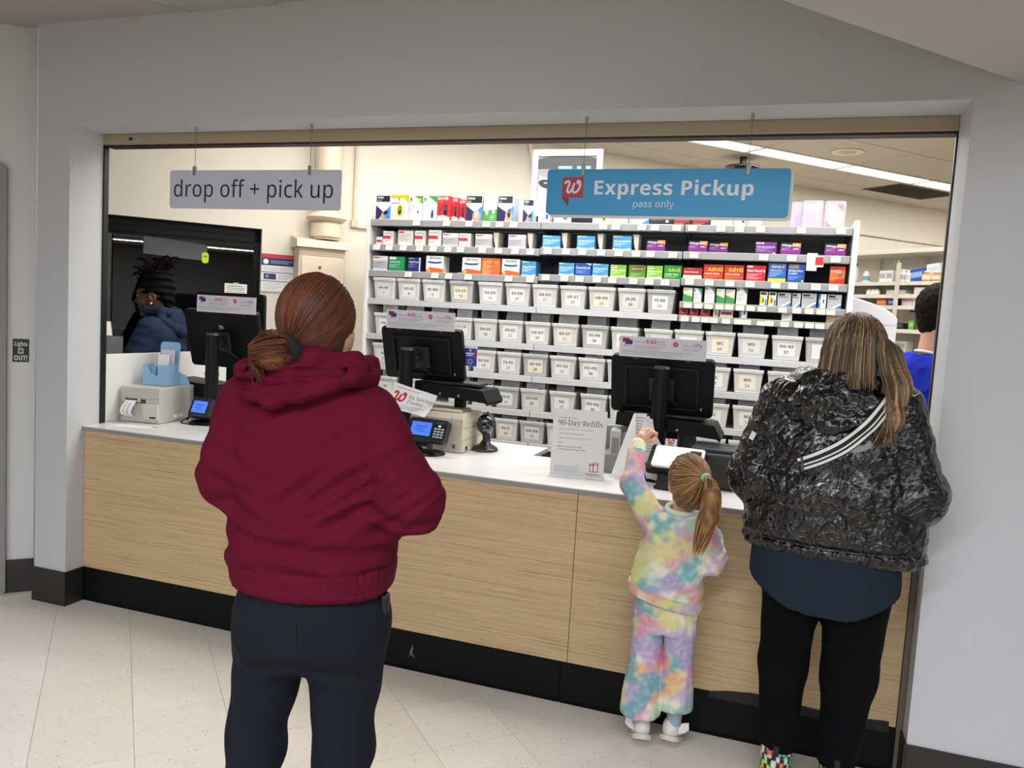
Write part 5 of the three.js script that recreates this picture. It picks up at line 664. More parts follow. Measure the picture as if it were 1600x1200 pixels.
function surfnet(f, lo, hi, cell, colour) {
  const N = [0, 1, 2].map(i => Math.ceil((hi[i] - lo[i]) / cell) + 1), [nx, ny, nz] = N, F = new Float32Array(nx * ny * nz), id = new Int32Array(nx * ny * nz).fill(-1);
  for (let k = 0, q = 0; k < nz; k++) for (let j = 0; j < ny; j++) for (let i = 0; i < nx; i++) F[q++] = f(lo[0] + i * cell, lo[1] + j * cell, lo[2] + k * cell);
  const P = [], ix = [], sx = 1, sy = nx, sz = nx * ny, E8 = [0, sx, sy, sx + sy, sz, sz + sx, sz + sy, sz + sx + sy], ED = [[0, 1], [2, 3], [4, 5], [6, 7], [0, 2], [1, 3], [4, 6], [5, 7], [0, 4], [1, 5], [2, 6], [3, 7]];
  for (let k = 0; k < nz - 1; k++) for (let j = 0; j < ny - 1; j++) for (let i = 0; i < nx - 1; i++) {
    const o = i + j * sy + k * sz; let m = 0; for (let c = 0; c < 8; c++) if (F[o + E8[c]] < 0) m |= 1 << c; if (m === 0 || m === 255) continue;
    let n = 0, X = 0, Y = 0, Z = 0; for (const [a, b] of ED) { const A = F[o + E8[a]], B = F[o + E8[b]]; if ((A < 0) === (B < 0)) continue; const t = A / (A - B); X += mix(a & 1, b & 1, t); Y += mix(a >> 1 & 1, b >> 1 & 1, t); Z += mix(a >> 2 & 1, b >> 2 & 1, t); n++; }
    id[o] = P.length / 3; P.push(lo[0] + (i + X / n) * cell, lo[1] + (j + Y / n) * cell, lo[2] + (k + Z / n) * cell);
  }
  const quad = (a, b, c, d, flip) => { if (a < 0 || b < 0 || c < 0 || d < 0) return; flip ? ix.push(a, c, b, a, d, c) : ix.push(a, b, c, a, c, d); };
  for (let k = 1; k < nz - 1; k++) for (let j = 1; j < ny - 1; j++) for (let i = 1; i < nx - 1; i++) {
    const o = i + j * sy + k * sz, s = F[o] < 0;
    if (s !== F[o + sx] < 0) quad(id[o - sy - sz], id[o - sz], id[o], id[o - sy], !s);
    if (s !== F[o + sy] < 0) quad(id[o - sx - sz], id[o - sx], id[o], id[o - sz], !s);
    if (s !== F[o + sz] < 0) quad(id[o - sx - sy], id[o - sy], id[o], id[o - sx], !s);
  }
  const cnt = P.length / 3, nrm = new Float32Array(P.length), uv = new Float32Array(cnt * 2), col = colour ? new Float32Array(P.length) : null, e = cell * .4, C = new THREE.Color();
  for (let i = 0; i < cnt; i++) {
    const x = P[i * 3], y = P[i * 3 + 1], z = P[i * 3 + 2]; let a = f(x + e, y, z) - f(x - e, y, z), b = f(x, y + e, z) - f(x, y - e, z), c = f(x, y, z + e) - f(x, y, z - e); const l = Math.hypot(a, b, c) || 1; a /= l; b /= l; c /= l;
    nrm[i * 3] = a; nrm[i * 3 + 1] = b; nrm[i * 3 + 2] = c; uv[i * 2] = x + z * .6; uv[i * 2 + 1] = y + z * .25;
    if (col) { colour(C, x, y, z, a, b, c); col[i * 3] = C.r; col[i * 3 + 1] = C.g; col[i * 3 + 2] = C.b; }
  }
  // face orientation follows the field's gradient
  let s = 0; for (let t = 0; t < Math.min(ix.length, 900); t += 3) { const [A, B, D] = [ix[t] * 3, ix[t + 1] * 3, ix[t + 2] * 3], ux = P[B] - P[A], uy = P[B + 1] - P[A + 1], uz = P[B + 2] - P[A + 2], vx = P[D] - P[A], vy = P[D + 1] - P[A + 1], vz = P[D + 2] - P[A + 2]; s += (uy * vz - uz * vy) * nrm[A] + (uz * vx - ux * vz) * nrm[A + 1] + (ux * vy - uy * vx) * nrm[A + 2]; }
  if (s < 0) for (let t = 0; t < ix.length; t += 3) { const q = ix[t]; ix[t] = ix[t + 1]; ix[t + 1] = q; }
  const g = new THREE.BufferGeometry(); g.setAttribute('position', new THREE.Float32BufferAttribute(P, 3)); g.setAttribute('normal', new THREE.BufferAttribute(nrm, 3)); g.setAttribute('uv', new THREE.BufferAttribute(uv, 2)); if (col) g.setAttribute('color', new THREE.BufferAttribute(col, 3)); g.setIndex(ix); return g;
}
// a frame: local field placed at c, turned by euler angles
function placed(f, c, rx = 0, ry = 0, rz = 0, s = 1) { const m = new THREE.Matrix4().makeRotationFromEuler(new THREE.Euler(rx, ry, rz, 'YXZ')).invert().elements; return (x, y, z) => { const a = (x - c[0]) / s, b = (y - c[1]) / s, d = (z - c[2]) / s; return s * f(m[0] * a + m[4] * b + m[8] * d, m[1] * a + m[5] * b + m[9] * d, m[2] * a + m[6] * b + m[10] * d); }; }
const toLocal = (c, rx, ry, rz, s) => { const m = new THREE.Matrix4().compose(V(...c), new THREE.Quaternion().setFromEuler(new THREE.Euler(rx, ry, rz, 'YXZ')), V(s, s, s)).invert(); const v = V(0, 0, 0); return (x, y, z) => v.set(x, y, z).applyMatrix4(m); };
// head field: origin midway between the ears, face towards -z
const headField = (() => {
  const skull = ell([0, .032, .012], [.075, .088, .094]), face = ell([0, -.036, -.026], [.057, .076, .064]), jaw = cone([-.03, -.085, -.04], [.03, -.085, -.04], .022, .022), chin = ell([0, -.1, -.07], [.022, .017, .018]);
  const nose = cone([0, .012, -.088], [0, -.026, -.104], .008, .0125), nl = ell([-.012, -.03, -.095], [.009, .008, .01]), nr = ell([.012, -.03, -.095], [.009, .008, .01]), brow = cone([-.035, .028, -.083], [.035, .028, -.083], .012, .012), lips = ell([0, -.062, -.085], [.024, .0095, .013]), lip2 = ell([0, -.0535, -.087], [.022, .005, .011]);
  const e1 = ell([-.031, .008, -.094], [.017, .011, .016]), e2 = ell([.031, .008, -.094], [.017, .011, .016]), b1 = ell([-.031, .008, -.078], [.0145, .0125, .0125]), b2 = ell([.031, .008, -.078], [.0145, .0125, .0125]), c1 = ell([-.045, -.03, -.06], [.022, .025, .025]), c2 = ell([.045, -.03, -.06], [.022, .025, .025]);
  const ear = s => { const o = placed(ell([0, 0, 0], [.009, .031, .019]), [s * .078, -.006, .012], -.25, s * -.35, 0), i = placed(ell([0, .004, 0], [.007, .019, .011]), [s * .085, -.005, .01], -.25, s * -.35, 0), lobe = ell([s * .074, -.034, .004], [.006, .009, .009]); return (x, y, z) => smin(smax(o(x, y, z), -i(x, y, z), .006), lobe(x, y, z), .008); };
  const E1 = ear(-1), E2 = ear(1);
  return (x, y, z) => { let d = smin(skull(x, y, z), face(x, y, z), .04); d = smin(d, jaw(x, y, z), .03); d = smin(d, chin(x, y, z), .025); d = smin(d, Math.min(c1(x, y, z), c2(x, y, z)), .02); d = smin(d, brow(x, y, z), .014); d = smax(d, -e1(x, y, z), .012); d = smax(d, -e2(x, y, z), .012); d = smin(d, Math.min(b1(x, y, z), b2(x, y, z)), .004); d = smin(d, nose(x, y, z), .014); d = smin(d, Math.min(nl(x, y, z), nr(x, y, z)), .006); d = smin(d, lips(x, y, z), .006); d = smin(d, lip2(x, y, z), .004); d = smin(d, Math.min(E1(x, y, z), E2(x, y, z)), .008); return d; };
})();
function faceColour(skin, lip, browC, iris) { const S1 = new THREE.Color(skin), L1 = new THREE.Color(lip), B1 = new THREE.Color(browC), I1 = new THREE.Color(iris), W = new THREE.Color(0xe8e4de); return (C, x, y, z) => { C.copy(S1); const ax = Math.abs(x); if (z < -.07) { if (Math.hypot(ax / .024, (y + .059) / .012) < 1) C.lerp(L1, .75); if (Math.hypot((ax - .031) / .014, (y - .008) / .0075) < 1) { C.copy(W); if (Math.hypot(ax - .031, y - .008) < .006) C.copy(I1); } } if (z < -.06 && Math.abs(y - .03 + (ax - .03) * (ax - .03) * 8) < .005 && ax > .012 && ax < .052) C.lerp(B1, .7); if (ax > .05 && ax < .07 && z < 0) C.lerp(L1, .06); }; }
// hand: wrist point, pointing direction d, palm normal n; thumb on side d x n * side
function handField(w, d, n, side, curl, s = 1) {
  const D = V(...d).normalize(), N = V(...n); N.addScaledVector(D, -N.dot(D)).normalize(); const T = D.clone().cross(N).multiplyScalar(side), W = V(...w), at3 = (a, b, c) => W.clone().addScaledVector(D, a * s).addScaledVector(T, b * s).addScaledVector(N, c * s), A = v => [v.x, v.y, v.z];
  const parts = [chain([A(at3(-.01, 0, 0)), A(at3(.03, .0, -.002))], [.026 * s, .028 * s]), chain([A(at3(.03, .02, 0)), A(at3(.082, .027, 0))], [.0165 * s, .0135 * s]), chain([A(at3(.03, 0, -.002)), A(at3(.086, .007, -.003))], [.017 * s, .0135 * s]), chain([A(at3(.03, -.012, -.001)), A(at3(.082, -.013, -.002))], [.017 * s, .013 * s]), chain([A(at3(.028, -.02, .002)), A(at3(.074, -.031, .001))], [.0155 * s, .0118 * s])];
  const pal = join(.009 * s, ...parts), fs = [];
  [[.082, .028, .042, .026, .021, .0088], [.087, .0075, .047, .029, .022, .0092], [.083, -.0135, .043, .027, .022, .0088], [.075, -.0325, .034, .021, .019, .0078]].forEach(([a, b, l1, l2, l3, r], i) => {
    let p = at3(a, b, 0), ang = 0; const pts = [A(p)], cs = (Array.isArray(curl) ? curl[i] : curl); [[l1, cs], [l2, cs * 1.15], [l3, cs * .8]].forEach(([l, c]) => { ang += c; p = p.clone().addScaledVector(D, Math.cos(ang) * l * s).addScaledVector(N, Math.sin(ang) * l * s).addScaledVector(T, b * .05 * s * Math.cos(ang)); pts.push(A(p)); }); fs.push(chain(pts, [r * 1.14 * s, r * .98 * s, r * .92 * s, r * .8 * s], .002 * s));
  });
  const tc = Array.isArray(curl) ? curl[1] : curl; fs.push(chain([A(at3(.018, .02, .008)), A(at3(.05, .042, .02 + .008 * tc)), A(at3(.08, .044 - .012 * tc, .03 + .014 * tc)), A(at3(.1, .04 - .026 * tc, .034 + .02 * tc))], [.0165 * s, .0125 * s, .0105 * s, .0085 * s], .006 * s));
  const c = at3(.06, 0, .02), R = .13 * s;
  return { f: (x, y, z) => { let d2 = pal(x, y, z); let m = 1e9; for (const g of fs) { const v = g(x, y, z); if (v < m) m = v; } return smin(d2, m, .0035 * s); }, lo: [c.x - R, c.y - R, c.z - R], hi: [c.x + R, c.y + R, c.z + R] };
}
// strands: paths of points swept as thin tapered tubes, coloured per strand
function strands(paths, r, cols, seg = 9) {
  const gs = paths.map((pts, i) => { const rad = r * (.7 + .6 * ((i * 37) % 10) / 10), cv = new THREE.CatmullRomCurve3(pts), g = new THREE.TubeGeometry(cv, seg, rad, 4, false), p = g.attributes.position, C = new THREE.Color(cols[(i * 7 + (i >> 3)) % cols.length]), col = new Float32Array(p.count * 3); C.multiplyScalar(.85 + .3 * ((i * 13) % 7) / 7);
    for (let a = 0; a <= seg; a++) { const c = cv.getPointAt(a / seg), k = a === seg ? .25 : a > seg - 2 ? .7 : 1; for (let b = 0; b <= 4; b++) { const q = a * 5 + b; p.setXYZ(q, c.x + (p.getX(q) - c.x) * k, c.y + (p.getY(q) - c.y) * k, c.z + (p.getZ(q) - c.z) * k); col[q * 3] = C.r; col[q * 3 + 1] = C.g; col[q * 3 + 2] = C.b; } }
    g.setAttribute('color', new THREE.BufferAttribute(col, 3)); return g; });
  return mergeGeometries(gs);
}
// point on the hair shell of a head in direction d (head frame)
const shell = (d, k = 1) => { const q = d.clone().normalize(); const r = 1 / Math.hypot(q.x / .082, q.y / .094, q.z / .1); return V(q.x * r * k, .03 + q.y * r * k, .012 + q.z * r * k); };
const slerp = (a, b, t) => { const A = a.clone().normalize(), B = b.clone().normalize(), w = Math.acos(cl(A.dot(B), -1, 1)); return w < 1e-3 ? A : A.multiplyScalar(Math.sin((1 - t) * w)).addScaledVector(B, Math.sin(t * w)).divideScalar(Math.sin(w)); };
const vcMat = (rough, o = {}) => M(0xffffff, rough, { vertexColors: true, ...o });
const skinMat = vcMat(.5);
const flat = (c) => { const K = new THREE.Color(c); return C => C.copy(K); };
// one continuous skin mesh: torso and limbs on a coarse grid, head and hands on fine grids
function bodyMesh(o) {
  const gs = []; const skin = flat(o.skin), neck = cone(o.neck[0], o.neck[1], o.neckR, o.neckR * .95);
  gs.push(surfnet(o.body, o.lo, o.hi, .013, skin));
  const loc = toLocal(o.head, ...o.headRot, o.headS), fc = faceColour(o.skin, o.lip, o.browC, o.iris), H = placed(headField, o.head, ...o.headRot, o.headS), R = .15 * o.headS;
  const hf = (x, y, z) => smin(H(x, y, z), smax(neck(x, y, z), y - o.head[1] + .02, .01), .03);
  gs.push(surfnet(hf, [o.head[0] - R, o.neck[0][1] - .02, o.head[2] - R], [o.head[0] + R, o.head[1] + R, o.head[2] + R], o.headCell ?? .0042, (C, x, y, z) => { const p = loc(x, y, z); fc(C, p.x, p.y, p.z); }));
  for (const h of o.hands ?? []) gs.push(surfnet(h.f, h.lo, h.hi, h.cell ?? .0042, skin));
  return mergeGeometries(gs);
}
// ------------------------------------------------------------ woman in the maroon hoodie
const fabricBump = noiseTex(256, 256, (u, v) => .5 + .25 * Math.sin(u * 256 * PI * .5) * Math.sin(v * 256 * PI * .5) + .3 * noise.noise(u * 60, v * 60, 2)); fabricBump.repeat.set(6, 6);
const N3 = (x, y, z) => noise.noise(x, y, z);
{
  const t = thing('person', 'woman in maroon hooded sweatshirt and charcoal trousers standing with her back to the camera', 'person', [2.262, 0, 1.42], .2);
  const HD = [-.018, 1.528, .0], HR = [.06, .1, 0], HS = 1.03;
  const torso = column([[.905, 0, .01, .186, .15], [.94, 0, .01, .197, .158], [.99, 0, .012, .205, .163], [1.08, 0, .01, .2, .155], [1.2, -.008, .012, .203, .145], [1.3, -.02, .018, .19, .128], [1.37, -.022, .02, .15, .1], [1.43, -.015, .018, .095, .075]], .03, 2.3);
  const sh = s => s < 0 ? [-.178, 1.34, .02] : [.128, 1.335, .02], el = [[-.196, 1.175, .06], [.25, 1.14, .07]], wr = [[-.085, 1.085, -.2], [.09, 1.1, -.21]];
  const armL = chain([sh(-1), el[0], wr[0]], [.074, .068, .05], .03), armR = chain([sh(1), el[1], wr[1]], [.07, .072, .05], .03);
  const base = join(.045, torso, armL, armR);
  const sweater = (x, y, z) => {
    let d = base(x, y, z); if (d > .05) return d;
    const low = Math.exp(-Math.pow((y - 1.0) / .1, 2)), back = cl(z * 8 + .3);
    const rid = v => 1 - 2 * Math.abs(v);
    d -= .021 * low * back * (rid(N3(x * 3.4 + 7, y * 17 + x * 2, 3)) - .35);
    const drag = cl((y - 1.0) * 8) * cl((1.34 - y) * 7) * cl((x + .12) * 6) * back; d -= .02 * drag * (rid(N3((x * .75 + y * .65) * 4, (y * .8 - x * .6) * 19, 5)) - .35);
    const dragL = cl((y - 1.0) * 8) * cl((1.3 - y) * 8) * cl((-x - .02) * 7) * back; d -= .014 * dragL * (rid(N3((x * .75 - y * .65) * 5, (y * .8 + x * .6) * 18, 9)) - .35);
    d -= .005 * N3(x * 6 + 3, y * 7, z * 6) + .002 * N3(x * 17, y * 15 + x * 9, z * 15);
    for (const e of el) { const q = Math.hypot(x - e[0], y - e[1], z - e[2]); d -= .006 * Math.exp(-q * q * 90) * Math.sin((y + z * .5) * 110 + x * 30); }
    d -= .006 * Math.exp(-Math.pow((Math.abs(x) - .15 - (1.36 - y) * .1) / .012, 2)) * cl((y - 1.08) * 9) * cl((1.36 - y) * 20) * -1;   // armhole seam pressed in
    d += .004 * Math.exp(-Math.pow((y - .972) / .006, 2)); return d;                                                                    // rib seam above the hem
  };
  const maroon = MP(0x5c1028, .95, { specularIntensity: .22, bumpMap: fabricBump, bumpScale: .0006 }), rib = MP(0x5f122a, .95, { specularIntensity: .22, bumpMap: fabricBump, bumpScale: .001 });
  const hoodie = part('hoodie', surfnet(sweater, [-.36, .82, -.3], [.38, 1.47, .24], .0095), maroon, t);
  const ribbing = column([[.9, 0, .01, .19, .154], [.917, 0, .01, .198, .161], [.966, 0, .011, .205, .166], [.976, 0, .011, .2, .162]], .012, 2.3);
  part('ribbed_hem', surfnet((x, y, z) => ribbing(x, y, z) - .0012 * Math.sin(Math.atan2(x, z) * 150) - .004 * N3(x * 8, y * 6, z * 8), [-.24, .875, -.2], [.24, 1.0, .22], .0085), rib, hoodie);
  const hd1 = chain([[-.085, 1.455, -.06], [-.115, 1.455, .02], [-.07, 1.46, .095], [.02, 1.458, .118], [.1, 1.452, .07], [.11, 1.44, -.01], [.07, 1.42, -.07]], .027, .02), hd2 = chain([[-.14, 1.425, -.0], [-.165, 1.42, .06], [-.11, 1.41, .125], [.0, 1.425, .14], [.1, 1.43, .1], [.125, 1.42, .02]], .026, .015), hd3 = chain([[-.17, 1.405, .06], [-.125, 1.385, .12], [-.06, 1.368, .15], [.0, 1.385, .15], [.08, 1.415, .12]], [.022, .024, .02, .022, .02], .02), pouch = ell([-.035, 1.405, .085], [.125, .05, .045]);
  const gr1 = chain([[-.17, 1.415, .05], [-.13, 1.425, .12], [-.02, 1.432, .165], [.09, 1.44, .13], [.13, 1.44, .05]], [.006, .009, .011, .009, .005], .01), gr2 = chain([[-.185, 1.395, .07], [-.13, 1.395, .14], [-.05, 1.392, .176], [.03, 1.4, .172], [.07, 1.41, .15]], [.006, .01, .013, .01, .004], .01), gr3 = chain([[-.16, 1.44, .05], [-.11, 1.415, .13], [-.075, 1.4, .165]], [.005, .009, .004], .01);
  const grooves = (d, x, y, z) => smax(smax(smax(d, -gr1(x, y, z), .012), -gr2(x, y, z), .012), -gr3(x, y, z), .01);
  part('hood', surfnet((x, y, z) => grooves(smin(smin(hd1(x, y, z), hd2(x, y, z), .005), smin(hd3(x, y, z), pouch(x, y, z), .02), .005) - .006 * (1 - 2 * Math.abs(N3(x * 8 + y * 10, y * 26 - x * 8, z * 6))) + .002, x, y, z), [-.22, 1.27, -.13], [.2, 1.52, .22], .0065), maroon, hoodie);
  // trousers
  const hip = column([[.7, -.01, 0, .15, .12], [.78, 0, .01, .178, .152], [.85, 0, .01, .184, .155], [.93, 0, .0, .17, .14]], .03, 2.3);
  const legs = join(.03, chain([[-.092, .8, .01], [-.135, .47, .015], [-.17, .09, .03]], [.1, .067, .066], .04), chain([[.092, .8, .01], [.09, .47, .0], [.095, .09, .0]], [.104, .071, .068], .04));
  const pants = join(.045, hip, legs);
  const charcoal = MP(0x1b1e27, .95, { specularIntensity: .3,  bumpMap: fabricBump, bumpScale: .0004 });
  const tr = part('trousers', surfnet((x, y, z) => { let d = pants(x, y, z); if (d > .04) return d; d += .014 * Math.exp(-Math.pow((y - .745 + Math.abs(x) * .28) / .016, 2)) * cl(z * 14) * cl(1.4 - Math.abs(x) * 6); d -= .006 * N3(x * 9, y * 7, z * 6) + .005 * N3(x * 16, y * 9 + x * 14, z * 10); d -= .004 * Math.sin(y * 34 + x * 22) * cl((.7 - y) * 6); return d; }, [-.28, .05, -.18], [.24, .95, .2], .0105), charcoal, t);
  part('seam', tube([[.02, .86, .166], [.022, .8, .166], [.026, .76, .15]], .0016, 10, 5), M(0x12141a, .9), tr);
  const pocket = part('belt_clip', rbox(.02, .05, .035, .008, .19, .875, .03), M(0x16181d, .5), t);
  for (const [s, x, z] of [[-1, -.175, .02], [1, .108, -.01]]) { const so = part('shoe', surfnet((a, b, c) => Math.max(smin(ell([x, .05, z - .05], [.047, .05, .13])(a, b, c), ell([x, .06, z + .03], [.04, .055, .05])(a, b, c), .03), .006 - b), [x - .07, 0, z - .22], [x + .07, .14, z + .12], .009), M(0x2a2b2f, .6), t); part('sole', at(ext(rrect(.09, .25, .044), .012), x, .0005, z - .045, -PI / 2), M(0xd0cfcb, .6), so); }
  // skin
  const bt = column([[.8, 0, 0, .15, .12], [1.0, 0, .01, .165, .13], [1.2, 0, .01, .165, .11], [1.32, 0, .015, .15, .085], [1.4, 0, .012, .07, .06]], .03);
  const body = join(.04, bt, chain([sh(-1), el[0], wr[0]], [.05, .042, .028]), chain([sh(1), el[1], wr[1]], [.05, .042, .028]), chain([[-.085, .82, .0], [-.135, .47, .015], [-.17, .09, .03]], [.08, .055, .04]), chain([[.085, .82, .0], [.1, .47, 0], [.105, .09, .0]], [.08, .055, .04]));
  part('body', bodyMesh({ body, lo: [-.32, .04, -.24], hi: [.34, 1.45, .17], skin: 0xc99a80, lip: 0xa85c58, browC: 0x5a2e1c, iris: 0x4a3526, neck: [[0, 1.38, .02], [.01, 1.5, .01]], neckR: .055, head: HD, headRot: HR, headS: HS, hands: [handField(wr[0], [.75, .05, -.65], [.3, -.2, .8], -1, .5), handField(wr[1], [-.75, .08, -.62], [-.3, -.2, .8], 1, .5)] }), skinMat, t);
  // hair drawn back into a low bun held by a black scrunchie, at the left of the nape
  const hg = new THREE.Group(); hg.name = 'hair'; hg.position.set(...HD); hg.rotation.set(HR[0], HR[1], HR[2], 'YXZ'); hg.scale.setScalar(HS); t.add(hg);
  const cap = ell([0, .032, .016], [.087, .098, .104]), low = ell([-.0, -.045, .05], [.066, .06, .055]), faceCut = ell([0, -.035, -.1], [.078, .11, .085]), tie = V(-.022, -.038, .118), bun = ell([-.06, -.052, .122], [.052, .038, .04]);
  const vol = (x, y, z) => smin(smax(smin(cap(x, y, z), low(x, y, z), .04), -faceCut(x, y, z), .015), bun(x, y, z), .012) ;
  const ax0 = V(-.42, -.8, .92).normalize(), bx0 = V(1, 0, .456).normalize(), cx0 = ax0.clone().cross(bx0);
  part('hair_mass', surfnet(vol, [-.18, -.16, -.1], [.11, .15, .18], .0045, (C, x, y, z) => { const p = V(x, y - .03, z - .012).normalize(), ca = p.dot(ax0), an = Math.atan2(p.dot(bx0), p.dot(cx0)), bunny = x < -.03 && y < -.02 && z > .085, k = bunny ? N3(x * 30, y * 110 + x * 40, z * 60) : 1.1 * N3(an * 9, ca * 1.6, 3) + .7 * N3(an * 26, ca * 3, 7); C.set(0x4c2410).lerp(k > 0 ? new THREE.Color(0x6b361a) : new THREE.Color(0x34180b), Math.min(1, Math.abs(k) * 1.1)); if (x < -.03 && y < -.025 && z > .09) C.lerp(new THREE.Color(0x8a4f20), .45); }), vcMat(.6), hg);
  const dirEnd = V(-.42, -.8, .92), paths = [];
  for (let i = 0; i < 900; i++) { const u = rnd(), d0 = u < .75 ? V(rr(-.9, 1), rr(.1, 1), rr(-.75, .5)) : rnd() < .5 ? V(rr(.6, 1), rr(-.5, .4), rr(-.4, .3)) : V(rr(-.7, .9), rr(-1.1, -.5), rr(.3, .9)); if (d0.y < .1 && d0.z < -.35) continue; const pts = []; const j = rr(1.055, 1.1), wob = rr(-.06, .06); for (let k = 0; k <= 7; k++) { const s = k / 7, dd = slerp(d0, dirEnd, s); dd.x += wob * Math.sin(s * PI); const q = shell(dd, j); if (s > .75) q.lerp(tie, (s - .75) * 2.4 * (s - .5)); pts.push(q); } paths.push(pts); }
  for (let i = 0; i < 300; i++) { const a = rr(0, 6.28), b = rr(.3, 1), c = V(-.06, -.052, .122), e = V(rr(-.064, -.03) * 1.0, rr(-.05, .02), rr(-.04, .046)).multiplyScalar(1.05); paths.push([tie.clone().add(V(rr(-.01, .01), rr(-.01, .01), .01)), c.clone().add(V(.01 + .03 * Math.cos(a), .045 * b * Math.sin(a) + .02,   .04 * b)), c.clone().add(V(-.045, .026 * Math.sin(a), .03 * Math.cos(a))).multiplyScalar(1.02), c.clone().add(e.multiplyScalar(.9)).add(V(.02, -.022, 0))]); }
  for (let i = 0; i < 14; i++) paths.push([tie.clone(), V(-.08 - rnd() * .01, -.012 + rr(-.01, .01), .12), V(-.112 - rnd() * .01, -.04, .115 + rr(-.02, .02)), V(-.108 + rnd() * .02, -.078, .115)]);
  part('hair_strands', strands(paths, .0008, ['#5a2b13', '#6f3a1c', '#45200f', '#854a22', '#542813', '#3b1a0c', '#673318']), vcMat(.6), hg);
  part('scrunchie', at(new THREE.TorusGeometry(.03, .013, 10, 26), -.028, -.038, .12, .5, -.75, .35), M(0x101114, .9), hg);
}
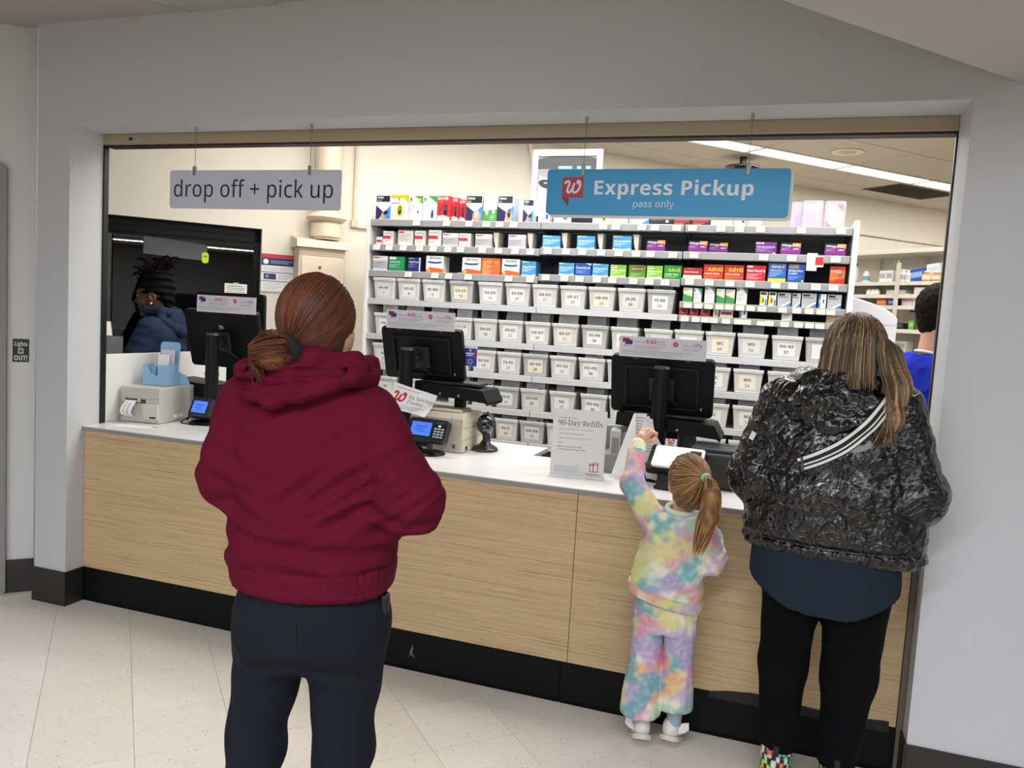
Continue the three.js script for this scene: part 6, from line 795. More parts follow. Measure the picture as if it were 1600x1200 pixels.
// ------------------------------------------------------------ woman in the glossy black jacket
{
  const t = thing('person', 'long-haired woman in glossy black crinkled jacket, black trousers and checkered boots at the right of the counter', 'person', [3.51, 0, .27], -.04);
  t.userData.label = 'long-haired woman in crinkled glossy black jacket and checkered boots leaning on the counter';
  const HD = [.035, 1.525, -.02], HR = [-.1, .06, -.02], HS = 1.0;
  const torso = column([[.865, .02, .03, .262, .145], [.93, .015, .03, .278, .165], [1.05, .01, .03, .26, .16], [1.2, .01, .025, .225, .145], [1.32, .01, .02, .205, .125], [1.4, .01, .02, .165, .095], [1.45, .015, .01, .11, .075]], .035, 2.2);
  const armL = chain([[-.165, 1.36, .02], [-.248, 1.1, .03], [-.19, .985, -.17]], [.08, .075, .058], .04), armR = chain([[.18, 1.36, .02], [.262, 1.1, .04], [.2, .965, -.16]], [.082, .078, .058], .04);
  const base = join(.05, torso, armL, armR);
  const rid = v => 1 - 2 * Math.abs(v);
  const jk = (x, y, z) => {
    let d = base(x, y, z); if (d > .05) return d;
    const wy = y + .04 * N3(x * 4, y * 4, z * 4), wx = x + .05 * N3(y * 5, x * 5, z * 5 + 3); d -= .007 * N3(x * 5 + 1, y * 5, z * 5) + .0045 * (rid(N3(wx * 11 + wy * 4, wy * 7 - x * 5, z * 9)) - .4) + .003 * (rid(N3(wx * 26 - wy * 8, wy * 15 + 4, z * 20)) - .4) + .002 * (rid(N3(wx * 50, wy * 34 + x * 14, z * 40)) - .4);
    const arm = cl((Math.abs(x - .01) - .19) * 14); d -= arm * .002 * Math.sin(y * 95 + 5 * N3(x * 9, y * 5, z * 9) + x * 24);
    const hem = Math.exp(-Math.pow((y - .885) / .022, 2)); d -= hem * (.008 + .0025 * Math.sin(Math.atan2(x, z) * 46 + 4 * N3(x * 9, y * 20, z * 9)));
    d += .01 * Math.exp(-Math.pow((y - .915) / .008, 2)) * (1 - arm); return d;
  };
  const crinkle = noiseTex(512, 512, (u, v) => { let s = 0, a = .5; for (let k = 0; k < 3; k++) { const f = 7 * 2 ** k; const r = 1 - Math.abs(noise.noise(u * f + 3 * k + 1.4 * noise.noise(v * 7, u * 7, k), v * f * .8 + noise.noise(u * 5, v * 5, k + 3), k * 2.3)) * 1.6; s += a * r * r * r; a *= .55; } return cl(.05 + .8 * s); }); crinkle.repeat.set(2.2, 2.2);
  const black = MP(0x040405, .24, { bumpMap: crinkle, bumpScale: .016, specularIntensity: 1, clearcoat: .5, clearcoatRoughness: .12 });
  const jacket = part('jacket', surfnet(jk, [-.44, .82, -.3], [.44, 1.5, .27], .0078), black, t);
  const collar = chain([[-.1, 1.44, -.09], [-.125, 1.435, 0], [-.09, 1.44, .075], [.01, 1.445, .1], [.11, 1.44, .07], [.145, 1.43, -.01], [.11, 1.43, -.09]], .03, .02), flap = ell([.0, 1.365, .115], [.15, .075, .045]), roll = chain([[-.17, 1.39, .04], [-.13, 1.33, .12], [-.02, 1.3, .15], [.09, 1.315, .145], [.17, 1.37, .08]], .022, .02);
  const hoodF = (x, y, z) => smin(smin(collar(x, y, z), flap(x, y, z), .02), roll(x, y, z), .02) - .006 * (rid(N3(x * 14, y * 16 + x * 6, z * 14)) - .3) - .004 * (rid(N3(x * 30, y * 30, z * 30)) - .3);
  part('hood', surfnet(hoodF, [-.24, 1.24, -.16], [.23, 1.51, .22], .0075), black, jacket);
  // strips and tag lie on the jacket's own surface
  const onJacket = (x, y, lift = .003) => { let z = .32; for (let i = 0; i < 60; i++) { const d = Math.min(jk(x, y, z), base(x, y, z) + .02, hoodF(x, y, z)); if (d < .001) break; z -= Math.max(.0015, d * .7); } return V(x, y, z + lift); };
  const ribbon = (pts, w, lift, n = 26) => { const cv = new THREE.CatmullRomCurve3(pts.map(p => V(p[0], p[1], 0))), P = [], ix = [], uv = []; for (let i = 0; i <= n; i++) { const c = cv.getPointAt(i / n), tg = cv.getTangentAt(i / n), nx = -tg.y, ny = tg.x; for (let k = 0; k <= 2; k++) { const o = (k / 2 - .5) * w, q = onJacket(c.x + nx * o, c.y + ny * o, lift); P.push(q.x, q.y, q.z); uv.push(k / 2, i / n); } } for (let m = 0; m < 3; m++) for (let i = 1; i < n; i++) for (let k = 0; k < 3; k++) P[(i * 3 + k) * 3 + 2] = (P[((i - 1) * 3 + k) * 3 + 2] + 2 * P[(i * 3 + k) * 3 + 2] + P[((i + 1) * 3 + k) * 3 + 2]) / 4; const q = n * 3 + 3; for (let i = 0; i < q; i++) P.push(P[i * 3], P[i * 3 + 1], P[i * 3 + 2] - .0025), uv.push(0, 0); for (let i = 0; i < n; i++) for (let k = 0; k < 2; k++) { const a = i * 3 + k; ix.push(a, a + 1, a + 3, a + 1, a + 4, a + 3); ix.push(q + a, q + a + 3, q + a + 1, q + a + 1, q + a + 3, q + a + 4); } const g = new THREE.BufferGeometry(); g.setAttribute('position', new THREE.Float32BufferAttribute(P, 3)); g.setAttribute('uv', new THREE.Float32BufferAttribute(uv, 2)); g.setIndex(ix); g.computeVertexNormals(); return g; };
  part('reflective_strip', ribbon([[.01, 1.243], [.05, 1.236], [.085, 1.246], [.1, 1.262]], .018, .004, 12), M(0x7b7e80, .4, { side: THREE.DoubleSide }), jacket); part('reflective_tab', ribbon([[-.022, 1.266], [-.004, 1.262]], .014, .004, 5), M(0x8d9092, .4, { side: THREE.DoubleSide }), jacket);
  part('sleeve_tag', ribbon([[-.262, 1.225], [-.252, 1.25]], .016, .006, 4), M(0xe6e6e6, .5, { side: THREE.DoubleSide }), jacket);
  // striped cross-body strap over the right shoulder, bag hanging in front
  const bag = thing('crossbody_bag', 'crossbody bag on a black strap with white stripes across the glossy black jacket', 'bag', t.position.toArray(), t.rotation.y);
  const path = [[.168, 1.435], [.135, 1.38], [.09, 1.315], [.03, 1.25], [-.035, 1.205], [-.1, 1.17]];
  part('strap', ribbon(path, .046, .007, 34), M(0x101114, .7, { side: THREE.DoubleSide }), bag);
  [[-.0155, .0095], [.0165, .0075], [.004, .0045]].forEach(([o, w]) => part('white_stripe', ribbon(path.map(([x, y]) => [x + o * .62, y - o * .78]), w, .0095, 34), M(0xe4e3e0, .6, { side: THREE.DoubleSide }), bag));
  part('buckle', ribbon([[-.098, 1.195], [-.09, 1.15]], .008, .011, 6), M(0x55585c, .35, { metalness: .6, side: THREE.DoubleSide }), bag);
  part('front_strap', tube([[.17, 1.44, .0], [.15, 1.38, -.14], [-.02, 1.12, -.185], [-.12, 1.03, -.18]], .009, 20, 6), M(0x101114, .7), bag); part('pouch', rbox(.2, .14, .06, .02, -.15, .99, -.175), M(0x15161a, .6), bag);
  // navy shirt tail
  const skirt = column([[.68, 0, .03, .232, .15], [.8, 0, .03, .236, .155], [.92, 0, .03, .228, .15], [1.0, 0, .02, .2, .13]], .01, 2.3);
  const cut = (x, z) => .768 - .02 * Math.cos(x * 9) + (x < 0 ? .0 : 0) + .055 * cl((Math.abs(x) - .1) * 5) - .03 * cl((z) * 5) - .012 * cl(x * 5);
  const shirt = part('shirt_tail', surfnet((x, y, z) => Math.max(skirt(x, y, z) - .005 * N3(x * 8, y * 6, z * 8) + .004 * Math.exp(-Math.pow((x + .06 - (y - .75) * .12) / .006, 2)) * cl(z * 20), cut(x, z) - y- .035), [-.3, .63, -.2], [.3, .98, .25], .0085), MP(0x232b38, .95, { specularIntensity: .25, bumpMap: fabricBump, bumpScale: .0005, side: THREE.DoubleSide }), t);
  // black trousers
  const legs = join(.03, column([[.72, .0, .02, .175, .125], [.82, 0, .02, .19, .14], [.95, 0, .02, .17, .12]], .03, 2.2), chain([[-.09, .8, .02], [-.1, .46, .015], [-.095, .2, .045]], [.105, .077, .062], .04), chain([[.11, .8, .02], [.108, .46, .02], [.095, .185, .04]], [.116, .082, .064], .04));
  part('trousers', surfnet((x, y, z) => { let d = legs(x, y, z); if (d > .03) return d; d -= .005 * N3(x * 12, y * 9, z * 12) + .006 * cl((.32 - y) * 6) * (rid(N3(x * 6, y * 26, z * 6)) - .4); return Math.max(d, .155 - y); }, [-.24, .13, -.18], [.26, .97, .22], .0105), MP(0x07080b, .95, { specularIntensity: .25 }), t);
  // boots: checkered uppers with paint-bright patches
  const checks = (x0, hue) => (C, x, y, z, nx, ny, nz) => { const a = Math.atan2(x - x0, z - .03) * 5.2, i = Math.floor(a * 1.0 + 40), j = Math.floor(y * 34 + a * .12); const w = (i + j) & 1; C.set(w ? 0xdfd8cc : 0x121214); const p = N3(x * 17 + hue, y * 15, z * 17); if (w && p > .12) C.set(p > .3 ? 0xd8e83a : 0x69d8c8); else if (w && p < -.15) C.set(p < -.32 ? 0xe0569a : 0xe98a3a); if (hue > 4 && w && p > -.1) C.set(p > .15 ? 0xf0c05a : 0xe88a3c); };
  [[-1, -.095, .045, 1.3], [1, .095, .04, 6.1]].forEach(([s, x, z, hue]) => {
    const shaft = column([[.03, x, z, .045, .058], [.12, x, z, .05, .058], [.19, x, z, .057, .064]], .008), foot = join(.03, ell([x, .05, z - .11], [.048, .052, .105]), ell([x, .05, z - .02], [.046, .055, .08])), f = (a, b, c) => Math.max(smin(shaft(a, b, c), foot(a, b, c), .025), .02 - b);
    const b = part('boot', surfnet(f, [x - .08, .01, z - .24], [x + .08, .21, z + .09], .0055, checks(x, hue)), vcMat(.5), t); b.userData.label = s < 0 ? 'boot with neon green and pink checks' : 'boot with orange checks';
    part('sole', at(ext(rrect(.098, .285, .048), .02, .003), x, .0035, z - .075, -PI / 2), M(0x17171a, .6), b); part('pull_tab', rbox(.018, .035, .008, .003, x, .185, z + .066), M(0x17171a, .7), b);
  });
  // skin and face
  const body = join(.04, column([[.8, 0, .01, .15, .11], [1.0, 0, .02, .16, .12], [1.2, 0, .02, .165, .11], [1.34, 0, .02, .15, .08], [1.41, .01, .01, .065, .055]], .03), chain([[-.165, 1.345, .02], [-.245, 1.1, .03], [-.19, .985, -.17], [-.17, .955, -.22]], [.05, .042, .03, .026]), chain([[.18, 1.345, .02], [.26, 1.1, .04], [.2, .965, -.16], [.185, .94, -.22]], [.05, .042, .03, .026]), chain([[-.085, .82, .02], [-.1, .46, .015], [-.095, .1, .045]], [.085, .055, .038]), chain([[.1, .82, .02], [.108, .46, .02], [.095, .1, .04]], [.085, .055, .038]));
  part('body', bodyMesh({ body, lo: [-.37, .05, -.28], hi: [.37, 1.46, .18], skin: 0xd3a88e, lip: 0xb06a66, browC: 0x6d543c, iris: 0x54606a, neck: [[.01, 1.38, .02], [.03, 1.5, -.01]], neckR: .05, head: HD, headRot: HR, headS: HS, hands: [handField([-.17, .955, -.22], [.3, -.1, -1], [.2, -1, .1], -1, .35), handField([.185, .94, -.22], [-.3, -.05, -1], [-.2, -1, .1], 1, .35)] }), skinMat, t);
  // long straight hair, brown with blonde streaks, a lock falling over the right shoulder
  const hg = new THREE.Group(); hg.name = 'hair'; hg.position.set(...HD); hg.rotation.set(HR[0], HR[1], HR[2], 'YXZ'); t.add(hg);
  const cap = ell([0, .035, .012], [.093, .1, .108]), fall = column([[-.125, .03, .06, .12, .055], [-.06, .012, .05, .116, .07], [0, 0, .03, .104, .09], [.04, 0, .015, .092, .1]], .03), fc = ell([0, -.04, -.1], [.072, .12, .085]), lock = chain([[.09, -.03, .04], [.122, -.11, .09], [.118, -.2, .13], [.1, -.27, .14]], [.045, .04, .026, .01], .03), side = chain([[.1, .0, .0], [.135, -.09, .02], [.165, -.14, .03]], [.05, .04, .02], .03);
  const hcol = ['#4a3a2c', '#6a543f', '#8c7356', '#57442f', '#3d2f24', '#a58a68', '#5f4a37', '#745c44', '#bca27c', '#4f3d2e'];
  part('hair_mass', surfnet((x, y, z) => smin(smin(smax(smin(cap(x, y, z), fall(x, y, z), .03), -fc(x, y, z), .015), lock(x, y, z), .03), side(x, y, z), .03) - .0035 * Math.sin(Math.atan2(x, z + .02) * 44 + 5 * N3(x * 9, y * 4, z * 9)), [-.17, -.32, -.12], [.22, .16, .2], .0058, (C, x, y, z) => { const a = Math.atan2(x, z + .02), k = N3(a * 16 + x * 40, y * 3, 1.5) + .6 * N3(a * 45 + x * 90, y * 5, 4); C.set(0x4c3b2c).lerp(new THREE.Color(k > 0 ? 0x86694b : 0x2d221a), Math.min(1, Math.abs(k) * 1.3)); const lk = cl((x - .05) * 22) * cl((.03 - y) * 14); C.lerp(new THREE.Color(k > .1 ? 0xb0936a : k < -.15 ? 0x5a452f : 0x84684a), lk * .8); }), vcMat(.45), hg);
  const paths = [];
  for (let i = 0; i < 800; i++) {
    const az = rr(-2.25, 2.25), part0 = V(rr(-.12, .2), 1, rr(-.5, .5)), out = V(Math.sin(az), -.05, Math.cos(az)), end = rr(-.15, -.09); const pts = [], j = rr(1.14, 1.2); for (let k = 0; k <= 4; k++) pts.push(shell(slerp(part0, out, k / 4), j)); const q = pts[4]; const r = az > .45;
    const lenR = r && rnd() < .7 ? rr(-.3, -.2) : end; pts.push(V(q.x * 1.12 + (r ? .012 : 0), -.06, q.z * 1.02 + .012)); if (lenR < -.18) pts.push(V(q.x * .9 + .045, -.14, Math.max(q.z, .06) + .045), V(.1 + rr(-.045, .03), lenR, .155 + rr(-.005, .015))); else pts.push(V(q.x * 1.14 + (r ? .03 : 0), lenR, q.z * 1.05 + .02)); paths.push(pts);
  }
  part('hair_strands', strands(paths, .0013, hcol, 12), vcMat(.42), hg);
}
// ------------------------------------------------------------ little girl reaching over the counter
{
  const t = thing('person', 'small ponytailed girl in pastel tie-dye clothes on tiptoe, reaching over the counter edge', 'person', [2.99, 0, .2], .06);
  const HD = [.05, 1.03, .03], HR = [.28, .3, .1], HS = .86;
  const torso = column([[.57, -.005, .01, .132, .098], [.64, -.003, .01, .135, .1], [.72, 0, .008, .12, .09], [.8, .01, .0, .112, .085], [.88, .02, -.002, .1, .072], [.92, .028, .0, .06, .05]], .02, 2.2);
  const armL = chain([[-.075, .88, -.005], [-.158, .985, -.06], [-.16, 1.09, -.14]], [.052, .044, .034], .02), armR = chain([[.11, .87, 0], [.155, .745, -.005], [.15, .81, -.1]], [.05, .05, .036], .02), cuffL = chain([[-.16, 1.062, -.115], [-.158, 1.118, -.16]], [.033, .031]);
  const base = join(.03, torso, armL, armR), rid = v => 1 - 2 * Math.abs(v);
  const top = (x, y, z) => { let d = base(x, y, z); if (d > .03) return d; d -= .005 * N3(x * 12, y * 12, z * 12); const w = cl((y - .59) * 12) * cl((.88 - y) * 8); d -= .006 * w * (rid(N3((x + y) * 6, (y * 1.1 - x * .9) * 22 + 3, z * 4)) - .4); return smax(d, .618 - .2 * x - y - .02, .006); };
  const dye = [0xf3efe0, 0xeeea9c, 0xa2d8b4, 0xf0a070, 0xcbb6dc, 0xe891b0, 0xeae690, 0x4fb2bf, 0xbfa6d4].map(c => new THREE.Color(c));
  const tieDye = (f, o) => (C, x, y, z) => { C.copy(dye[0]); const e = .25 * N3(x * 34, y * 34, z * 34); for (let i = 1; i < dye.length; i++) { const v = N3(x * 5.2 * f + o + i * 13.7, y * 5.2 * f - x * 2 + i * 5.1, z * 5.2 * f + i * 7.3) + e; C.lerp(dye[i], .8 * cl((v - .08) * 4.5)); } C.lerp(dye[0], .3 * cl(N3(x * 60, y * 60, z * 60) * 2)); C.multiplyScalar(.84); };
  const soft = vcMat(.9);
  const sw = part('sweatshirt', surfnet(top, [-.24, .52, -.21], [.26, 1.16, .13], .0072, tieDye(1.45, 3)), soft, t);
  part('cuff', surfnet((x, y, z) => cuffL(x, y, z) - .001 * Math.sin(Math.atan2(x + .16, z + .14) * 40), [-.22, 1.0, -.22], [-.1, 1.17, -.06], .0055, flat(0xe4e6c0)), soft, sw);
  part('neckline', at(new THREE.TorusGeometry(.05, .01, 8, 30), .03, .926, .004, PI / 2 + .15, 0, 0), M(0xcfdcc8, .9), sw);
  const rimF = column([[.578, -.005, .01, .136, .102], [.625, -.004, .01, .139, .104]], .008, 2.2);
  part('waistband', surfnet((x, y, z) => { const q = y + .2 * x; return smax(rimF(x, cl(q, .58, .622), z), Math.abs(q - .602) - .024, .008); }, [-.18, .5, -.13], [.18, .65, .15], .0068, tieDye(1.6, 6)), soft, sw);
  const legs = join(.018, column([[.47, 0, .005, .112, .085], [.55, 0, .005, .118, .088], [.66, 0, .005, .11, .082]], .02, 2.2), column([[.145, -.062, .02, .075, .075], [.2, -.062, .015, .07, .07], [.35, -.06, .008, .06, .064], [.5, -.055, .005, .06, .07]], .012), column([[.175, .06, -.005, .066, .066], [.24, .06, -.004, .062, .064], [.36, .058, 0, .056, .06], [.5, .055, .005, .06, .07]], .012));
  part('trousers', surfnet((x, y, z) => { let d = legs(x, y, z); if (d > .03) return d; d -= .0045 * N3(x * 14, y * 7, z * 14) + .004 * (rid(N3(x * 20, y * 4, z * 20)) - .4); d += .006 * Math.exp(-Math.pow(x / .004, 2)) * cl((y - .38) * 20); return d; }, [-.17, .11, -.11], [.16, .69, .13], .0072, tieDye(1.7, 12)), soft, t);
  // white shoes on tiptoe with small side wings
  [[-1, -.06, .03, .5], [1, .062, -.02, .42]].forEach(([s, x, z, tilt]) => { const g = new THREE.Group(); g.name = 'shoe'; g.position.set(x, .006, z - .075); g.rotation.set(-tilt, s * -.12, 0, 'YXZ'); t.add(g);
    part('upper', surfnet((a, b, c) => Math.max(smin(ell([0, .035, .02], [.034, .036, .055])(a, b, c), ell([0, .042, .095], [.032, .045, .045])(a, b, c), .03), .012 - b, Math.hypot(a / .022, (b - .1) / .03, (c - .09) / .034) > 1 ? -1 : .001), [-.05, 0, -.05], [.05, .1, .16], .005), M(0xdedbd6, .6), g); part('sole', at(ext(rrect(.068, .19, .033), .014, .002), 0, .001, .048, -PI / 2), M(0xcfc9bf, .6), g); part('heel_tab', rbox(.02, .035, .008, .003, 0, .078, .132), M(0xe9e7e3, .6), g);
    part('wing', at(ext(poly([[0, 0], [.02, .008], [.033, .02], [.03, .04], [.014, .036], [0, .03]]), .007, .003), s * .03, .03, .1, 0, s > 0 ? .5 : PI - .5), M(0xe4e1dc, .6), g); });
  for (const [x, y, z] of [[-.06, .135, .02], [.062, .14, -.02]]) part('sock', cyl(.027, .028, .07, x, y, z), M(0x8fa6b4, .8), t);
  const body = join(.025, column([[.5, 0, .005, .1, .075], [.65, 0, .008, .1, .076], [.82, .012, 0, .092, .068], [.9, .025, 0, .05, .04]], .02), chain([[-.07, .88, -.005], [-.158, .985, -.06], [-.158, 1.125, -.165]], [.034, .03, .021]), chain([[.11, .87, 0], [.155, .745, -.005], [.135, .87, -.17]], [.034, .03, .022]), chain([[-.055, .5, .005], [-.06, .3, .01], [-.06, .1, .005]], [.052, .04, .027]), chain([[.055, .5, .005], [.06, .3, 0], [.062, .1, -.04]], [.052, .04, .027]));
  part('body', bodyMesh({ body, lo: [-.21, .03, -.21], hi: [.25, 1.15, .11], skin: 0xe0ac92, lip: 0xc07a74, browC: 0x8a6a4a, iris: 0x4a6a80, neck: [[.028, .89, 0], [.052, .99, .018]], neckR: .036, head: HD, headRot: HR, headS: HS, headCell: .004, hands: [{ ...handField([-.157, 1.132, -.17], [.5, .7, -.35], [.35, -.6, -.7], -1, [1.1, 1.22, 1.28, 1.35], .7), cell: .0023 }, { ...handField([.133, .88, -.175], [-.2, .35, -.9], [0, -1, -.2], 1, .4, .64), cell: .0032 }] }), skinMat, t);
  const hg = new THREE.Group(); hg.name = 'hair'; hg.position.set(...HD); hg.rotation.set(HR[0], HR[1], HR[2], 'YXZ'); hg.scale.setScalar(HS); t.add(hg);
  const tie = V(.035, .085, .112), cap = ell([0, .033, .014], [.086, .096, .103]), low = ell([0, -.04, .045], [.07, .06, .06]), fc = ell([0, -.035, -.1], [.076, .11, .085]);
  const hcol = ['#8a6238', '#a67c48', '#6f4c2a', '#b88f58', '#7a5530', '#5c3e22', '#96703f', '#c8a06a'];
  part('hair_mass', surfnet((x, y, z) => smax(smin(cap(x, y, z), low(x, y, z), .04), -fc(x, y, z), .015) - .003 * Math.sin(Math.atan2(y - .085, x - .035) * 30 + 4 * N3(x * 12, y * 12, z * 12)), [-.12, -.14, -.12], [.12, .15, .14], .006, (C, x, y, z) => { const k = N3(Math.atan2(y - .085, x - .035) * 11, z * 9, 2); C.set(0x6e4c2a).lerp(new THREE.Color(k > 0 ? 0x96703f : 0x4c331c), Math.min(1, Math.abs(k) * 1.4)); }), vcMat(.45), hg);
  const paths = [];
  for (let i = 0; i < 520; i++) { const d0 = V(rr(-1, 1), rr(-.95, .95), rr(-.75, .6)); if (d0.z < -.25 && d0.y < .15 || d0.z < 0 && d0.y < -.5) { continue; } const end = V(.35, .62, 1.0), pts = [], j = rr(1.03, 1.09); for (let k = 0; k <= 6; k++) { const s = k / 6, q = shell(slerp(d0, end, s), j); if (s > .7) q.lerp(tie, (s - .7) * 2.8); pts.push(q); } paths.push(pts); }
  // the tail falls from the tie down the back towards the right (in the group's own frame)
  const inv = new THREE.Matrix4().makeRotationFromEuler(hg.rotation).invert(), down = (x, y, z) => tie.clone().add(V(x, y, z).applyMatrix4(inv));
  for (let i = 0; i < 260; i++) { const a = rr(0, 6.28), r = Math.sqrt(rnd()), c = Math.cos(a) * r, s = Math.sin(a) * r, l = rr(.7, 1.08); paths.push([down(0, 0, 0), down(.018 + .018 * c, -.002 + .01 * s, .03 + .012 * s), down(.035 + .036 * c, -.065 * l, .052 + .022 * s), down(.03 + .04 * c, -.15 * l, .045 + .024 * s), down(.012 + .034 * c, -.235 * l, .034 + .02 * s), down(-.004 + .022 * c, -.3 * l, .03 + .012 * s)]); }
  part('hair_strands', strands(paths, .0014, hcol, 10), vcMat(.42), hg);
  part('ponytail_core', surfnet((x, y, z) => chain([down(.01, 0, .015), down(.034, -.06, .05), down(.03, -.15, .045), down(.012, -.23, .034)].map(p => [p.x, p.y, p.z]), [.014, .032, .034, .014], .02)(x, y, z), [tie.x - .12, tie.y - .32, tie.z - .12], [tie.x + .15, tie.y + .08, tie.z + .16], .0075, (C, x, y, z) => { const k = N3(x * 50, y * 8, z * 50); C.set(0x7a5530).lerp(new THREE.Color(k > 0 ? 0xa67c48 : 0x50361e), Math.min(1, Math.abs(k) * 1.4)); }), vcMat(.45), hg);
  part('hair_tie', at(new THREE.TorusGeometry(.0135, .0075, 8, 20), tie.x + .004, tie.y, tie.z + .006, .3, .2, 0), M(0x8fd0b8, .6), hg);
}
// ------------------------------------------------------------ pharmacist in the navy hoodie at the window
{
  const t = thing('person', 'woman in navy hooded sweatshirt with piled-up dark locs facing the drive-through window', 'person', [-.45, 0, -.99], 1.95); t.scale.setScalar(1.045);
  const HD = [0, 1.515, -.03], HR = [-.08, .05, 0], HS = 1.02;
  const torso = column([[.8, 0, .01, .18, .14], [.92, 0, 0, .185, .155], [1.05, 0, 0, .185, .15], [1.2, 0, .01, .19, .14], [1.3, 0, .02, .185, .12], [1.38, 0, .02, .14, .09], [1.42, 0, .02, .08, .07]], .03, 2.3);
  const armL = chain([[-.18, 1.32, .02], [-.24, 1.1, -.07], [-.12, 1.08, -.28]], [.075, .068, .048], .03), armR = chain([[.18, 1.32, .02], [.24, 1.1, -.03], [.12, 1.07, -.26]], [.075, .066, .048], .03), base = join(.04, torso, armL, armR), rid = v => 1 - 2 * Math.abs(v);
  const navy = MP(0x27324a, .95, { specularIntensity: .25 });
  const hoodie = part('hoodie', surfnet((x, y, z) => { const d = base(x, y, z); return d > .04 ? d : d - .006 * N3(x * 7, y * 8, z * 7) - .005 * (rid(N3(x * 8, y * 20, z * 8)) - .4); }, [-.34, .78, -.36], [.34, 1.46, .2], .012), navy, t);
  const hd = join(.012, chain([[-.09, 1.43, -.04], [-.105, 1.43, .05], [0, 1.42, .11], [.105, 1.43, .05], [.09, 1.43, -.04]], .027, .02), chain([[-.13, 1.38, .06], [-.05, 1.31, .15], [.05, 1.31, .15], [.13, 1.38, .06]], .028, .02), ell([0, 1.37, .11], [.1, .07, .04]));
  part('hood', surfnet((x, y, z) => hd(x, y, z) - .004 * N3(x * 14, y * 14, z * 14), [-.18, 1.24, -.1], [.18, 1.49, .21], .009), navy, hoodie);
  const legs = join(.03, column([[.72, 0, 0, .16, .12], [.85, 0, 0, .17, .13]], .03), chain([[-.09, .8, 0], [-.1, .46, 0], [-.1, .09, .01]], [.1, .07, .06]), chain([[.09, .8, 0], [.1, .46, 0], [.1, .09, .01]], [.1, .07, .06])); part('trousers', surfnet(legs, [-.22, .03, -.18], [.22, .9, .18], .015), M(0x1b1c22, .8), t);
  for (const s of [-1, 1]) part('shoe', surfnet((x, y, z) => Math.max(ell([s * .1, .045, -.04], [.045, .05, .13])(x, y, z), .004 - y), [s * .1 - .06, 0, -.19], [s * .1 + .06, .11, .11], .012), M(0x1a1a1c, .6), t);
  const body = join(.04, column([[.8, 0, 0, .14, .11], [1.1, 0, 0, .15, .11], [1.33, 0, .015, .14, .08], [1.4, 0, .01, .06, .055]], .03), chain([[-.17, 1.32, .02], [-.24, 1.1, -.07], [-.12, 1.08, -.28]], [.045, .04, .028]), chain([[.17, 1.32, .02], [.24, 1.1, -.03], [.12, 1.07, -.26]], [.045, .04, .028]), chain([[-.08, .82, 0], [-.1, .46, 0], [-.1, .07, .01]], [.08, .05, .036]), chain([[.08, .82, 0], [.1, .46, 0], [.1, .07, .01]], [.08, .05, .036]));
  part('body', bodyMesh({ body, lo: [-.3, .04, -.34], hi: [.3, 1.45, .14], skin: 0x5a3423, lip: 0x6a332c, browC: 0x17100c, iris: 0x1c120c, neck: [[0, 1.36, .02], [0, 1.48, -.01]], neckR: .052, head: HD, headRot: HR, headS: HS, headCell: .0038, hands: [handField([-.12, 1.08, -.28], [.4, .05, -.9], [.3, -.9, 0], -1, .5), handField([.12, 1.07, -.26], [-.4, .05, -.9], [-.3, -.9, 0], 1, .5)] }), skinMat, t);
  const hg = new THREE.Group(); hg.name = 'hair'; hg.position.set(...HD); hg.rotation.set(HR[0], HR[1], HR[2], 'YXZ'); hg.scale.setScalar(HS); t.add(hg);
  const cap = ell([0, .045, .02], [.083, .09, .1]), fc = ell([0, -.03, -.1], [.078, .085, .08]), wrap = ell([0, .12, .03], [.075, .05, .085]), nape = ell([0, -.02, .075], [.06, .05, .035]);
  part('hair_mass', surfnet((x, y, z) => smin(smax(smin(cap(x, y, z), nape(x, y, z), .03), -fc(x, y, z), .012), wrap(x, y, z), .015) - .005 * Math.sin(y * 150 + x * 30), [-.12, -.1, -.12], [.12, .2, .14], .006), MP(0x060506, .7, { specularIntensity: .25 }), hg);
  const cs = []; for (let i = 0; i < 40; i++) { const a = rr(0, 6.28), r = rr(.02, .07), h = rr(.175, .24), ox = Math.cos(a), oz = Math.sin(a); cs.push(tube([[ox * r * .6, .14, .03 + oz * r * .7], [ox * r, h - .02, .03 + oz * r], [ox * (r + .035), h, .03 + oz * (r + .04)], [ox * (r + .055), h - .02 * rnd(), .03 + oz * (r + .06)]], .0065, 8, 6)); } part('locs', mergeGeometries(cs), MP(0x140c0d, .8, { specularIntensity: .25 }), hg);
  part('earring', merge([-1, 1].map(s => new THREE.SphereGeometry(.0075, 12, 8).translate(s * .082, -.042, .004))), M(0xe9e4da, .25), hg);
}
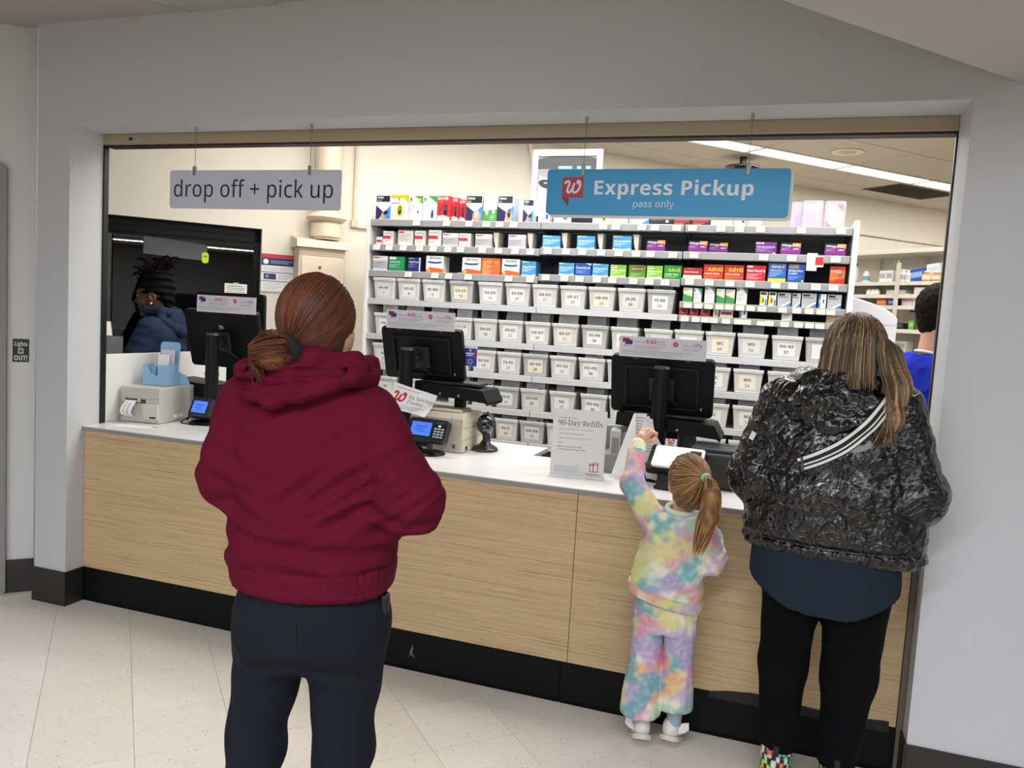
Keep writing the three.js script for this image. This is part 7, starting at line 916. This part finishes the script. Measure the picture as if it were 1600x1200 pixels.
// ------------------------------------------------------------ man in blue behind the right jamb
{
  const p = onZ(1484, 500, -.52), t = thing('person', 'man in bright blue scrub top standing behind the right jamb', 'person', [p.x - .03, 0, -.58], -1.3); t.scale.setScalar(.985);
  const HD = [0, 1.72, -.03], HR = [.02, -.1, 0], HS = 1.04, navy = MP(0x12249a, .9, { specularIntensity: .3 });
  const torso = column([[.8, 0, 0, .18, .13], [1.0, 0, 0, .18, .125], [1.2, 0, .005, .2, .13], [1.4, 0, .01, .21, .125], [1.5, 0, .015, .18, .1], [1.56, 0, .015, .085, .07]], .025, 2.3), armL = chain([[-.19, 1.475, .01], [-.25, 1.26, .03]], [.082, .07]), armR = chain([[.19, 1.475, .01], [.25, 1.26, .03]], [.082, .07]), base = join(.04, torso, armL, armR), rid = v => 1 - 2 * Math.abs(v);
  const top = part('scrub_top', surfnet((x, y, z) => { const d = base(x, y, z); return d > .04 ? d : d - .006 * N3(x * 7, y * 6, z * 7) - .006 * (rid(N3(x * 9, y * 14, z * 9)) - .4); }, [-.35, .77, -.17], [.35, 1.6, .18], .012), navy, t); part('collar', at(new THREE.TorusGeometry(.066, .007, 8, 28), 0, 1.555, .01, PI / 2 - .2), M(0xd6d4cf, .8), top);
  const legs = join(.03, column([[.78, 0, 0, .15, .11], [.92, 0, 0, .165, .12]], .03), chain([[-.09, .85, 0], [-.1, .48, 0], [-.1, .09, .01]], [.098, .07, .058]), chain([[.09, .85, 0], [.1, .48, 0], [.1, .09, .01]], [.098, .07, .058])); part('trousers', surfnet(legs, [-.22, .03, -.16], [.22, .96, .16], .015), M(0x15182a, .8), t);
  for (const s of [-1, 1]) part('shoe', surfnet((x, y, z) => Math.max(ell([s * .1, .045, -.05], [.047, .05, .14])(x, y, z), .004 - y), [s * .1 - .06, 0, -.21], [s * .1 + .06, .11, .11], .012), M(0x18181a, .6), t);
  const body = join(.04, column([[.8, 0, 0, .14, .1], [1.2, 0, 0, .16, .1], [1.45, 0, .01, .16, .085], [1.55, 0, .01, .065, .06]], .03), chain([[-.18, 1.475, .01], [-.25, 1.26, .03], [-.2, 1.1, -.18]], [.05, .045, .03]), chain([[.18, 1.475, .01], [.25, 1.26, .03], [.2, 1.1, -.18]], [.05, .045, .03]), chain([[-.085, .85, 0], [-.1, .48, 0], [-.1, .07, .01]], [.08, .055, .038]), chain([[.085, .85, 0], [.1, .48, 0], [.1, .07, .01]], [.08, .055, .038]));
  part('body', bodyMesh({ body, lo: [-.32, .04, -.24], hi: [.32, 1.62, .14], skin: 0xcf9c84, lip: 0xb0706a, browC: 0x3a2a20, iris: 0x3a2c22, neck: [[0, 1.5, .015], [0, 1.68, 0]], neckR: .06, head: HD, headRot: HR, headS: HS, hands: [handField([-.2, 1.1, -.18], [.1, -.15, -1], [.2, -1, .1], -1, .4), handField([.2, 1.1, -.18], [-.1, -.15, -1], [-.2, -1, .1], 1, .4)] }), skinMat, t);
  const hg = new THREE.Group(); hg.name = 'hair'; hg.position.set(...HD); hg.rotation.set(HR[0], HR[1], HR[2], 'YXZ'); hg.scale.setScalar(HS); t.add(hg);
  const cap = ell([0, .04, .018], [.084, .096, .102]), fc = ell([0, -.045, -.09], [.085, .105, .095]), nape = ell([0, -.03, .06], [.06, .055, .045]), earL = ell([0, -.01, .0], [.1, .034, .022]);
  part('hair_mass', surfnet((x, y, z) => smax(smax(smin(cap(x, y, z), nape(x, y, z), .03), -fc(x, y, z), .012), -earL(x, y, z), .004) - .0035 * N3(x * 60, y * 60, z * 60), [-.11, -.1, -.11], [.11, .16, .14], .0055), MP(0x120b09, .75, { specularIntensity: .3 }), hg);
  const paths = []; for (let i = 0; i < 300; i++) { const d = V(rr(-1, 1), rr(-.3, 1), rr(-.5, 1)); if (d.z < 0 && d.y < .4 || Math.abs(d.x) > .8 && d.y < .25) continue; const a = shell(d, 1.02), b = shell(V(d.x, d.y - .25, d.z + .05), 1.05); paths.push([a, a.clone().lerp(b, .5).multiplyScalar(1.01), b]); } part('hair_strands', strands(paths, .0012, ['#1a1210', '#251a15', '#120c0a'], 3), vcMat(.55), hg);
}
// ------------------------------------------------------------ stock shelving at the right rear, facing along the store grid
{
  const A0 = 5.3, N0 = .5, t = thing('stock_shelving', 'cream wall shelving with slotted standards full of medicine stock at the right rear', 'shelf', st(A0, N0), -PI / 4);
  const cream = M(0xe2ddd0, .5), levels = [2.015, 1.92, 1.838, 1.665, 1.5, 1.32, 1.1, .85];
  part('back_panel', box(3.4, 2.24, .02, .1, 1.12, -.31), M(0xd9d3c5, .6), t); part('base', box(3.4, .1, .3, .1, .05, -.15), cream, t);
  for (const x of [-1.3, -.41, .0, .36, 1.2]) part('standard', merge([box(.03, 2.22, .02, x, 1.11, -.29), box(.03, 2.1, .012, x, 1.1, .004), ...Array.from({ length: 22 }, (_, i) => box(.006, .016, .004, x, .9 + i * .06, .011))]), M(0xcfc9bb, .5), t);
  levels.forEach(y => { const s = part('shelf', rbox(3.36, .014, .3, .003, .1, y - .008, -.155), cream, t); part('front_lip', box(3.36, .026, .006, .1, y - .016, -.003), M(0xd9d5c9, .4), s); });
  part('top_trim', rbox(3.4, .03, .32, .004, .1, 2.235, -.16), cream, t);
  const put = (px, py, y, back = .05) => { const q = onA(px, py, A0 + back); return V(q.x, y, q.z); };
  const white = M(0xecebe8, .45), lab = (c) => M(c, .5);
  function bottle(px, py, y, h, r, col, cap, label, lblCol) { const o = thing('bottle', label, 'bottle', put(px, py, y), -PI / 4); part('body', lathe([[0, 0], [r, 0], [r * 1.02, .004], [r * 1.02, h * .7], [r * .6, h * .82], [r * .6, h * .86], [0, h * .86]], 18), M(col, .3), o); part('cap', cyl(r * .68, r * .66, h * .15, 0, h * .93, 0, 16), M(cap, .4), o); part('label', at(new THREE.CylinderGeometry(r * 1.04, r * 1.04, h * .42, 18, 1, true), 0, h * .36, 0), M(lblCol ?? 0xf0efec, .5, { side: THREE.DoubleSide }), o); }
  bottle(1334.5, 436, 2.015, .15, .03, 0xe9e8e4, 0x2b5ac0, 'white bottle with blue cap at the left of the rear stock shelf'); bottle(1353.5, 434, 2.015, .085, .026, 0xefeeea, 0xf2f1ee, 'white bottle with teal label on the rear stock shelf', 0x6fa6b4); bottle(1411, 432, 2.015, .09, .03, 0xefeeea, 0xf2f1ee, 'white bottle with grey label right of the slotted standard', 0xb4b4bc); bottle(1420, 432, 2.015, .085, .026, 0xeceae6, 0xf2f1ee, 'small white bottle left of the tilted blue box', 0xc4c4ca);
  bottle(1448.5, 440, 2.015, .075, .036, 0xc98a3c, 0xf4f3f0, 'wide amber pill bottle with white cap near the dark-haired man', 0xe9d9c0); bottle(1464, 440, 2.015, .07, .034, 0xcf9248, 0xf4f3f0, 'amber pill bottle with white cap closest to the right jamb', 0xead8bc);
  bottle(1439.5, 513, 1.665, .135, .034, 0xa8401a, 0x8f3414, 'red-amber syrup bottle on the middle rear shelf', 0xb6502a); bottle(1444, 516, 1.665, .07, .03, 0xe8e4dc, 0xf4f3f0, 'small white bottle in front of the red-amber syrup bottle', 0xe2ddd4);
  [[1358, 'first'], [1364.5, 'middle'], [1371, 'last']].forEach(([px, w]) => bottle(px, 456, 1.92, .04, .02, 0xf0efec, 0xf4f3f0, `tiny white bottle, ${w} of the three small bottles above the orange box`));
  const carton = (px, py, y, w, h, d, col, label, col2, tilt = 0) => { const o = thing('stock_box', label, 'box', put(px, py, y, .04), -PI / 4); part('carton', at(rbox(w, h, d, .004, 0, h / 2 + .0008, -d / 2), 0, 0, 0, 0, 0, tilt), M(col, .5), o); part('label', at(print(w * .8, h * .45, 0, h * .55, .0012), 0, 0, 0, 0, 0, tilt), M(col2, .5), o); };
  carton(1378.5, 437, 2.015, .06, .085, .06, 0xe6e6e6, 'white carton left of a pair on the upper rear shelf', 0xaeb0b6); carton(1389, 437, 2.015, .055, .085, .06, 0xe9e8e6, 'white carton right of a pair on the upper rear shelf', 0xa9abb2); carton(1433, 434, 2.015, .115, .09, .07, 0x1f4fae, 'tilted blue carton on the upper rear shelf', 0x8fb0e2, .12); carton(1458, 430, 2.03, .1, .11, .05, 0xe3e6ec, 'white soft pack behind the amber pill bottles', 0xd0d6e0, .1);
  carton(1376.5, 476, 1.838, .085, .05, .07, 0xe0702c, 'bright orange carton on the third rear shelf', 0xf0a878); carton(1392, 476, 1.838, .06, .05, .07, 0x2a52b8, 'blue carton beside the orange carton', 0x7f9ce0); carton(1413, 477, 1.838, .05, .09, .06, 0xe2d2d8, 'pale pink carton right of the slotted standard', 0xc8a2b0); carton(1421, 477, 1.838, .04, .085, .06, 0xe6d8dc, 'second pale pink carton beside the white bags', 0xd0b0bc); carton(1437, 478, 1.838, .12, .135, .06, 0xe9e6e8, 'large white packet left of the dark-haired man', 0xd6ccd4);
  carton(1385, 512, 1.665, .09, .05, .07, 0xebe9e7, 'white carton with red stripe on the middle rear shelf', 0xb84a50); carton(1402.5, 512, 1.665, .085, .045, .06, 0x23252a, 'black carton on the middle rear shelf', 0x565a60); carton(1423, 511, 1.665, .045, .065, .05, 0x63a83c, 'green carton left of the red-amber syrup bottle', 0x9acb74); carton(1431, 487, 1.79, .1, .03, .04, 0x232f66, 'navy flat carton under the third rear shelf', 0x55619c);
  carton(1385, 545, 1.5, .1, .07, .08, 0x7e8a80, 'grey-green carton on the fifth rear shelf', 0x4f8a58); carton(1405, 543, 1.5, .11, .075, .08, 0xb8bcb8, 'pale grey carton on the fifth rear shelf', 0x8f9894);
  const tr = thing('stock_tray', 'clear tray of stock on the second rear shelf', 'tray', put(1400, 452, 1.92, .06), -PI / 4); part('tray', merge([box(.16, .003, .1, 0, .003, -.05), box(.16, .035, .003, 0, .018, 0), box(.003, .035, .1, -.08, .018, -.05), box(.003, .035, .1, .08, .018, -.05)]), M(0xdad8d2, .3), tr); part('packets', rbox(.13, .03, .07, .006, 0, .02, -.05), M(0xe9e7e2, .6), tr);
  const m = thing('dispensing_cabinet', 'white cabinet with curved top and small black slot behind the right shelving unit', 'cabinet', [3.84, 0, -2.36]);
  const prof = new THREE.Shape(); prof.moveTo(-.16, .002); prof.lineTo(.145, .002); prof.lineTo(.145, 1.70); prof.quadraticCurveTo(.1, 1.775, -.16, 1.83); prof.closePath(); part('body', at(ext(prof, .4, .008, 3), 0, .008, -.4), M(0xc6c6d0, .4), m); part('lid_seam', box(.3, .004, .002, 0, 1.675, .0092), M(0xb9b9c4, .5), m); part('slot', rbox(.02, .055, .004, .003, .075, 1.575, .0095), M(0x101114, .4), m); part('paper_label', print(.06, .05, -.08, 1.665, .0092), M(0xe9e9e4, .6), m);
  const w = thing('wall_trim_rail', 'cream rail along the back wall above the stock shelving', 'rail', st(8.2, BACK + .02, 2.77), PI / 4); part('rail', rbox(2.7, .06, .03, .004), cream, w); part('bracket', box(.03, .09, .02, -1.2, -.02, .0), cream, w);
}
renderer.render(scene, camera);
